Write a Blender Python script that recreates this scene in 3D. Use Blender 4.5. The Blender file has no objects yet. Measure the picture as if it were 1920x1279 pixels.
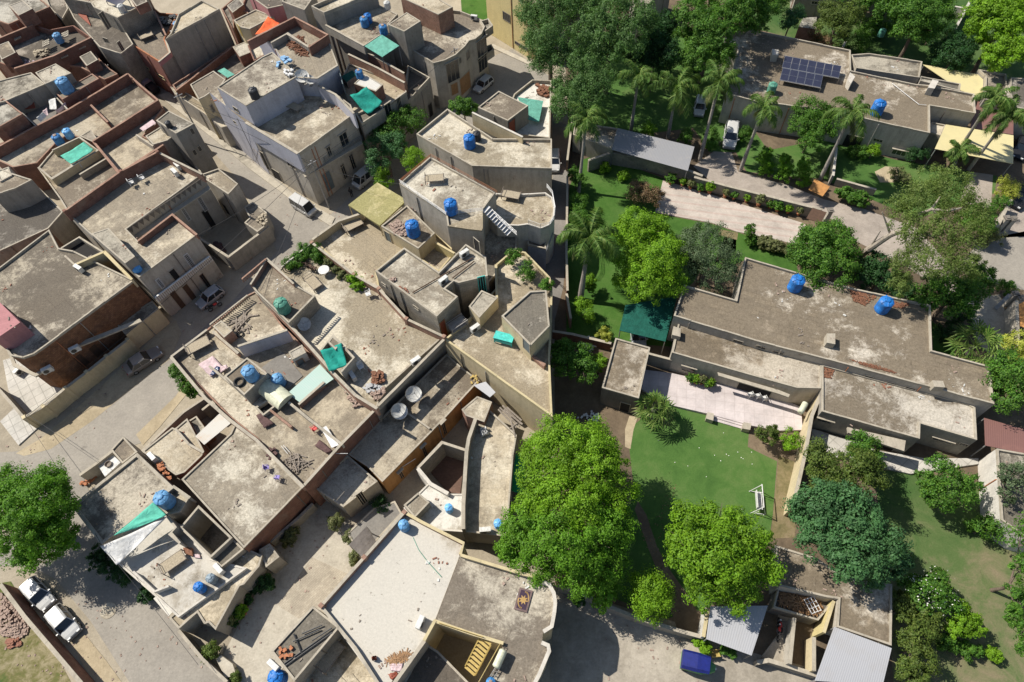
import bpy, math, random
import numpy as np
from mathutils import Matrix, Vector
R=math.radians
SC=bpy.context.scene
COL=SC.collection
# ------------------------------------------------------------------ camera
F_PX=1280.0; HCAM=66.0; NAD=(1020.0,1430.0)          # photo is 1920 x 1279, lens 24 mm
_d=np.array([NAD[0]-960,NAD[1]-639.5,F_PX]); _d/=np.linalg.norm(_d)
_z=np.array([0,0,1.0]); _n=_z-_d*(_z@_d); _n/=np.linalg.norm(_n)
_e=np.cross(_n,-_d)
def w_of(v): return np.array([v@_e,v@_n,-(v@_d)])
cd=bpy.data.cameras.new('camera'); cam=bpy.data.objects.new('camera',cd); COL.objects.link(cam)
cx,cy,cz=w_of(np.array([1,0,0.])),w_of(np.array([0,-1.,0])),w_of(np.array([0,0,-1.]))
cam.matrix_world=Matrix([[cx[0],cy[0],cz[0],0],[cx[1],cy[1],cz[1],0],[cx[2],cy[2],cz[2],HCAM],[0,0,0,1]])
cd.sensor_width=36; cd.lens=24; cd.clip_end=2000; cd.clip_start=0.5
SC.camera=cam
# ------------------------------------------------------------------ sky and sun
SUN_AZ=R(152); SUN_EL=R(49)
wd=bpy.data.worlds.new('World'); SC.world=wd; wd.use_nodes=True
nt=wd.node_tree; sky=nt.nodes.new('ShaderNodeTexSky'); sky.sky_type='NISHITA'; sky.sun_disc=False
sky.sun_elevation=SUN_EL; sky.sun_rotation=R(90)-SUN_AZ
bg=nt.nodes['Background']; nt.links.new(sky.outputs[0],bg.inputs[0]); bg.inputs[1].default_value=0.072
sl=bpy.data.lights.new('sun','SUN'); sl.energy=4.2; sl.angle=R(0.5); sl.color=(1,0.95,0.865)
so=bpy.data.objects.new('sun',sl); COL.objects.link(so)
so.rotation_euler=Vector((math.cos(SUN_AZ)*math.cos(SUN_EL),math.sin(SUN_AZ)*math.cos(SUN_EL),math.sin(SUN_EL))).to_track_quat('Z','Y').to_euler()
SC.view_settings.view_transform='Standard'; SC.view_settings.look='None'; SC.view_settings.exposure=0.62; SC.view_settings.gamma=1
# ------------------------------------------------------------------ places in the photo -> places in the world
ORG={}
for r,y in enumerate((0,310,620,939)):
    for c,x in enumerate((0,480,960,1420)): ORG[(r+1)*10+c+1]=(x,y)
def t(k,s):
    out=[]
    for p in s.split():
        x,y=map(float,p.split(','))
        if k: x=ORG[k][0]+x*500/1881; y=ORG[k][1]+y*500/1881
        out.append((x,y))
    return out
def ray(p): return w_of(np.array([p[0]-960,p[1]-639.5,F_PX]))
def P(p,z=0.0):
    r=ray(p); k=(HCAM-z)/-r[2]
    return np.array([r[0]*k,r[1]*k,z])
def SCL(p,z=0.0): return (HCAM-z)/-ray(p)[2]      # metres per photo pixel there
def Q(k,s,z=0.0): return [P(q,z) for q in t(k,s)]
# ------------------------------------------------------------------ materials
MATS={}
def newmat(n):
    m=bpy.data.materials.new(n); m.use_nodes=True; MATS[n]=m
    return m,m.node_tree.nodes,m.node_tree.links,m.node_tree.nodes['Principled BSDF']
def node(N,typ,**kw):
    n=N.new(typ)
    for k,v in kw.items(): setattr(n,k,v)
    return n
def noise(N,L,vec,scale,detail=5,rough=0.6,dist=0.0):
    n=node(N,'ShaderNodeTexNoise'); n.inputs['Scale'].default_value=scale; n.inputs['Detail'].default_value=detail
    n.inputs['Roughness'].default_value=rough; n.inputs['Distortion'].default_value=dist
    L.new(vec,n.inputs['Vector']); return n.outputs['Fac']
def ramp(N,L,fac,stops):
    r=node(N,'ShaderNodeValToRGB'); e=r.color_ramp.elements
    while len(e)<len(stops): e.new(0.5)
    for i,(p,c) in enumerate(stops):
        e[i].position=p; e[i].color=(c,c,c,1) if isinstance(c,(int,float)) else (*c,1)
    L.new(fac,r.inputs[0]); return r.outputs[0]
def mix(N,L,fac,a,b,mode='MIX'):
    m=node(N,'ShaderNodeMix',data_type='RGBA',blend_type=mode)
    for s,i in ((fac,0),(a,6),(b,7)):
        if isinstance(s,(int,float)): m.inputs[i].default_value=s
        elif isinstance(s,tuple): m.inputs[i].default_value=(*s,1)
        else: L.new(s,m.inputs[i])
    return m.outputs[2]
def bump(N,L,h,b,strength=0.3,dist=0.05):
    n=node(N,'ShaderNodeBump'); n.inputs['Strength'].default_value=strength; n.inputs['Distance'].default_value=dist
    L.new(h,n.inputs['Height']); L.new(n.outputs[0],b.inputs['Normal'])
def pos(N): return node(N,'ShaderNodeNewGeometry').outputs['Position']
def offs(N,L,v,seed):
    a=node(N,'ShaderNodeVectorMath',operation='ADD'); L.new(v,a.inputs[0]); a.inputs[1].default_value=(seed*17.3,seed*9.1,seed*3.7); return a.outputs[0]
def roofmat(n,base,dark,light=None,amt=0.5,lamt=0.35,seed=1,rough=0.95,fine=0.5,bay=(3.3,2.4)):
    wm=lambda c: (c[0]*.99,c[1]*.97,c[2]*.93)
    base,dark,light=wm(base),wm(dark),wm(light)
    """weathered flat roof: screed laid in bays, mould in ragged mottles at three sizes, bleached patches, dark specks, hairline cracks"""
    m,N,L,b=newmat(n); v=offs(N,L,pos(N),seed)
    big=noise(N,L,v,0.15,5,0.65,0.25); mid=noise(N,L,v,1.3,12,0.9,0.15); fin=noise(N,L,v,5.0,6,0.9,0.0)
    s=node(N,'ShaderNodeMath',operation='MULTIPLY_ADD'); L.new(big,s.inputs[0]); s.inputs[1].default_value=0.9; L.new(mid,s.inputs[2])
    s2=node(N,'ShaderNodeMath',operation='MULTIPLY_ADD'); L.new(fin,s2.inputs[0]); s2.inputs[1].default_value=0.15 if 'white' in n else 0.45; L.new(s.outputs[0],s2.inputs[2])
    th=(1.19 if 'white' in n else 1.27)-amt*0.36
    k=node(N,'ShaderNodeMath',operation='SUBTRACT'); L.new(s2.outputs[0],k.inputs[0]); k.inputs[1].default_value=th-0.5
    mould=ramp(N,L,k.outputs[0],[(0.42,0.0),(0.52,1.0)])
    c=mix(N,L,mould,base,dark)
    if light:
        l1=noise(N,L,offs(N,L,v,seed+3),0.11,3,0.55,0.2); l2=noise(N,L,offs(N,L,v,seed+5),0.6,12,0.85,0.2)
        ls=node(N,'ShaderNodeMath',operation='MULTIPLY_ADD'); L.new(l1,ls.inputs[0]); ls.inputs[1].default_value=1.0; L.new(l2,ls.inputs[2])
        lk=node(N,'ShaderNodeMath',operation='SUBTRACT'); L.new(ls.outputs[0],lk.inputs[0]); lk.inputs[1].default_value=0.5
        lf=ramp(N,L,lk.outputs[0],[(0.66-lamt*0.35,0.0),(0.80-lamt*0.35,0.8)]); c=mix(N,L,lf,c,light)
    uv=node(N,'ShaderNodeUVMap'); br=node(N,'ShaderNodeTexBrick',offset=0.37); L.new(uv.outputs[0],br.inputs['Vector']); br.inputs['Scale'].default_value=1
    br.inputs['Brick Width'].default_value=bay[0]; br.inputs['Row Height'].default_value=bay[1]; br.inputs['Mortar Size'].default_value=0.02; br.inputs['Bias'].default_value=0.1
    br.inputs['Color1'].default_value=(1.08,1.07,1.05,1); br.inputs['Color2'].default_value=(0.86,0.86,0.87,1); br.inputs['Mortar'].default_value=(0.62,0.60,0.58,1)
    bm=ramp(N,L,noise(N,L,offs(N,L,v,seed+21),0.4,6,0.7),[(0.42,0.05),(0.6,0.0 if 'white' in n else 0.9)]); c=mix(N,L,bm,c,mix(N,L,1.0,c,br.outputs['Color'],'MULTIPLY'))
    vo=node(N,'ShaderNodeTexVoronoi',feature='DISTANCE_TO_EDGE'); vo.inputs['Scale'].default_value=0.17; L.new(mix(N,L,0.5,offs(N,L,v,seed+2),node(N,'ShaderNodeTexNoise').outputs['Color'],'ADD'),vo.inputs['Vector'])
    cr=ramp(N,L,vo.outputs['Distance'],[(0.003,0.0 if 'white' in n else 0.2),(0.010,0.0)]); c=mix(N,L,cr,c,tuple(x*0.7 for x in dark))
    g=ramp(N,L,fin,[(0.36,0.52),(0.64,1.30)])
    c=mix(N,L,0.3 if 'white' in n else fine+.3,c,g,'MULTIPLY')
    sp=noise(N,L,offs(N,L,v,seed+9),1.9,4,0.7,0.3); spf=ramp(N,L,sp,[(0.64,0.0),(0.70,0.7)])
    c=mix(N,L,spf,c,tuple(x*0.7 for x in dark))
    L.new(c,b.inputs['Base Color']); b.inputs['Roughness'].default_value=rough; b.inputs['Specular IOR Level'].default_value=0.2
    bump(N,L,fin,b,0.5,0.03); return m
def roofset(n,base,dark,light,amt,lamt,seed):
    """four differently weathered versions of one kind of roof"""
    for i,(w,g,da,dl,bay) in enumerate(((1.0,1.0,0,0,(3.3,2.4)),(1.10,1.03,.14,-.1,(1.1,0.55)),(0.88,0.98,-.12,.22,(4.5,3.0)),(1.0,1.06,.28,.28,(2.2,1.6)))):
        f=lambda c: (c[0]*w,c[1]*w*(1+(g-1)*.4),c[2]*w*g)
        roofmat(n+('' if i==0 else '_%d'%i),f(base),f(dark),f(light),amt+da,max(.05,lamt+dl),seed*5+i,bay=bay)
def wallmat(n,col,stain=0.5,seed=1,dark=None):
    m,N,L,b=newmat(n); v=offs(N,L,pos(N),seed)
    uv=node(N,'ShaderNodeUVMap'); mp=node(N,'ShaderNodeMapping'); mp.inputs['Scale'].default_value=(1.6,0.22,1); L.new(uv.outputs[0],mp.inputs[0])
    st=noise(N,L,mp.outputs[0],1.0,6,0.7); a=noise(N,L,v,0.5,6,0.7,0.5); f=noise(N,L,v,6,5,0.7)
    s=node(N,'ShaderNodeMath',operation='MULTIPLY'); L.new(st,s.inputs[0]); L.new(a,s.inputs[1])
    mk=ramp(N,L,s.outputs[0],[(0.2,0.0),(0.42,stain)])
    c=mix(N,L,mk,col,dark or tuple(x*0.38 for x in col))
    br=node(N,'ShaderNodeTexBrick'); L.new(uv.outputs[0],br.inputs['Vector']); br.inputs['Scale'].default_value=1; br.inputs['Brick Width'].default_value=.24; br.inputs['Row Height'].default_value=.09; br.inputs['Mortar Size'].default_value=.012
    for kk,cc in (('Color1',(0.22,0.12,0.085)),('Color2',(0.17,0.095,0.07)),('Mortar',(0.24,0.20,0.16))): br.inputs[kk].default_value=(*cc,1)
    pl=ramp(N,L,noise(N,L,offs(N,L,v,13),0.42,9,0.78,0.2),[(0.63,0.0),(0.655,stain)]); c=mix(N,L,pl,c,br.outputs['Color'])
    g=ramp(N,L,f,[(0.25,0.75),(0.75,1.2)]); c=mix(N,L,0.6,c,g,'MULTIPLY')
    L.new(c,b.inputs['Base Color']); b.inputs['Roughness'].default_value=0.92; b.inputs['Specular IOR Level'].default_value=0.2
    bump(N,L,f,b,0.3,0.02); return m
def brickmat(n,c1,c2,mort,seed=1,w=0.24,h=0.085):
    m,N,L,b=newmat(n); v=offs(N,L,pos(N),seed)
    uv=node(N,'ShaderNodeUVMap'); br=node(N,'ShaderNodeTexBrick'); L.new(uv.outputs[0],br.inputs['Vector'])
    br.inputs['Color1'].default_value=(*c1,1); br.inputs['Color2'].default_value=(*c2,1); br.inputs['Mortar'].default_value=(*mort,1)
    br.inputs['Scale'].default_value=1; br.inputs['Brick Width'].default_value=w; br.inputs['Row Height'].default_value=h; br.inputs['Mortar Size'].default_value=0.012
    a=noise(N,L,v,0.7,7,0.75,0.6); g=ramp(N,L,a,[(0.3,0.55),(0.7,1.35)])
    c=mix(N,L,0.8,br.outputs['Color'],g,'MULTIPLY')
    pl=ramp(N,L,noise(N,L,offs(N,L,v,4),0.35,7,0.75),[(0.58,0.0),(0.68,0.55)]); c=mix(N,L,pl,c,tuple(min(1,x*1.25) for x in mort))
    L.new(c,b.inputs['Base Color']); b.inputs['Roughness'].default_value=0.95; b.inputs['Specular IOR Level'].default_value=0.15
    bump(N,L,br.outputs['Fac'],b,0.3,-0.02); return m
def flat(n,col,rough=0.6,metal=0.0,var=0.18,scale=3.0,spec=0.4,seed=2):
    m,N,L,b=newmat(n); f=noise(N,L,offs(N,L,pos(N),seed),scale,5,0.7)
    g=ramp(N,L,f,[(0.3,1-var*1.6),(0.7,1+var)]); L.new(mix(N,L,1.0,col,g,'MULTIPLY'),b.inputs['Base Color'])
    b.inputs['Roughness'].default_value=rough; b.inputs['Metallic'].default_value=metal; b.inputs['Specular IOR Level'].default_value=spec; return m
def corrugated(n,col,pitch=0.25,stain=(0.3,0.28,0.26),seed=1):
    m,N,L,b=newmat(n); uv=node(N,'ShaderNodeUVMap'); w=node(N,'ShaderNodeTexWave'); w.inputs['Scale'].default_value=1/(pitch*3.14*2)*3.1416
    L.new(uv.outputs[0],w.inputs['Vector']); f=noise(N,L,offs(N,L,pos(N),seed),0.6,7,0.75,0.5)
    k=ramp(N,L,f,[(0.5,0.0),(0.75,0.6)]); c=mix(N,L,k,col,stain); c=mix(N,L,0.04,c,w.outputs['Color'],'MULTIPLY')
    L.new(c,b.inputs['Base Color']); b.inputs['Roughness'].default_value=0.55; b.inputs['Metallic'].default_value=0.0
    bump(N,L,w.outputs['Fac'],b,0.22,0.03); return m
def cloth(n,col,seed=1):
    m,N,L,b=newmat(n); f=noise(N,L,offs(N,L,pos(N),seed),1.6,5,0.6,0.4); g=ramp(N,L,f,[(0.3,0.72),(0.7,1.2)])
    L.new(mix(N,L,1.0,col,g,'MULTIPLY'),b.inputs['Base Color']); bump(N,L,noise(N,L,offs(N,L,pos(N),seed),2.2,4,0.6,1.2),b,0.45,0.2); b.inputs['Roughness'].default_value=0.8; b.inputs['Specular IOR Level'].default_value=0.2; return m
def leafmat(n,c1,c2,c3,tr=0.35):
    m,N,L,b=newmat(n); g=node(N,'ShaderNodeNewGeometry')
    r=ramp(N,L,g.outputs['Random Per Island'],[(0.0,c1),(0.5,c2),(1.0,c3)])
    f=noise(N,L,g.outputs['Position'],0.55,3,0.6); k=ramp(N,L,f,[(0.3,0.72),(0.7,1.28)]); c=mix(N,L,1.0,r,k,'MULTIPLY')
    L.new(c,b.inputs['Base Color']); b.inputs['Roughness'].default_value=0.6; b.inputs['Specular IOR Level'].default_value=0.3
    tn=node(N,'ShaderNodeBsdfTranslucent'); hs=mix(N,L,1.0,c,(1.25,1.35,0.6),'MULTIPLY'); L.new(hs,tn.inputs[0])
    ms=node(N,'ShaderNodeMixShader'); ms.inputs[0].default_value=tr; L.new(b.outputs[0],ms.inputs[1]); L.new(tn.outputs[0],ms.inputs[2])
    L.new(ms.outputs[0],N['Material Output'].inputs[0]); return m
def groundmat(n,cols,scales=(0.05,0.5,6),seed=1,rough=0.95,pos3=(0.38,0.5,0.64),grad=None):
    m,N,L,b=newmat(n); v=offs(N,L,pos(N),seed)
    a=noise(N,L,v,scales[0],5,0.6,0.5); c=noise(N,L,v,scales[1],8,0.72,0.6); f=noise(N,L,v,scales[2],6,0.75)
    s=node(N,'ShaderNodeMix',data_type='FLOAT'); s.inputs[0].default_value=0.5; L.new(a,s.inputs[2]); L.new(c,s.inputs[3])
    so_=s.outputs[0]
    if grad:
        dt=node(N,'ShaderNodeVectorMath',operation='DOT_PRODUCT'); L.new(pos(N),dt.inputs[0]); dt.inputs[1].default_value=(*grad[0],0); ma=node(N,'ShaderNodeMapRange'); L.new(dt.outputs['Value'],ma.inputs[0]); ma.inputs[1].default_value=grad[1]; ma.inputs[2].default_value=grad[2]; ma.inputs[3].default_value=-0.06; ma.inputs[4].default_value=0.13; ad=node(N,'ShaderNodeMath',operation='ADD'); L.new(so_,ad.inputs[0]); L.new(ma.outputs[0],ad.inputs[1]); so_=ad.outputs[0]
    r=ramp(N,L,so_,[(pos3[i],cols[i]) for i in range(3)]); g=ramp(N,L,f,[(0.25,0.72),(0.75,1.25)]); st=ramp(N,L,noise(N,L,offs(N,L,v,7),0.55,5,0.6,0.3),[(0.67,1.0),(0.74,0.62)]); r=mix(N,L,0.8,r,st,'MULTIPLY')
    L.new(mix(N,L,0.8,r,g,'MULTIPLY'),b.inputs['Base Color']); b.inputs['Roughness'].default_value=rough; b.inputs['Specular IOR Level'].default_value=0.15
    bump(N,L,f,b,0.4,0.03); return m
def pavemat(n,c1,c2,mort,w,h,seed=1,stripe=None,rot=0.0,off=0.5):
    m,N,L,b=newmat(n); p=pos(N); mp=node(N,'ShaderNodeMapping'); mp.inputs['Rotation'].default_value=(0,0,rot); L.new(p,mp.inputs[0])
    br=node(N,'ShaderNodeTexBrick',offset=off); L.new(mp.outputs[0],br.inputs['Vector']); br.inputs['Scale'].default_value=1
    br.inputs['Brick Width'].default_value=w; br.inputs['Row Height'].default_value=h; br.inputs['Mortar Size'].default_value=0.02*h*2
    for k,c in (('Color1',c1),('Color2',c2),('Mortar',mort)): br.inputs[k].default_value=(*c,1)
    c=br.outputs['Color']
    if stripe:
        sx=node(N,'ShaderNodeSeparateXYZ'); L.new(mp.outputs[0],sx.inputs[0]); md=node(N,'ShaderNodeMath',operation='PINGPONG'); md.inputs[1].default_value=0.55; L.new(sx.outputs[1],md.inputs[0])
        k=ramp(N,L,md.outputs[0],[(0.06,0.6),(0.2,0.0)]); c=mix(N,L,k,c,stripe)
    f=noise(N,L,offs(N,L,p,seed),0.5,7,0.75,0.4); g=ramp(N,L,f,[(0.3,0.65),(0.7,1.2)]); c=mix(N,L,0.8,c,g,'MULTIPLY')
    L.new(c,b.inputs['Base Color']); b.inputs['Roughness'].default_value=0.9; b.inputs['Specular IOR Level'].default_value=0.2; return m

roofset('roof_pale',(0.47,0.41,0.31),(0.25,0.215,0.165),(0.61,0.56,0.455),0.35,0.4,1)
roofset('roof_tan',(0.40,0.34,0.25),(0.19,0.16,0.125),(0.54,0.485,0.385),0.5,0.35,2)
roofset('roof_grey',(0.35,0.315,0.26),(0.15,0.135,0.11),(0.50,0.465,0.39),0.55,0.4,3)
roofset('roof_mould',(0.42,0.375,0.295),(0.15,0.13,0.105),(0.54,0.49,0.40),0.42,0.5,4)
roofset('roof_white',(0.40,0.365,0.305),(0.25,0.225,0.185),(0.62,0.60,0.55),0.36,0.85,5)
roofset('roof_old',(0.33,0.275,0.205),(0.18,0.148,0.108),(0.57,0.52,0.44),0.5,0.42,6)
roofset('roof_cream',(0.50,0.43,0.315),(0.29,0.245,0.175),(0.62,0.56,0.445),0.4,0.4,7)
roofset('roof_moss',(0.50,0.44,0.24),(0.30,0.28,0.13),(0.58,0.52,0.32),0.45,0.3,9)
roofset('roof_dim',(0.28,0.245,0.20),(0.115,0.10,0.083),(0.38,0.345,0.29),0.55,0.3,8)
wallmat('plaster_grey',(0.30,0.275,0.235),0.6,1); wallmat('plaster_pale',(0.44,0.40,0.335),0.6,2)
wallmat('plaster_lilac',(0.44,0.435,0.475),0.4,3); wallmat('plaster_cream',(0.56,0.47,0.30),0.4,4)
wallmat('plaster_yellow',(0.62,0.52,0.26),0.3,5); wallmat('plaster_white',(0.58,0.55,0.49),0.5,6)
wallmat('plaster_dark',(0.19,0.17,0.145),0.7,7); wallmat('plaster_pink',(0.42,0.20,0.20),0.3,8)
wallmat('plaster_red',(0.36,0.16,0.12),0.4,9); wallmat('plaster_orange',(0.36,0.19,0.075),0.7,10); wallmat('plaster_blue',(0.27,0.29,0.35),0.5,11)
wallmat('cap',(0.40,0.355,0.28),0.6,12); wallmat('cap_yellow',(0.50,0.42,0.25),0.4,13); wallmat('cap_white',(0.54,0.50,0.43),0.5,14)
brickmat('brick',(0.24,0.105,0.075),(0.17,0.075,0.055),(0.21,0.155,0.12),1)
brickmat('brick_pale',(0.33,0.17,0.12),(0.24,0.125,0.09),(0.31,0.245,0.185),2)
brickmat('block_grey',(0.30,0.27,0.22),(0.25,0.225,0.185),(0.19,0.17,0.14),3,0.42,0.21)
brickmat('tile_brown',(0.26,0.13,0.07),(0.17,0.085,0.05),(0.10,0.07,0.05),4,0.30,0.22)
flat('glass_dark',(0.02,0.025,0.03),0.15,0,0.1,2,0.6); flat('painted_shade',(0.018,0.016,0.015),0.9); flat('wood_dark',(0.09,0.05,0.03),0.7)  # near-black colour stands in for the shade inside open doorways and wells
flat('wood',(0.30,0.17,0.08),0.75); flat('wood_orange',(0.42,0.20,0.06),0.7); flat('straw',(0.36,0.30,0.21),0.9,0,0.25,8); flat('wood_grey',(0.24,0.20,0.16),0.85,0,0.3,6)
flat('metal_grey',(0.30,0.30,0.30),0.45,0.4); flat('metal_dark',(0.05,0.05,0.05),0.5,0.3); flat('steel',(0.5,0.5,0.5),0.35,0.8)
flat('white_paint',(0.62,0.61,0.585),0.45); flat('ac_white',(0.58,0.57,0.53),0.55,0,0.2,5); flat('door_red',(0.25,0.06,0.03),0.6); flat('door_grey',(0.12,0.15,0.16),0.6)
flat('blue_tank',(0.015,0.155,0.48),0.5,0,0.4,2); flat('blue_faded',(0.045,0.20,0.45),0.6,0,0.4,3); flat('blue_pale',(0.12,0.30,0.52),0.55,0,0.3,2); flat('blue_light',(0.15,0.42,0.75),0.45,0,0.2,2); flat('tank_black',(0.03,0.032,0.036),0.5); flat('tank_green',(0.09,0.28,0.20),0.6,0,0.3,3)
flat('tank_grey',(0.22,0.28,0.32),0.6,0,0.3,3); flat('tank_cream',(0.55,0.55,0.40),0.5); flat('frame_metal',(0.35,0.33,0.30),0.5,0.5)
cloth('tarp_green',(0.015,0.25,0.195),1); cloth('tarp_teal',(0.13,0.36,0.28),2); cloth('tarp_mint',(0.10,0.42,0.31),3); cloth('tarp_white',(0.60,0.59,0.56),4); cloth('tarp_orange',(0.75,0.13,0.04),5); cloth('tarp_grey',(0.14,0.125,0.115),6); cloth('net_green',(0.010,0.085,0.062),7); cloth('net_bright',(0.03,0.34,0.13),8); cloth('cloth_brown',(0.11,0.065,0.06),9); cloth('cloth_pink',(0.55,0.42,0.42),10); cloth('cloth_blue',(0.25,0.42,0.62),11); cloth('cloth_purple',(0.30,0.25,0.55),12)
corrugated('sheet_grey',(0.37,0.37,0.38),0.3,(0.34,0.32,0.30),1); corrugated('sheet_dim',(0.26,0.26,0.27),0.3,(0.33,0.31,0.29),2); corrugated('sheet_yellow',(0.60,0.52,0.27),0.12,(0.46,0.41,0.24),3); corrugated('sheet_red',(0.19,0.095,0.08),0.3,(0.28,0.14,0.11),4); corrugated('sheet_moss',(0.50,0.44,0.22),0.5,(0.30,0.30,0.12),5); corrugated('sheet_rust',(0.44,0.42,0.37),0.25,(0.42,0.22,0.06),6); corrugated('sheet_mint',(0.33,0.46,0.40),0.3,(0.42,0.46,0.42),7)
flat('car_white',(0.50,0.495,0.475),0.25,0,0.05,2,0.6); flat('car_silver',(0.42,0.44,0.46),0.3,0.3,0.06); flat('car_grey',(0.24,0.22,0.20),0.3,0.3,0.08); flat('car_black',(0.02,0.02,0.022),0.25); flat('car_navy',(0.03,0.05,0.12),0.3); flat('car_glass',(0.015,0.02,0.025),0.08,0,0.1,2,0.8); flat('tyre',(0.02,0.02,0.02),0.85); flat('lamp_lens',(0.75,0.75,0.72),0.15); flat('lamp_red',(0.35,0.02,0.02),0.3); flat('car_pink',(0.33,0.24,0.26),0.6,0,0.2,2)
flat('rick_blue',(0.008,0.016,0.15),0.55,0,0.2,3); flat('rick_green',(0.12,0.30,0.10),0.5); flat('yellow_paint',(0.44,0.32,0.10),0.55,0,0.15,4); flat('solar_cell',(0.030,0.032,0.055),0.15,0,0.1,2,0.7); flat('brick_red',(0.28,0.13,0.085),0.9,0,0.35,9); flat('stone_rubble',(0.34,0.25,0.20),0.95,0,0.4,6); flat('rust',(0.20,0.09,0.05),0.85,0,0.4,5); flat('terracotta',(0.38,0.15,0.07),0.85); flat('plastic_red',(0.60,0.05,0.04),0.5); flat('turquoise',(0.06,0.48,0.42),0.6,0,0.25,3); flat('bark',(0.15,0.115,0.085),0.95,0,0.35,5); flat('bark_pale',(0.36,0.31,0.25),0.9,0,0.3,3); flat('palm_bark',(0.30,0.27,0.235),0.9,0,0.25,4); flat('rug_purple',(0.05,0.03,0.05),0.95,0,0.2,6); flat('rug_gold',(0.42,0.27,0.10),0.95); flat('rug_rim',(0.16,0.11,0.10),0.95)
flat('petal',(0.8,0.78,0.7),0.6); flat('cable',(0.03,0.03,0.03),0.7); flat('skin',(0.30,0.17,0.11),0.6); flat('hair',(0.012,0.01,0.01),0.7)
leafmat('leaf_bright',(0.115,0.24,0.009),(0.155,0.30,0.012),(0.205,0.36,0.017)); leafmat('leaf_fresh',(0.080,0.20,0.011),(0.11,0.25,0.014),(0.145,0.295,0.019)); leafmat('leaf_street',(0.065,0.18,0.010),(0.095,0.225,0.012),(0.13,0.27,0.015)); leafmat('leaf_mid',(0.040,0.115,0.013),(0.070,0.175,0.018),(0.12,0.23,0.025)); leafmat('leaf_yellow',(0.105,0.225,0.010),(0.14,0.275,0.012),(0.18,0.315,0.016))
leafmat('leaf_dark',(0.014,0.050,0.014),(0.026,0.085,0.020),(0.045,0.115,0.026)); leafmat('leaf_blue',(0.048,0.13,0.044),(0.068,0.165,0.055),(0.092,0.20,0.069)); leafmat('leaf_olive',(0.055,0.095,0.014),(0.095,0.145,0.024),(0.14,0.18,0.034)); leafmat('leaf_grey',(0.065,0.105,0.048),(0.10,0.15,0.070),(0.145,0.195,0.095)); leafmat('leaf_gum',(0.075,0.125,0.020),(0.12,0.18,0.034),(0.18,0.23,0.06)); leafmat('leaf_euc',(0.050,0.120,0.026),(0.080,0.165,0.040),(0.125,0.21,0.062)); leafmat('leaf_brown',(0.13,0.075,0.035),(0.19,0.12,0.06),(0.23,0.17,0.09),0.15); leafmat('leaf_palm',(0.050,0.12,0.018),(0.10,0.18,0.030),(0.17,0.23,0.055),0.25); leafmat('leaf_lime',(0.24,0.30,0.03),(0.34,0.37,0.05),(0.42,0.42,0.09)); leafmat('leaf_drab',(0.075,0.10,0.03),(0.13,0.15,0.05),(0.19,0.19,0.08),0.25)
_a,_b=P((1700,930)),P((1850,1230)); _v=(_b-_a)[:2]; _v=_v/np.linalg.norm(_v); GR=(tuple(_v),float(_a[:2]@_v),float(_b[:2]@_v))
groundmat('dirt',[(0.24,0.205,0.155),(0.32,0.275,0.205),(0.40,0.345,0.26)],seed=1); groundmat('dust',[(0.30,0.245,0.16),(0.38,0.31,0.205),(0.44,0.37,0.25)],(0.1,0.8,6),2)
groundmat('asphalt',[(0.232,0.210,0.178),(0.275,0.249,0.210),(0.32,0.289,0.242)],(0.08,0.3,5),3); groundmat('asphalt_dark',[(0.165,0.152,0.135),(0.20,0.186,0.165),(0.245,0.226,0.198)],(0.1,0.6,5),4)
groundmat('concrete_yard',[(0.25,0.22,0.175),(0.35,0.31,0.25),(0.42,0.375,0.305)],(0.1,0.6,5),5); groundmat('concrete_pale',[(0.25,0.225,0.18),(0.39,0.35,0.28),(0.48,0.435,0.35)],(0.12,0.8,5),6)
groundmat('soil',[(0.085,0.065,0.045),(0.14,0.105,0.07),(0.21,0.16,0.105)],(0.08,0.5,5),7); groundmat('lawn',[(0.040,0.094,0.020),(0.066,0.134,0.030),(0.115,0.165,0.052)],(0.10,0.5,8),8,pos3=(0.36,0.5,0.66)); groundmat('lawn_bright',[(0.034,0.085,0.014),(0.052,0.118,0.020),(0.078,0.140,0.032)],(0.12,0.7,8),9); groundmat('lawn_dry',[(0.048,0.100,0.026),(0.085,0.125,0.042),(0.20,0.165,0.10)],(0.06,0.35,7),10,pos3=(0.40,0.52,0.66),grad=GR); groundmat('rough_grass',[(0.045,0.10,0.018),(0.14,0.13,0.05),(0.27,0.23,0.14)],(0.12,0.8,4),11,pos3=(0.40,0.5,0.58)); groundmat('flowerbed',[(0.11,0.10,0.045),(0.17,0.14,0.07),(0.25,0.19,0.12)],(0.3,1.5,6),12)
pavemat('pave_pink',(0.49,0.43,0.37),(0.445,0.385,0.33),(0.36,0.31,0.265),0.25,0.125,1,(0.42,0.31,0.265),R(16)); pavemat('pave_drive',(0.37,0.32,0.27),(0.33,0.28,0.235),(0.25,0.215,0.18),0.25,0.125,2,None,R(16)); pavemat('tile_pink',(0.53,0.47,0.45),(0.51,0.45,0.43),(0.47,0.41,0.39),1.0,1.0,3,None,R(12),0.0); pavemat('tile_white',(0.50,0.475,0.42),(0.47,0.44,0.39),(0.34,0.32,0.28),1.0,1.0,4,None,R(-35),0.0); pavemat('brick_paving',(0.40,0.35,0.27),(0.33,0.285,0.22),(0.22,0.19,0.145),0.35,0.18,5,None,R(-38)); pavemat('brick_floor',(0.17,0.10,0.075),(0.13,0.08,0.06),(0.10,0.075,0.06),0.25,0.12,6,None,R(10))
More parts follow.
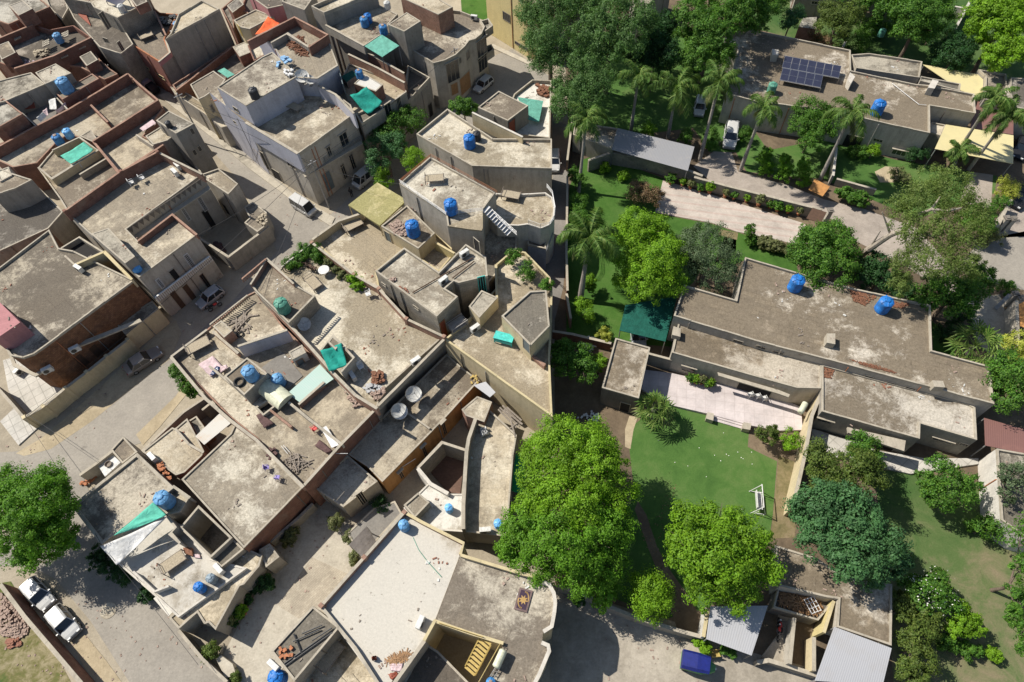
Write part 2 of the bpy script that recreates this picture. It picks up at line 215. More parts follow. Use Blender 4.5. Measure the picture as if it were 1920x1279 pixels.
# ------------------------------------------------------------------ mesh and object helpers
def empty(name,loc,label=None,cat=None,group=None,rz=0):
    o=bpy.data.objects.new(name,None); COL.objects.link(o); o.location=tuple(loc); o.rotation_euler=(0,0,rz); o.empty_display_size=.2
    return tag(o,label,cat,group)
def tag(o,label=None,cat=None,group=None,kind=None):
    if label: o['label']=label
    if cat: o['category']=cat
    if group: o['group']=group
    if kind: o['kind']=kind
    return o
def build(name,V,F,mat,parent=None,smooth=False,loc=None,mats=None,mi=None,uvv=None):
    """V in world metres (or local when the parent stands at the origin); stored relative to the parent's place"""
    V=np.asarray(V,float).reshape(-1,3); o0=np.zeros(3)
    p=parent
    while p is not None: o0=o0+np.array(p.location); p=p.parent
    if parent is None and loc is not None: o0=np.asarray(loc,float)
    me=bpy.data.meshes.new(name); me.from_pydata((V-o0).tolist(),[],[tuple(f) for f in F])
    for m in (mats or [mat]): me.materials.append(MATS[m])
    uvl=me.uv_layers.new(name='UVMap'); n=len(me.loops)
    nor=np.zeros(len(me.polygons)*3); me.polygons.foreach_get('normal',nor); nor=nor.reshape(-1,3)
    lt=np.zeros(len(me.polygons),int); me.polygons.foreach_get('loop_total',lt); li=np.zeros(n,int); me.loops.foreach_get('vertex_index',li)
    fn=np.repeat(nor,lt,axis=0); vv=V[li]
    tx=np.stack([-fn[:,1],fn[:,0]],1); tl=np.linalg.norm(tx,axis=1,keepdims=True); flatm=(np.abs(fn[:,2])>0.75)
    tx=tx/np.maximum(tl,1e-6); uv=np.stack([vv[:,0]*tx[:,0]+vv[:,1]*tx[:,1],vv[:,2]],1); uv[flatm]=vv[flatm][:,:2]
    if uvv is not None: uv=np.asarray(uvv)[li]
    uvl.data.foreach_set('uv',uv.astype(np.float32).ravel())
    if mi is not None: me.polygons.foreach_set('material_index',np.asarray(mi,int))
    if smooth: me.polygons.foreach_set('use_smooth',[True]*len(me.polygons))
    me.update(); o=bpy.data.objects.new(name,me); COL.objects.link(o)
    if parent is not None: o.parent=parent
    elif loc is not None: o.location=tuple(loc)
    return o
def build_quads(name,V,mat,parent):
    p=parent; o0=np.zeros(3)
    while p is not None: o0=o0+np.array(p.location); p=p.parent
    V=(np.asarray(V)-o0).astype(np.float32); n=len(V)//4; me=bpy.data.meshes.new(name)
    me.vertices.add(n*4); me.vertices.foreach_set('co',V.ravel()); me.loops.add(n*4); me.loops.foreach_set('vertex_index',np.arange(n*4,dtype=np.int32))
    me.polygons.add(n); me.polygons.foreach_set('loop_start',np.arange(0,n*4,4,dtype=np.int32)); me.materials.append(MATS[mat]); me.update(calc_edges=True)
    o=bpy.data.objects.new(name,me); COL.objects.link(o); o.parent=parent; return o
class MB:
    def __init__(s): s.V=[]; s.F=[]; s.n=0
    def add(s,V,F):
        V=[tuple(map(float,v)) for v in V]; s.F+=[tuple(i+s.n for i in f) for f in F]; s.V+=V; s.n+=len(V); return s
    def box(s,c,size,rz=0.0,ax=None):
        hx,hy,hz=[q/2 for q in size]; cs,sn=math.cos(rz),math.sin(rz); vs=[]
        for z in (-hz,hz):
            for x,y in ((-hx,-hy),(hx,-hy),(hx,hy),(-hx,hy)): vs.append((c[0]+x*cs-y*sn,c[1]+x*sn+y*cs,c[2]+z))
        return s.add(vs,[(3,2,1,0),(4,5,6,7),(0,1,5,4),(1,2,6,5),(2,3,7,6),(3,0,4,7)])
    def prism(s,poly,z0,z1,top=True,bot=True):
        n=len(poly); vs=[(p[0],p[1],z0) for p in poly]+[(p[0],p[1],z1) for p in poly]
        f=[(i,(i+1)%n,n+(i+1)%n,n+i) for i in range(n)]
        if top: f.append(tuple(range(n,2*n)))
        if bot: f.append(tuple(range(n-1,-1,-1)))
        return s.add(vs,f)
    def tube(s,a,b,r0,r1=None,n=8,caps=True):
        r1=r0 if r1 is None else r1; a=Vector(a); b=Vector(b); d=(b-a).normalized() if (b-a).length>1e-6 else Vector((0,0,1))
        u=d.orthogonal().normalized(); v=d.cross(u); vs=[]
        for c,r in ((a,r0),(b,r1)):
            for i in range(n):
                k=2*math.pi*i/n; vs.append(c+u*(r*math.cos(k))+v*(r*math.sin(k)))
        f=[(i,(i+1)%n,n+(i+1)%n,n+i) for i in range(n)]
        if caps: f+=[tuple(range(n-1,-1,-1)),tuple(range(n,2*n))]
        return s.add(vs,f)
    def path(s,pts,rad,n=7):
        for i in range(len(pts)-1): s.tube(pts[i],pts[i+1],rad[i],rad[i+1],n)
        return s
    def lathe(s,prof,c=(0,0,0),n=24):
        vs=[]
        for r,z in prof:
            for i in range(n): k=2*math.pi*i/n; vs.append((c[0]+r*math.cos(k),c[1]+r*math.sin(k),c[2]+z))
        f=[]
        for j in range(len(prof)-1):
            for i in range(n): f.append((j*n+i,j*n+(i+1)%n,(j+1)*n+(i+1)%n,(j+1)*n+i))
        f+=[tuple(range(n-1,-1,-1)),tuple(range((len(prof)-1)*n,len(prof)*n))]
        return s.add(vs,f)
    def build(s,name,mat,parent=None,**k): return build(name,s.V,s.F,mat,parent,**k)
def ccw(p):
    a=sum(p[i][0]*p[(i+1)%len(p)][1]-p[(i+1)%len(p)][0]*p[i][1] for i in range(len(p)))
    return list(p) if a>0 else list(p)[::-1]
def xy(p): return [np.array([q[0],q[1]]) for q in p]
def inset(poly,d):
    n=len(poly); out=[]
    for i in range(n):
        a,b,c=poly[i-1],poly[i],poly[(i+1)%n]; u=(b-a)/max(1e-6,np.linalg.norm(b-a)); v=(c-b)/max(1e-6,np.linalg.norm(c-b))
        nu=np.array([-u[1],u[0]]); nv=np.array([-v[1],v[0]]); m=nu+nv; k=max(0.35,1+nu@nv); out.append(b+m*d/k)
    return out
def dedupe(poly):
    out=[]
    for q in poly:
        if not out or np.linalg.norm(q-out[-1])>0.05: out.append(q)
    if np.linalg.norm(out[0]-out[-1])<0.05: out.pop()
    return out
class Vol: pass
VN=[0]; ROOFS=[]; JR=random.Random(5)
def runs(a,b,ia,ib,step=1.7):
    n=max(1,int(np.linalg.norm(b-a)/step)); return [(a+(b-a)*i/n,a+(b-a)*(i+1)/n,ia+(ib-ia)*i/n,ia+(ib-ia)*(i+1)/n) for i in range(n)]
def vol(parent,px,z,base=0.0,lip=0.3,th=0.17,roof='roof_tan',wall='plaster_grey',cap='cap',skip=(),rname='roof',wname='wall',pz=None,lipmat=None,world=None):
    """a block with a flat roof: outline traced at the top z; base below; a parapet (lip) stands round the roof"""
    pts=world if world is not None else [P(q,z if pz is None else pz) for q in px]
    poly=ccw(dedupe(xy(pts))); zr=z-lip; v=Vol(); v.root=parent; v.poly=poly; v.z=z; v.zr=zr
    m=MB(); m.prism(poly,base,zr,top=False,bot=False); v.wall=m.build(wname,wall,parent)
    m=MB(); n=len(poly); m.add([(p[0],p[1],zr) for p in poly],[tuple(range(n))]); le=max(((poly[(i+1)%n]-poly[i]) for i in range(n)),key=np.linalg.norm); le=le/np.linalg.norm(le)
    VN[0]+=1; rm=roof[:-1] if roof.endswith('!') else roof+('_%d'%(VN[0]%4) if roof.startswith('roof_') and VN[0]%4 else '')
    v.roof=m.build(rname,rm,v.wall if wname!='wall' else parent,uvv=[(p@le,p@np.array([-le[1],le[0]])) for p in poly]); ROOFS.append((poly,zr))
    if lip>0.02:
        ins=inset(poly,th); m=MB()
        for i in range(n):
            j=(i+1)%n
            if i in skip: continue
            for (p,q,ip,iq) in runs(poly[i],poly[j],ins[i],ins[j]): m.prism([p,q,iq,ip],zr,z+JR.uniform(-.03,.03)*min(1,lip*4),bot=False)
        if m.n: v.par=m.build('parapet',lipmat or cap,v.wall if wname!='wall' else parent)
    return v
def house(name,label,k,s,z,cat='house',group=None,**kw):
    px=t(k,s) if isinstance(s,str) else s
    c=np.mean([P(q,z) for q in px],axis=0); e=empty(name,(c[0],c[1],kw.get('base',0.0)),label,cat,group)
    v=vol(e,px,z,**kw); v.root=e; n=len(v.poly)
    for i in range(n):
        a,b=edge(v,i); d=b-a; L=np.linalg.norm(d); nn=np.array([d[1],-d[0]])/max(L,1e-6)
        if L>4 and nn@(-a)>0 and v.zr-kw.get('base',0)>2.4:
            for k in range(1 if L<9 else 2):
                q=a+d*JR.uniform(.08,.92)+nn*.055; MB().tube((q[0],q[1],kw.get('base',0)+.1),(q[0],q[1],v.zr-.15),.05,.05,6).tube((q[0],q[1],v.zr-.15),(q[0]-nn[0]*.12,q[1]-nn[1]*.12,v.zr-.05),.05,.05,6).build('drain_pipe',JR.choice(['frame_metal','plaster_dark','terracotta','metal_grey']),e)
    return v
def room(h,k,s,z,base=None,name='rooftop_room',**kw):
    """a room standing on a house's roof: a part of the house"""
    px=t(k,s) if isinstance(s,str) else s
    return vol(h.root,px,z,base=(h.zr+0.003 if base is None else base),wname=name,**kw)
def band(pts,h0,h1,th):
    """vertical strip of wall along world xy points"""
    m=MB(); n=len(pts); L=[]; Rr=[]
    for i in range(n):
        a=pts[max(0,i-1)]; b=pts[min(n-1,i+1)]; d=(b-a)/max(1e-6,np.linalg.norm(b-a)); nn=np.array([-d[1],d[0]])
        if 0<i<n-1:
            u=(pts[i]-pts[i-1])/np.linalg.norm(pts[i]-pts[i-1]); nn=nn/max(0.5,abs(nn@np.array([-u[1],u[0]])))
        L.append(pts[i]+nn*th/2); Rr.append(pts[i]-nn*th/2)
    for i in range(n-1):
        for (p,q,ip,iq) in runs(Rr[i],Rr[i+1],L[i],L[i+1]): m.prism([p,q,iq,ip],h0,h1+(JR.uniform(-.035,.02) if h1-h0>.3 else JR.uniform(0,.03)))
    return m
def strip(parent,k,s,z,base,th=0.22,mat='brick',name='boundary_wall',cap=None,label=None,cat=None,group=None,piers=0.0,capname='coping'):
    pts=xy([P(q,z) for q in t(k,s)]); zt=z-(0.07 if cap else 0)
    m=band(pts,base,zt,th)
    if parent is None:
        c=np.mean(pts,axis=0); root=empty(name,(c[0],c[1],base),label,cat or 'wall',group); m.build('masonry',mat,root); par=root
    else: par=m.build(name,mat,parent)
    if cap: band(pts,zt+.021,z,th+0.05).build(capname,cap,par)
    if piers:
        for i in range(len(pts)-1):
            d=pts[i+1]-pts[i]; l=np.linalg.norm(d); nn=max(1,int(l/piers)); rz=math.atan2(d[1],d[0])
            for j in range(nn+(i==len(pts)-2)):
                c=pts[i]+d*j/nn; MB().box((c[0],c[1],(base+z+0.12)/2),(0.36,th+0.16,z+0.12-base),rz).build('pier',mat,par)
    return par
def edge(v,i):
    """outward frame of wall i of a vol"""
    a=v.poly[i%len(v.poly)]; b=v.poly[(i+1)%len(v.poly)]; return a,b
def hit(a,b,p):
    r=ray(p); d=b-a; n=np.array([d[1],-d[0]]); k=(n@a)/(n[0]*r[0]+n[1]*r[1]); q=r*k
    u=(q[:2]-a)@d/np.linalg.norm(d); return u,HCAM+q[2]
def nearest_edge(v,p):
    """the wall of v that the camera sees at photo point p"""
    best=None
    for i in range(len(v.poly)):
        a,b=edge(v,i); d=b-a; n=np.array([d[1],-d[0]])
        if n@(-a)<=0: continue
        u,z=hit(a,b,p); L=np.linalg.norm(d)
        err=max(0,-u,u-L)+max(0,z-v.z,-z)*1.0
        if best is None or err<best[0]: best=(err,i)
    return best[1]
def opening(v,k,s,kind='window',parent=None,frame='white_paint',pane='glass_dark',hood=0.0,bars=2,i=None):
    """window or door traced on a wall by two opposite corners in the photo"""
    p=t(k,s); c=((p[0][0]+p[1][0])/2,(p[0][1]+p[1][1])/2)
    i=nearest_edge(v,c) if i is None else i
    a,b=edge(v,i); d=(b-a)/np.linalg.norm(b-a); nn=np.array([d[1],-d[0]]); rz=math.atan2(d[1],d[0]); L=np.linalg.norm(b-a)
    uc,zc=hit(a,b,c); u0,z0=hit(a,b,p[0]); u1,z1=hit(a,b,p[1]); w=abs(u1-u0); h=abs(z1-z0)
    if kind=='door': h=max(h,1.9); w=min(max(w,0.8),3.5)
    w=min(max(w,0.5),6); h=min(max(h,0.5),3.2); uc=min(max(uc,w/2+.05),max(L-w/2-.05,w/2))
    if kind=='door' and zc-h/2<0.6: zc=h/2+0.02
    return place_opening(v,parent or v.root,a,d,nn,rz,uc,zc,w,h,kind,frame,pane,hood,bars)
def place_opening(v,parent,a,d,nn,rz,uc,zc,w,h,kind,frame,pane,hood,bars):
    c=a+d*uc; f=0.07
    def at(du,dz,out): q=c+d*du+nn*out; return (q[0],q[1],zc+dz)
    m=MB()
    for sx in (-1,1): m.box(at(sx*(w/2-f/2),0,0.03),(f,0.07,h),rz)
    m.box(at(0,h/2-f/2,0.03),(w-2*f,0.07,f),rz)
    if kind!='door': m.box(at(0,-h/2+f/2,0.03),(w-2*f,0.07,f),rz)
    for j in range(1,bars+1 if kind!='door' else 1): m.box(at(-w/2+w*j/(bars+1),0,0.025),(0.045,0.05,h-2*f),rz)
    o=m.build(kind,frame,parent)
    MB().box(at(0,0 if kind!='door' else -f/2,0.008),(w-2*f,0.03,h-2*f if kind!='door' else h-f),rz).build('pane' if kind=='window' else 'leaf',pane,o)  # a near-black leaf is painted shade of an open doorway, no hole behind
    hood*=0.6
    if hood>0: MB().box(at(0,h/2+0.08,hood/2),(w+0.3,hood,0.09),rz).build('sunshade','cap',o)
    return o
def sheet(name,label,k,s,zs,mat,cat,th=0.06,posts=None,parent=None,sag=0.0,post_mat='metal_grey',base=0.0,group=None):
    """a roof sheet or stretched cloth on posts, traced by its four corners"""
    px=t(k,s); zs=zs if isinstance(zs,(list,tuple)) else [zs]*len(px); c=[P(q,z) for q,z in zip(px,zs)]
    if sum(c[i][0]*c[(i+1)%4][1]-c[(i+1)%4][0]*c[i][1] for i in range(4))<0: c=c[::-1]
    g=10; V=[]; UV=[]
    for j in range(g+1):
        for i in range(g+1):
            u,w=i/g,j/g; q=(c[0]*(1-u)+c[1]*u)*(1-w)+(c[3]*(1-u)+c[2]*u)*w
            z=-sag*4*(u*(1-u)+w*(1-w))*0.5*(1.0+0.5*math.sin(9*u+4*w))
            if sag: z+=0.09*math.sin(7*u+11*w)*sag
            V.append(q+np.array([0,0,z])); UV.append((u*np.linalg.norm(c[1]-c[0]),w*np.linalg.norm(c[3]-c[0])))
    UV=UV+UV; N0=len(V); V=V+[q-np.array([0,0,th]) for q in V]; Fc=[]
    for j in range(g):
        for i in range(g):
            a=j*(g+1)+i; Fc+=[(a,a+1,a+g+2,a+g+1),(N0+a+g+1,N0+a+g+2,N0+a+1,N0+a)]
    rim=[i for i in range(g+1)]+[j*(g+1)+g for j in range(1,g+1)]+[g*(g+1)+i for i in range(g-1,-1,-1)]+[j*(g+1) for j in range(g-1,0,-1)]
    for i in range(len(rim)): a,b=rim[i],rim[(i+1)%len(rim)]; Fc.append((N0+a,N0+b,b,a))
    if parent is None:
        m0=np.mean(c,axis=0); e=empty(name,(m0[0],m0[1],base),label,cat,group)
    else: e=parent
    o=build('sheet' if parent is None else name,V,Fc,mat,e,smooth=sag>0,uvv=UV)
    if posts!=0:
        for q in c:
            qq=q+(m0-q)*0.03 if parent is None else q
            MB().box((qq[0],qq[1],(base+qq[2]-th)/2-0.01),(0.09,0.09,max(0.1,qq[2]-th-base-0.02))).build('post',post_mat,e)
    return e
def ground(name,k,s,level,mat,z=None):
    z=0.004*level if z is None else z
    q=[P(p,z) for p in (t(k,s) if isinstance(s,str) else s)]; q=ccw(xy(q)); n=len(q)
    o=build(name,[(p[0],p[1],z) for p in q],[tuple(range(n))],mat); tag(o,kind='structure'); return o
def slab(name,label,k,s,z,mat,base=0.0,kind='structure',cat=None):
    q=ccw(xy([P(p,z) for p in t(k,s)])); o=MB().prism(q,base,z,bot=False).build(name,mat,None)
    if kind: tag(o,kind=kind)
    else: tag(o,label,cat)
    return o
def kids(o): return [c for c in bpy.data.objects if c.parent==o]
def copy_tree(o,parent=None):
    c=o.copy(); COL.objects.link(c)
    if parent is not None: c.parent=parent
    for ch in KID.get(o.name,[]): copy_tree(ch,c)
    return c
KID={}
def remember(o):
    KID[o.name]=kids(o)
    for c in KID[o.name]: remember(c)
PROTO={}
def put(kind,make,loc,label,rz=0.0,sc=1.0,group=None):
    if kind not in PROTO: o=PROTO[kind]=make(); remember(o)
    else: o=copy_tree(PROTO[kind])
    o.location=tuple(loc); o.rotation_euler=(0,0,rz); o.scale=(sc,)*3 if isinstance(sc,(int,float)) else sc
    o['label']=label
    if group: o['group']=group
    return o
# ------------------------------------------------------------------ small things, modelled round the origin
def mk_tank(col,name='water_tank',lid=None,stand=0.0):
    def f():
        e=empty(name,(0,0,0),'x','water tank'); s=stand; m=MB()
        prof=[(0.50,s)]
        for i in range(7):
            z=s+0.04+i*0.155; prof+=[(0.55,z),(0.55,z+0.10),(0.53,z+0.125)]
        prof+=[(0.55,s+1.13),(0.54,s+1.18),(0.40,s+1.28),(0.24,s+1.33)]
        m.lathe(prof,n=28); m.build('barrel',col,e,smooth=False)
        MB().lathe([(0.20,s+1.33),(0.22,s+1.335),(0.22,s+1.40),(0.12,s+1.43)],n=18).build('lid',lid or col,e)
        r=MB()
        for i in range(6):
            a=i*math.pi/3; r.tube((0.24*math.cos(a),0.24*math.sin(a),s+1.345),(0.54*math.cos(a),0.54*math.sin(a),s+1.20),0.045,0.05,6)
        r.build('ridge',col,e)
        p=MB(); p.tube((0.56,0.1,s+0.15),(0.62,0.1,s+0.15),0.03); p.tube((0.62,0.1,0.02),(0.62,0.1,s+0.9),0.022); p.build('pipe','frame_metal',e)
        if stand:
            b=MB()
            for sx in (-1,1):
                for sy in (-1,1): b.box((sx*0.4,sy*0.4,s/2-0.03),(0.06,0.06,s-0.06))
            b.box((0,0,s-0.03),(0.95,0.95,0.05)); b.build('stand','frame_metal',e)
        return e
    return f
def mk_geyser():
    e=empty('horizontal_tank',(0,0,0),'x','tank'); m=MB(); n=18
    for a,b,r0,r1 in ((-0.85,-0.75,0.25,0.38),(-0.75,0.75,0.38,0.38),(0.75,0.85,0.38,0.25)): m.tube((a,0,0.62),(b,0,0.62),r0,r1,n)
    m.build('cylinder','tank_cream',e)
    for x in (-0.5,0.5): MB().box((x,0,0.13),(0.08,0.6,0.26)).build('cradle','frame_metal',e)
    return e
def mk_ac():
    e=empty('air_conditioner',(0,0,0),'x','air conditioner'); MB().box((0,0,0.36),(0.84,0.34,0.56)).build('casing','ac_white',e)
    g=MB(); g.lathe([(0.21,0),(0.22,0.02),(0.03,0.025)],n=18); V=[(v[0]-0.12,-0.17-v[2],v[1]+0.36) for v in g.V]; build('fan_grille',V,g.F,'metal_dark',e)
    MB().box((-0.3,0,0.04),(0.06,0.36,0.08)).box((0.3,0,0.04),(0.06,0.36,0.08)).build('foot','frame_metal',e); return e
def mk_dish():
    e=empty('satellite_dish',(0,0,0),'x','satellite dish'); n=26; V=[]; Fc=[]; rings=6; R0=0.9
    tl=Matrix.Rotation(R(28),3,'Y')
    def tr(x,y,z): v=tl@Vector((x,y,z)); return (v.x,v.y,v.z+1.0)
    for off in (0,-0.03):
        for j in range(rings+1):
            r=R0*j/rings
            for i in range(n): a=2*math.pi*i/n; V.append(tr(r*math.cos(a),r*math.sin(a),0.28*(r/R0)**2+off))
    M=(rings+1)*n
    for j in range(rings):
        for i in range(n):
            a,b,c,d=j*n+i,j*n+(i+1)%n,(j+1)*n+(i+1)%n,(j+1)*n+i; Fc+=[(a,b,c,d),(M+d,M+c,M+b,M+a)]
    for i in range(n): a,b=rings*n+i,rings*n+(i+1)%n; Fc.append((a,M+a,M+b,b))
    build('reflector',V,Fc,'ac_white',e,smooth=True)
    m=MB()
    for k in range(3): a=2.1*k; m.tube(tr(0.75*math.cos(a),0.75*math.sin(a),0.2),tr(0,0,0.75),0.018)
    m.lathe([(0.05,0.0),(0.05,0.12)],tr(0,0,0.70),10); m.build('feed_arm','frame_metal',e)
    MB().tube((0,0,0),(0,0,0.98),0.04).box((0,0,0.02),(0.6,0.6,0.03)).build('mast','frame_metal',e); return e
def loft(sec):
    """sec: list of (x,[(y,z)...]) cross sections with equal counts"""
    V=[];Fc=[];n=len(sec[0][1])
    for x,pr in sec: V+=[(x,y,z) for y,z in pr]
    for j in range(len(sec)-1):
        for i in range(n): Fc.append((j*n+i,j*n+(i+1)%n,(j+1)*n+(i+1)%n,(j+1)*n+i))
    Fc+=[tuple(range(n-1,-1,-1)),tuple(range((len(sec)-1)*n,len(sec)*n))]
    return V,Fc
def mk_car(L,W,H,col,style='hatch',name='parked_car',roofc=None,cat='car'):
    def f():
        e=empty(name,(0,0,0),'x',cat); hb=0.56*H if style!='van' else 0.5*H; w=W/2
        def sec(x,zt,ww,zb=0.2): return (x,[(-ww*0.92,zb),(-ww,zb+0.16),(-ww,zt-0.12),(-ww*0.94,zt-0.03),(-ww*0.72,zt),(ww*0.72,zt),(ww*0.94,zt-0.03),(ww,zt-0.12),(ww,zb+0.16),(ww*0.92,zb)])
        h=L/2
        if style=='van': S=[sec(-h,hb*0.98,w*0.94,0.3),sec(-h+0.12,hb,w),sec(h-0.5,hb,w),sec(h-0.15,hb*0.85,w*0.97),sec(h,hb*0.68,w*0.86,0.28)]
        elif style=='sedan': S=[sec(-h,hb*0.86,w*0.84,0.3),sec(-h+0.12,hb*0.98,w*0.95),sec(-h+0.8,hb,w),sec(h-1.25,hb,w),sec(h-0.4,hb*0.86,w*0.96),sec(h-0.08,hb*0.74,w*0.84),sec(h,hb*0.62,w*0.76,0.3)]
        else: S=[sec(-h,hb*0.92,w*0.88,0.3),sec(-h+0.1,hb,w*0.96),sec(-h+0.6,hb,w),sec(h-1.0,hb,w),sec(h-0.35,hb*0.88,w*0.96),sec(h-0.06,hb*0.76,w*0.86),sec(h,hb*0.64,w*0.8,0.3)]
        V,Fc=loft(S); build('body',V,Fc,col,e,smooth=False)
        if style=='van': xr0,xr1,xf1,xf0=-h+0.05,-h+0.14,h-0.85,h-0.32
        elif style=='sedan': xr0,xr1,xf1,xf0=-h+0.55,-h+1.15,h-1.85,h-1.2
        else: xr0,xr1,xf1,xf0=-h+0.1,-h+0.42,h-1.45,h-0.9
        wt=w*0.80; wb=w*0.95; zt=H-0.05; zb=hb-0.04
        V=[(xr0,-wb,zb),(xf0,-wb,zb),(xf0,wb,zb),(xr0,wb,zb),(xr1,-wt,zt),(xf1,-wt,zt),(xf1,wt,zt),(xr1,wt,zt)]
        build('glasshouse',V,[(3,2,1,0),(4,5,6,7),(0,1,5,4),(1,2,6,5),(2,3,7,6),(3,0,4,7)],'car_glass',e)
        V,Fc=loft([(xr1-0.06,[(-wt-0.02,zt-0.03),(-wt*0.8,zt+0.05),(wt*0.8,zt+0.05),(wt+0.02,zt-0.03)]),((xr1+xf1)/2,[(-wt-0.04,zt-0.02),(-wt*0.8,zt+0.08),(wt*0.8,zt+0.08),(wt+0.04,zt-0.02)]),(xf1+0.06,[(-wt-0.02,zt-0.03),(-wt*0.8,zt+0.05),(wt*0.8,zt+0.05),(wt+0.02,zt-0.03)])]); build('roof_panel',V,Fc,roofc or col,e,smooth=False)
        for sy in (-1,1):
            MB().tube((xf0,sy*wb,zb),(xf1,sy*wt,zt),0.045,0.045,6).build('pillar',col,e); MB().tube((xr0,sy*wb,zb),(xr1,sy*wt,zt),0.06,0.06,6).build('pillar',col,e)
            for q in ((0.36,0.70) if style=='van' else (0.5,)):
                xb=xr0+(xf0-xr0)*q; xt=xr1+(xf1-xr1)*q; MB().tube((xb,sy*(wb+.005),zb),(xt,sy*(wt+.005),zt),0.05,0.05,6).build('pillar',col,e)
        for sx in (-1,1):
            for sy in (-1,1):
                wx=sx*(L*0.31) ; wy=sy*(w-0.09); wl=MB().tube((wx,wy-0.09,0.29),(wx,wy+0.09,0.29),0.29,0.29,18).build('wheel','tyre',e)
                MB().tube((wx,wy+sy*0.085,0.29),(wx,wy+sy*0.10,0.29),0.17,0.16,12).build('rim','steel',wl)
        for sy in (-1,1):
            MB().box((h-0.03,sy*w*0.60,hb*0.70),(0.12,0.30,0.15)).build('headlight','lamp_lens',e)
            MB().box((-h+0.02,sy*w*0.74,hb*0.78),(0.08,0.16,0.22)).build('tail_light','lamp_red',e)
            MB().box((xf0-0.12,sy*(w+0.10),zb+0.10),(0.10,0.18,0.13)).build('mirror',col,e)
        MB().box((h+0.01,0,0.34),(0.12,W*0.9,0.18)).build('front_bumper',col if style=='sedan' else 'metal_grey',e); MB().box((-h-0.01,0,0.36),(0.12,W*0.9,0.18)).build('rear_bumper',col if style=='sedan' else 'metal_grey',e)
        return e
    return f
def mk_bike():
    e=empty('motorbike',(0,0,0),'x','motorbike')
    for x in (-0.6,0.6):
        n=20; m=MB(); V=[];Fc=[]
        for i in range(n):
            a=2*math.pi*i/n
            for rr,yy in ((0.29,-.04),(0.29,.04),(0.22,.04),(0.22,-.04)): V.append((x+rr*math.cos(a),yy,0.29+rr*math.sin(a)))
        for i in range(n):
            for j in range(4): Fc.append((i*4+j,i*4+(j+1)%4,((i+1)%n)*4+(j+1)%4,((i+1)%n)*4+j))
        wl=build('wheel',V,Fc,'tyre',e); MB().tube((x,-.05,.29),(x,.05,.29),.06,.06,8).build('hub','steel',wl)
    V,Fc=loft([(-0.05,[(-.05,.62),(-.10,.75),(-.06,.86),(.06,.86),(.10,.75),(.05,.62)]),(0.2,[(-.07,.62),(-.14,.76),(-.08,.90),(.08,.90),(.14,.76),(.07,.62)]),(0.42,[(-.04,.66),(-.07,.76),(-.04,.84),(.04,.84),(.07,.76),(.04,.66)])]); build('fuel_tank',V,Fc,'plastic_red',e,smooth=True)
    MB().box((-0.35,0,0.80),(0.62,0.24,0.10)).build('seat','tyre',e); MB().box((0.02,0,0.42),(0.42,0.22,0.34)).build('engine','metal_grey',e)
    MB().tube((0.60,0,0.29),(0.42,0,0.95),.03).tube((0.40,-.33,1.0),(0.40,.33,1.0),.02).tube((-0.6,0.1,0.3),(0.0,0.1,0.35),.03).tube((-.6,0,.3),(-.45,0,.78),.025).tube((.4,0,.72),(0,0,.5),.03).build('frame','metal_dark',e)
    MB().tube((0.50,0,0.86),(0.60,0,0.86),.09,.08,12).build('headlight','lamp_lens',e); return e
def mk_chair(col):
    def f():
        e=empty('chair',(0,0,0),'x','chair'); MB().box((0,0,0.43),(0.48,0.46,0.05)).build('seat',col,e)
        MB().box((-0.24,0,0.70),(0.05,0.46,0.42)).build('backrest',col,e)
        for sx in (-1,1):
            for sy in (-1,1): MB().tube((sx*.24,sy*.23,0),(sx*.20,sy*.19,.42),.022).build('leg',col,e)
        for sy in (-1,1): MB().tube((-.22,sy*.25,.64),(.2,sy*.25,.62),.025).tube((.2,sy*.25,.62),(.2,sy*.22,.42),.02).build('armrest',col,e)
        return e
    return f
def mk_charpai(top):
    def f():
        e=empty('rope_bed',(0,0,0),'x','bed'); MB().box((0,0,0.44),(1.82,0.92,0.03)).build('webbing',top,e)
        m=MB()
        for sy in (-1,1): m.tube((-.95,sy*.48,.44),(.95,sy*.48,.44),.035)
        for sx in (-1,1): m.tube((sx*.95,-.48,.44),(sx*.95,.48,.44),.035)
        m.build('frame','wood_grey',e)
        for sx in (-1,1):
            for sy in (-1,1): MB().tube((sx*.95,sy*.48,0),(sx*.95,sy*.48,.52),.04,.05).build('leg','wood_grey',e)
        MB().tube((-.95,-.48,.85),(-.95,.48,.85),.025).tube((-.95,-.48,.5),(-.95,-.48,.85),.025).tube((-.95,.48,.5),(-.95,.48,.85),.025).build('headrail','wood_grey',e); return e
    return f
def mk_pot(leaf,seed=1,hh=0.6):
    def f():
        e=empty('potted_plant',(0,0,0),'x','potted plant'); MB().lathe([(0.14,0),(0.20,0.30),(0.22,0.31),(0.22,0.36),(0.18,0.36),(0.17,0.32)],n=16).build('pot','terracotta',e)
        V=leafcloud([((0,0,0.36+hh*0.6),0.42,1.0)],60,0.17,seed,nleaf=30); build_quads('foliage',V,leaf,e); MB().tube((0,0,.3),(0,0,.36+hh*.6),.02).build('stem','bark',e); return e
    return f
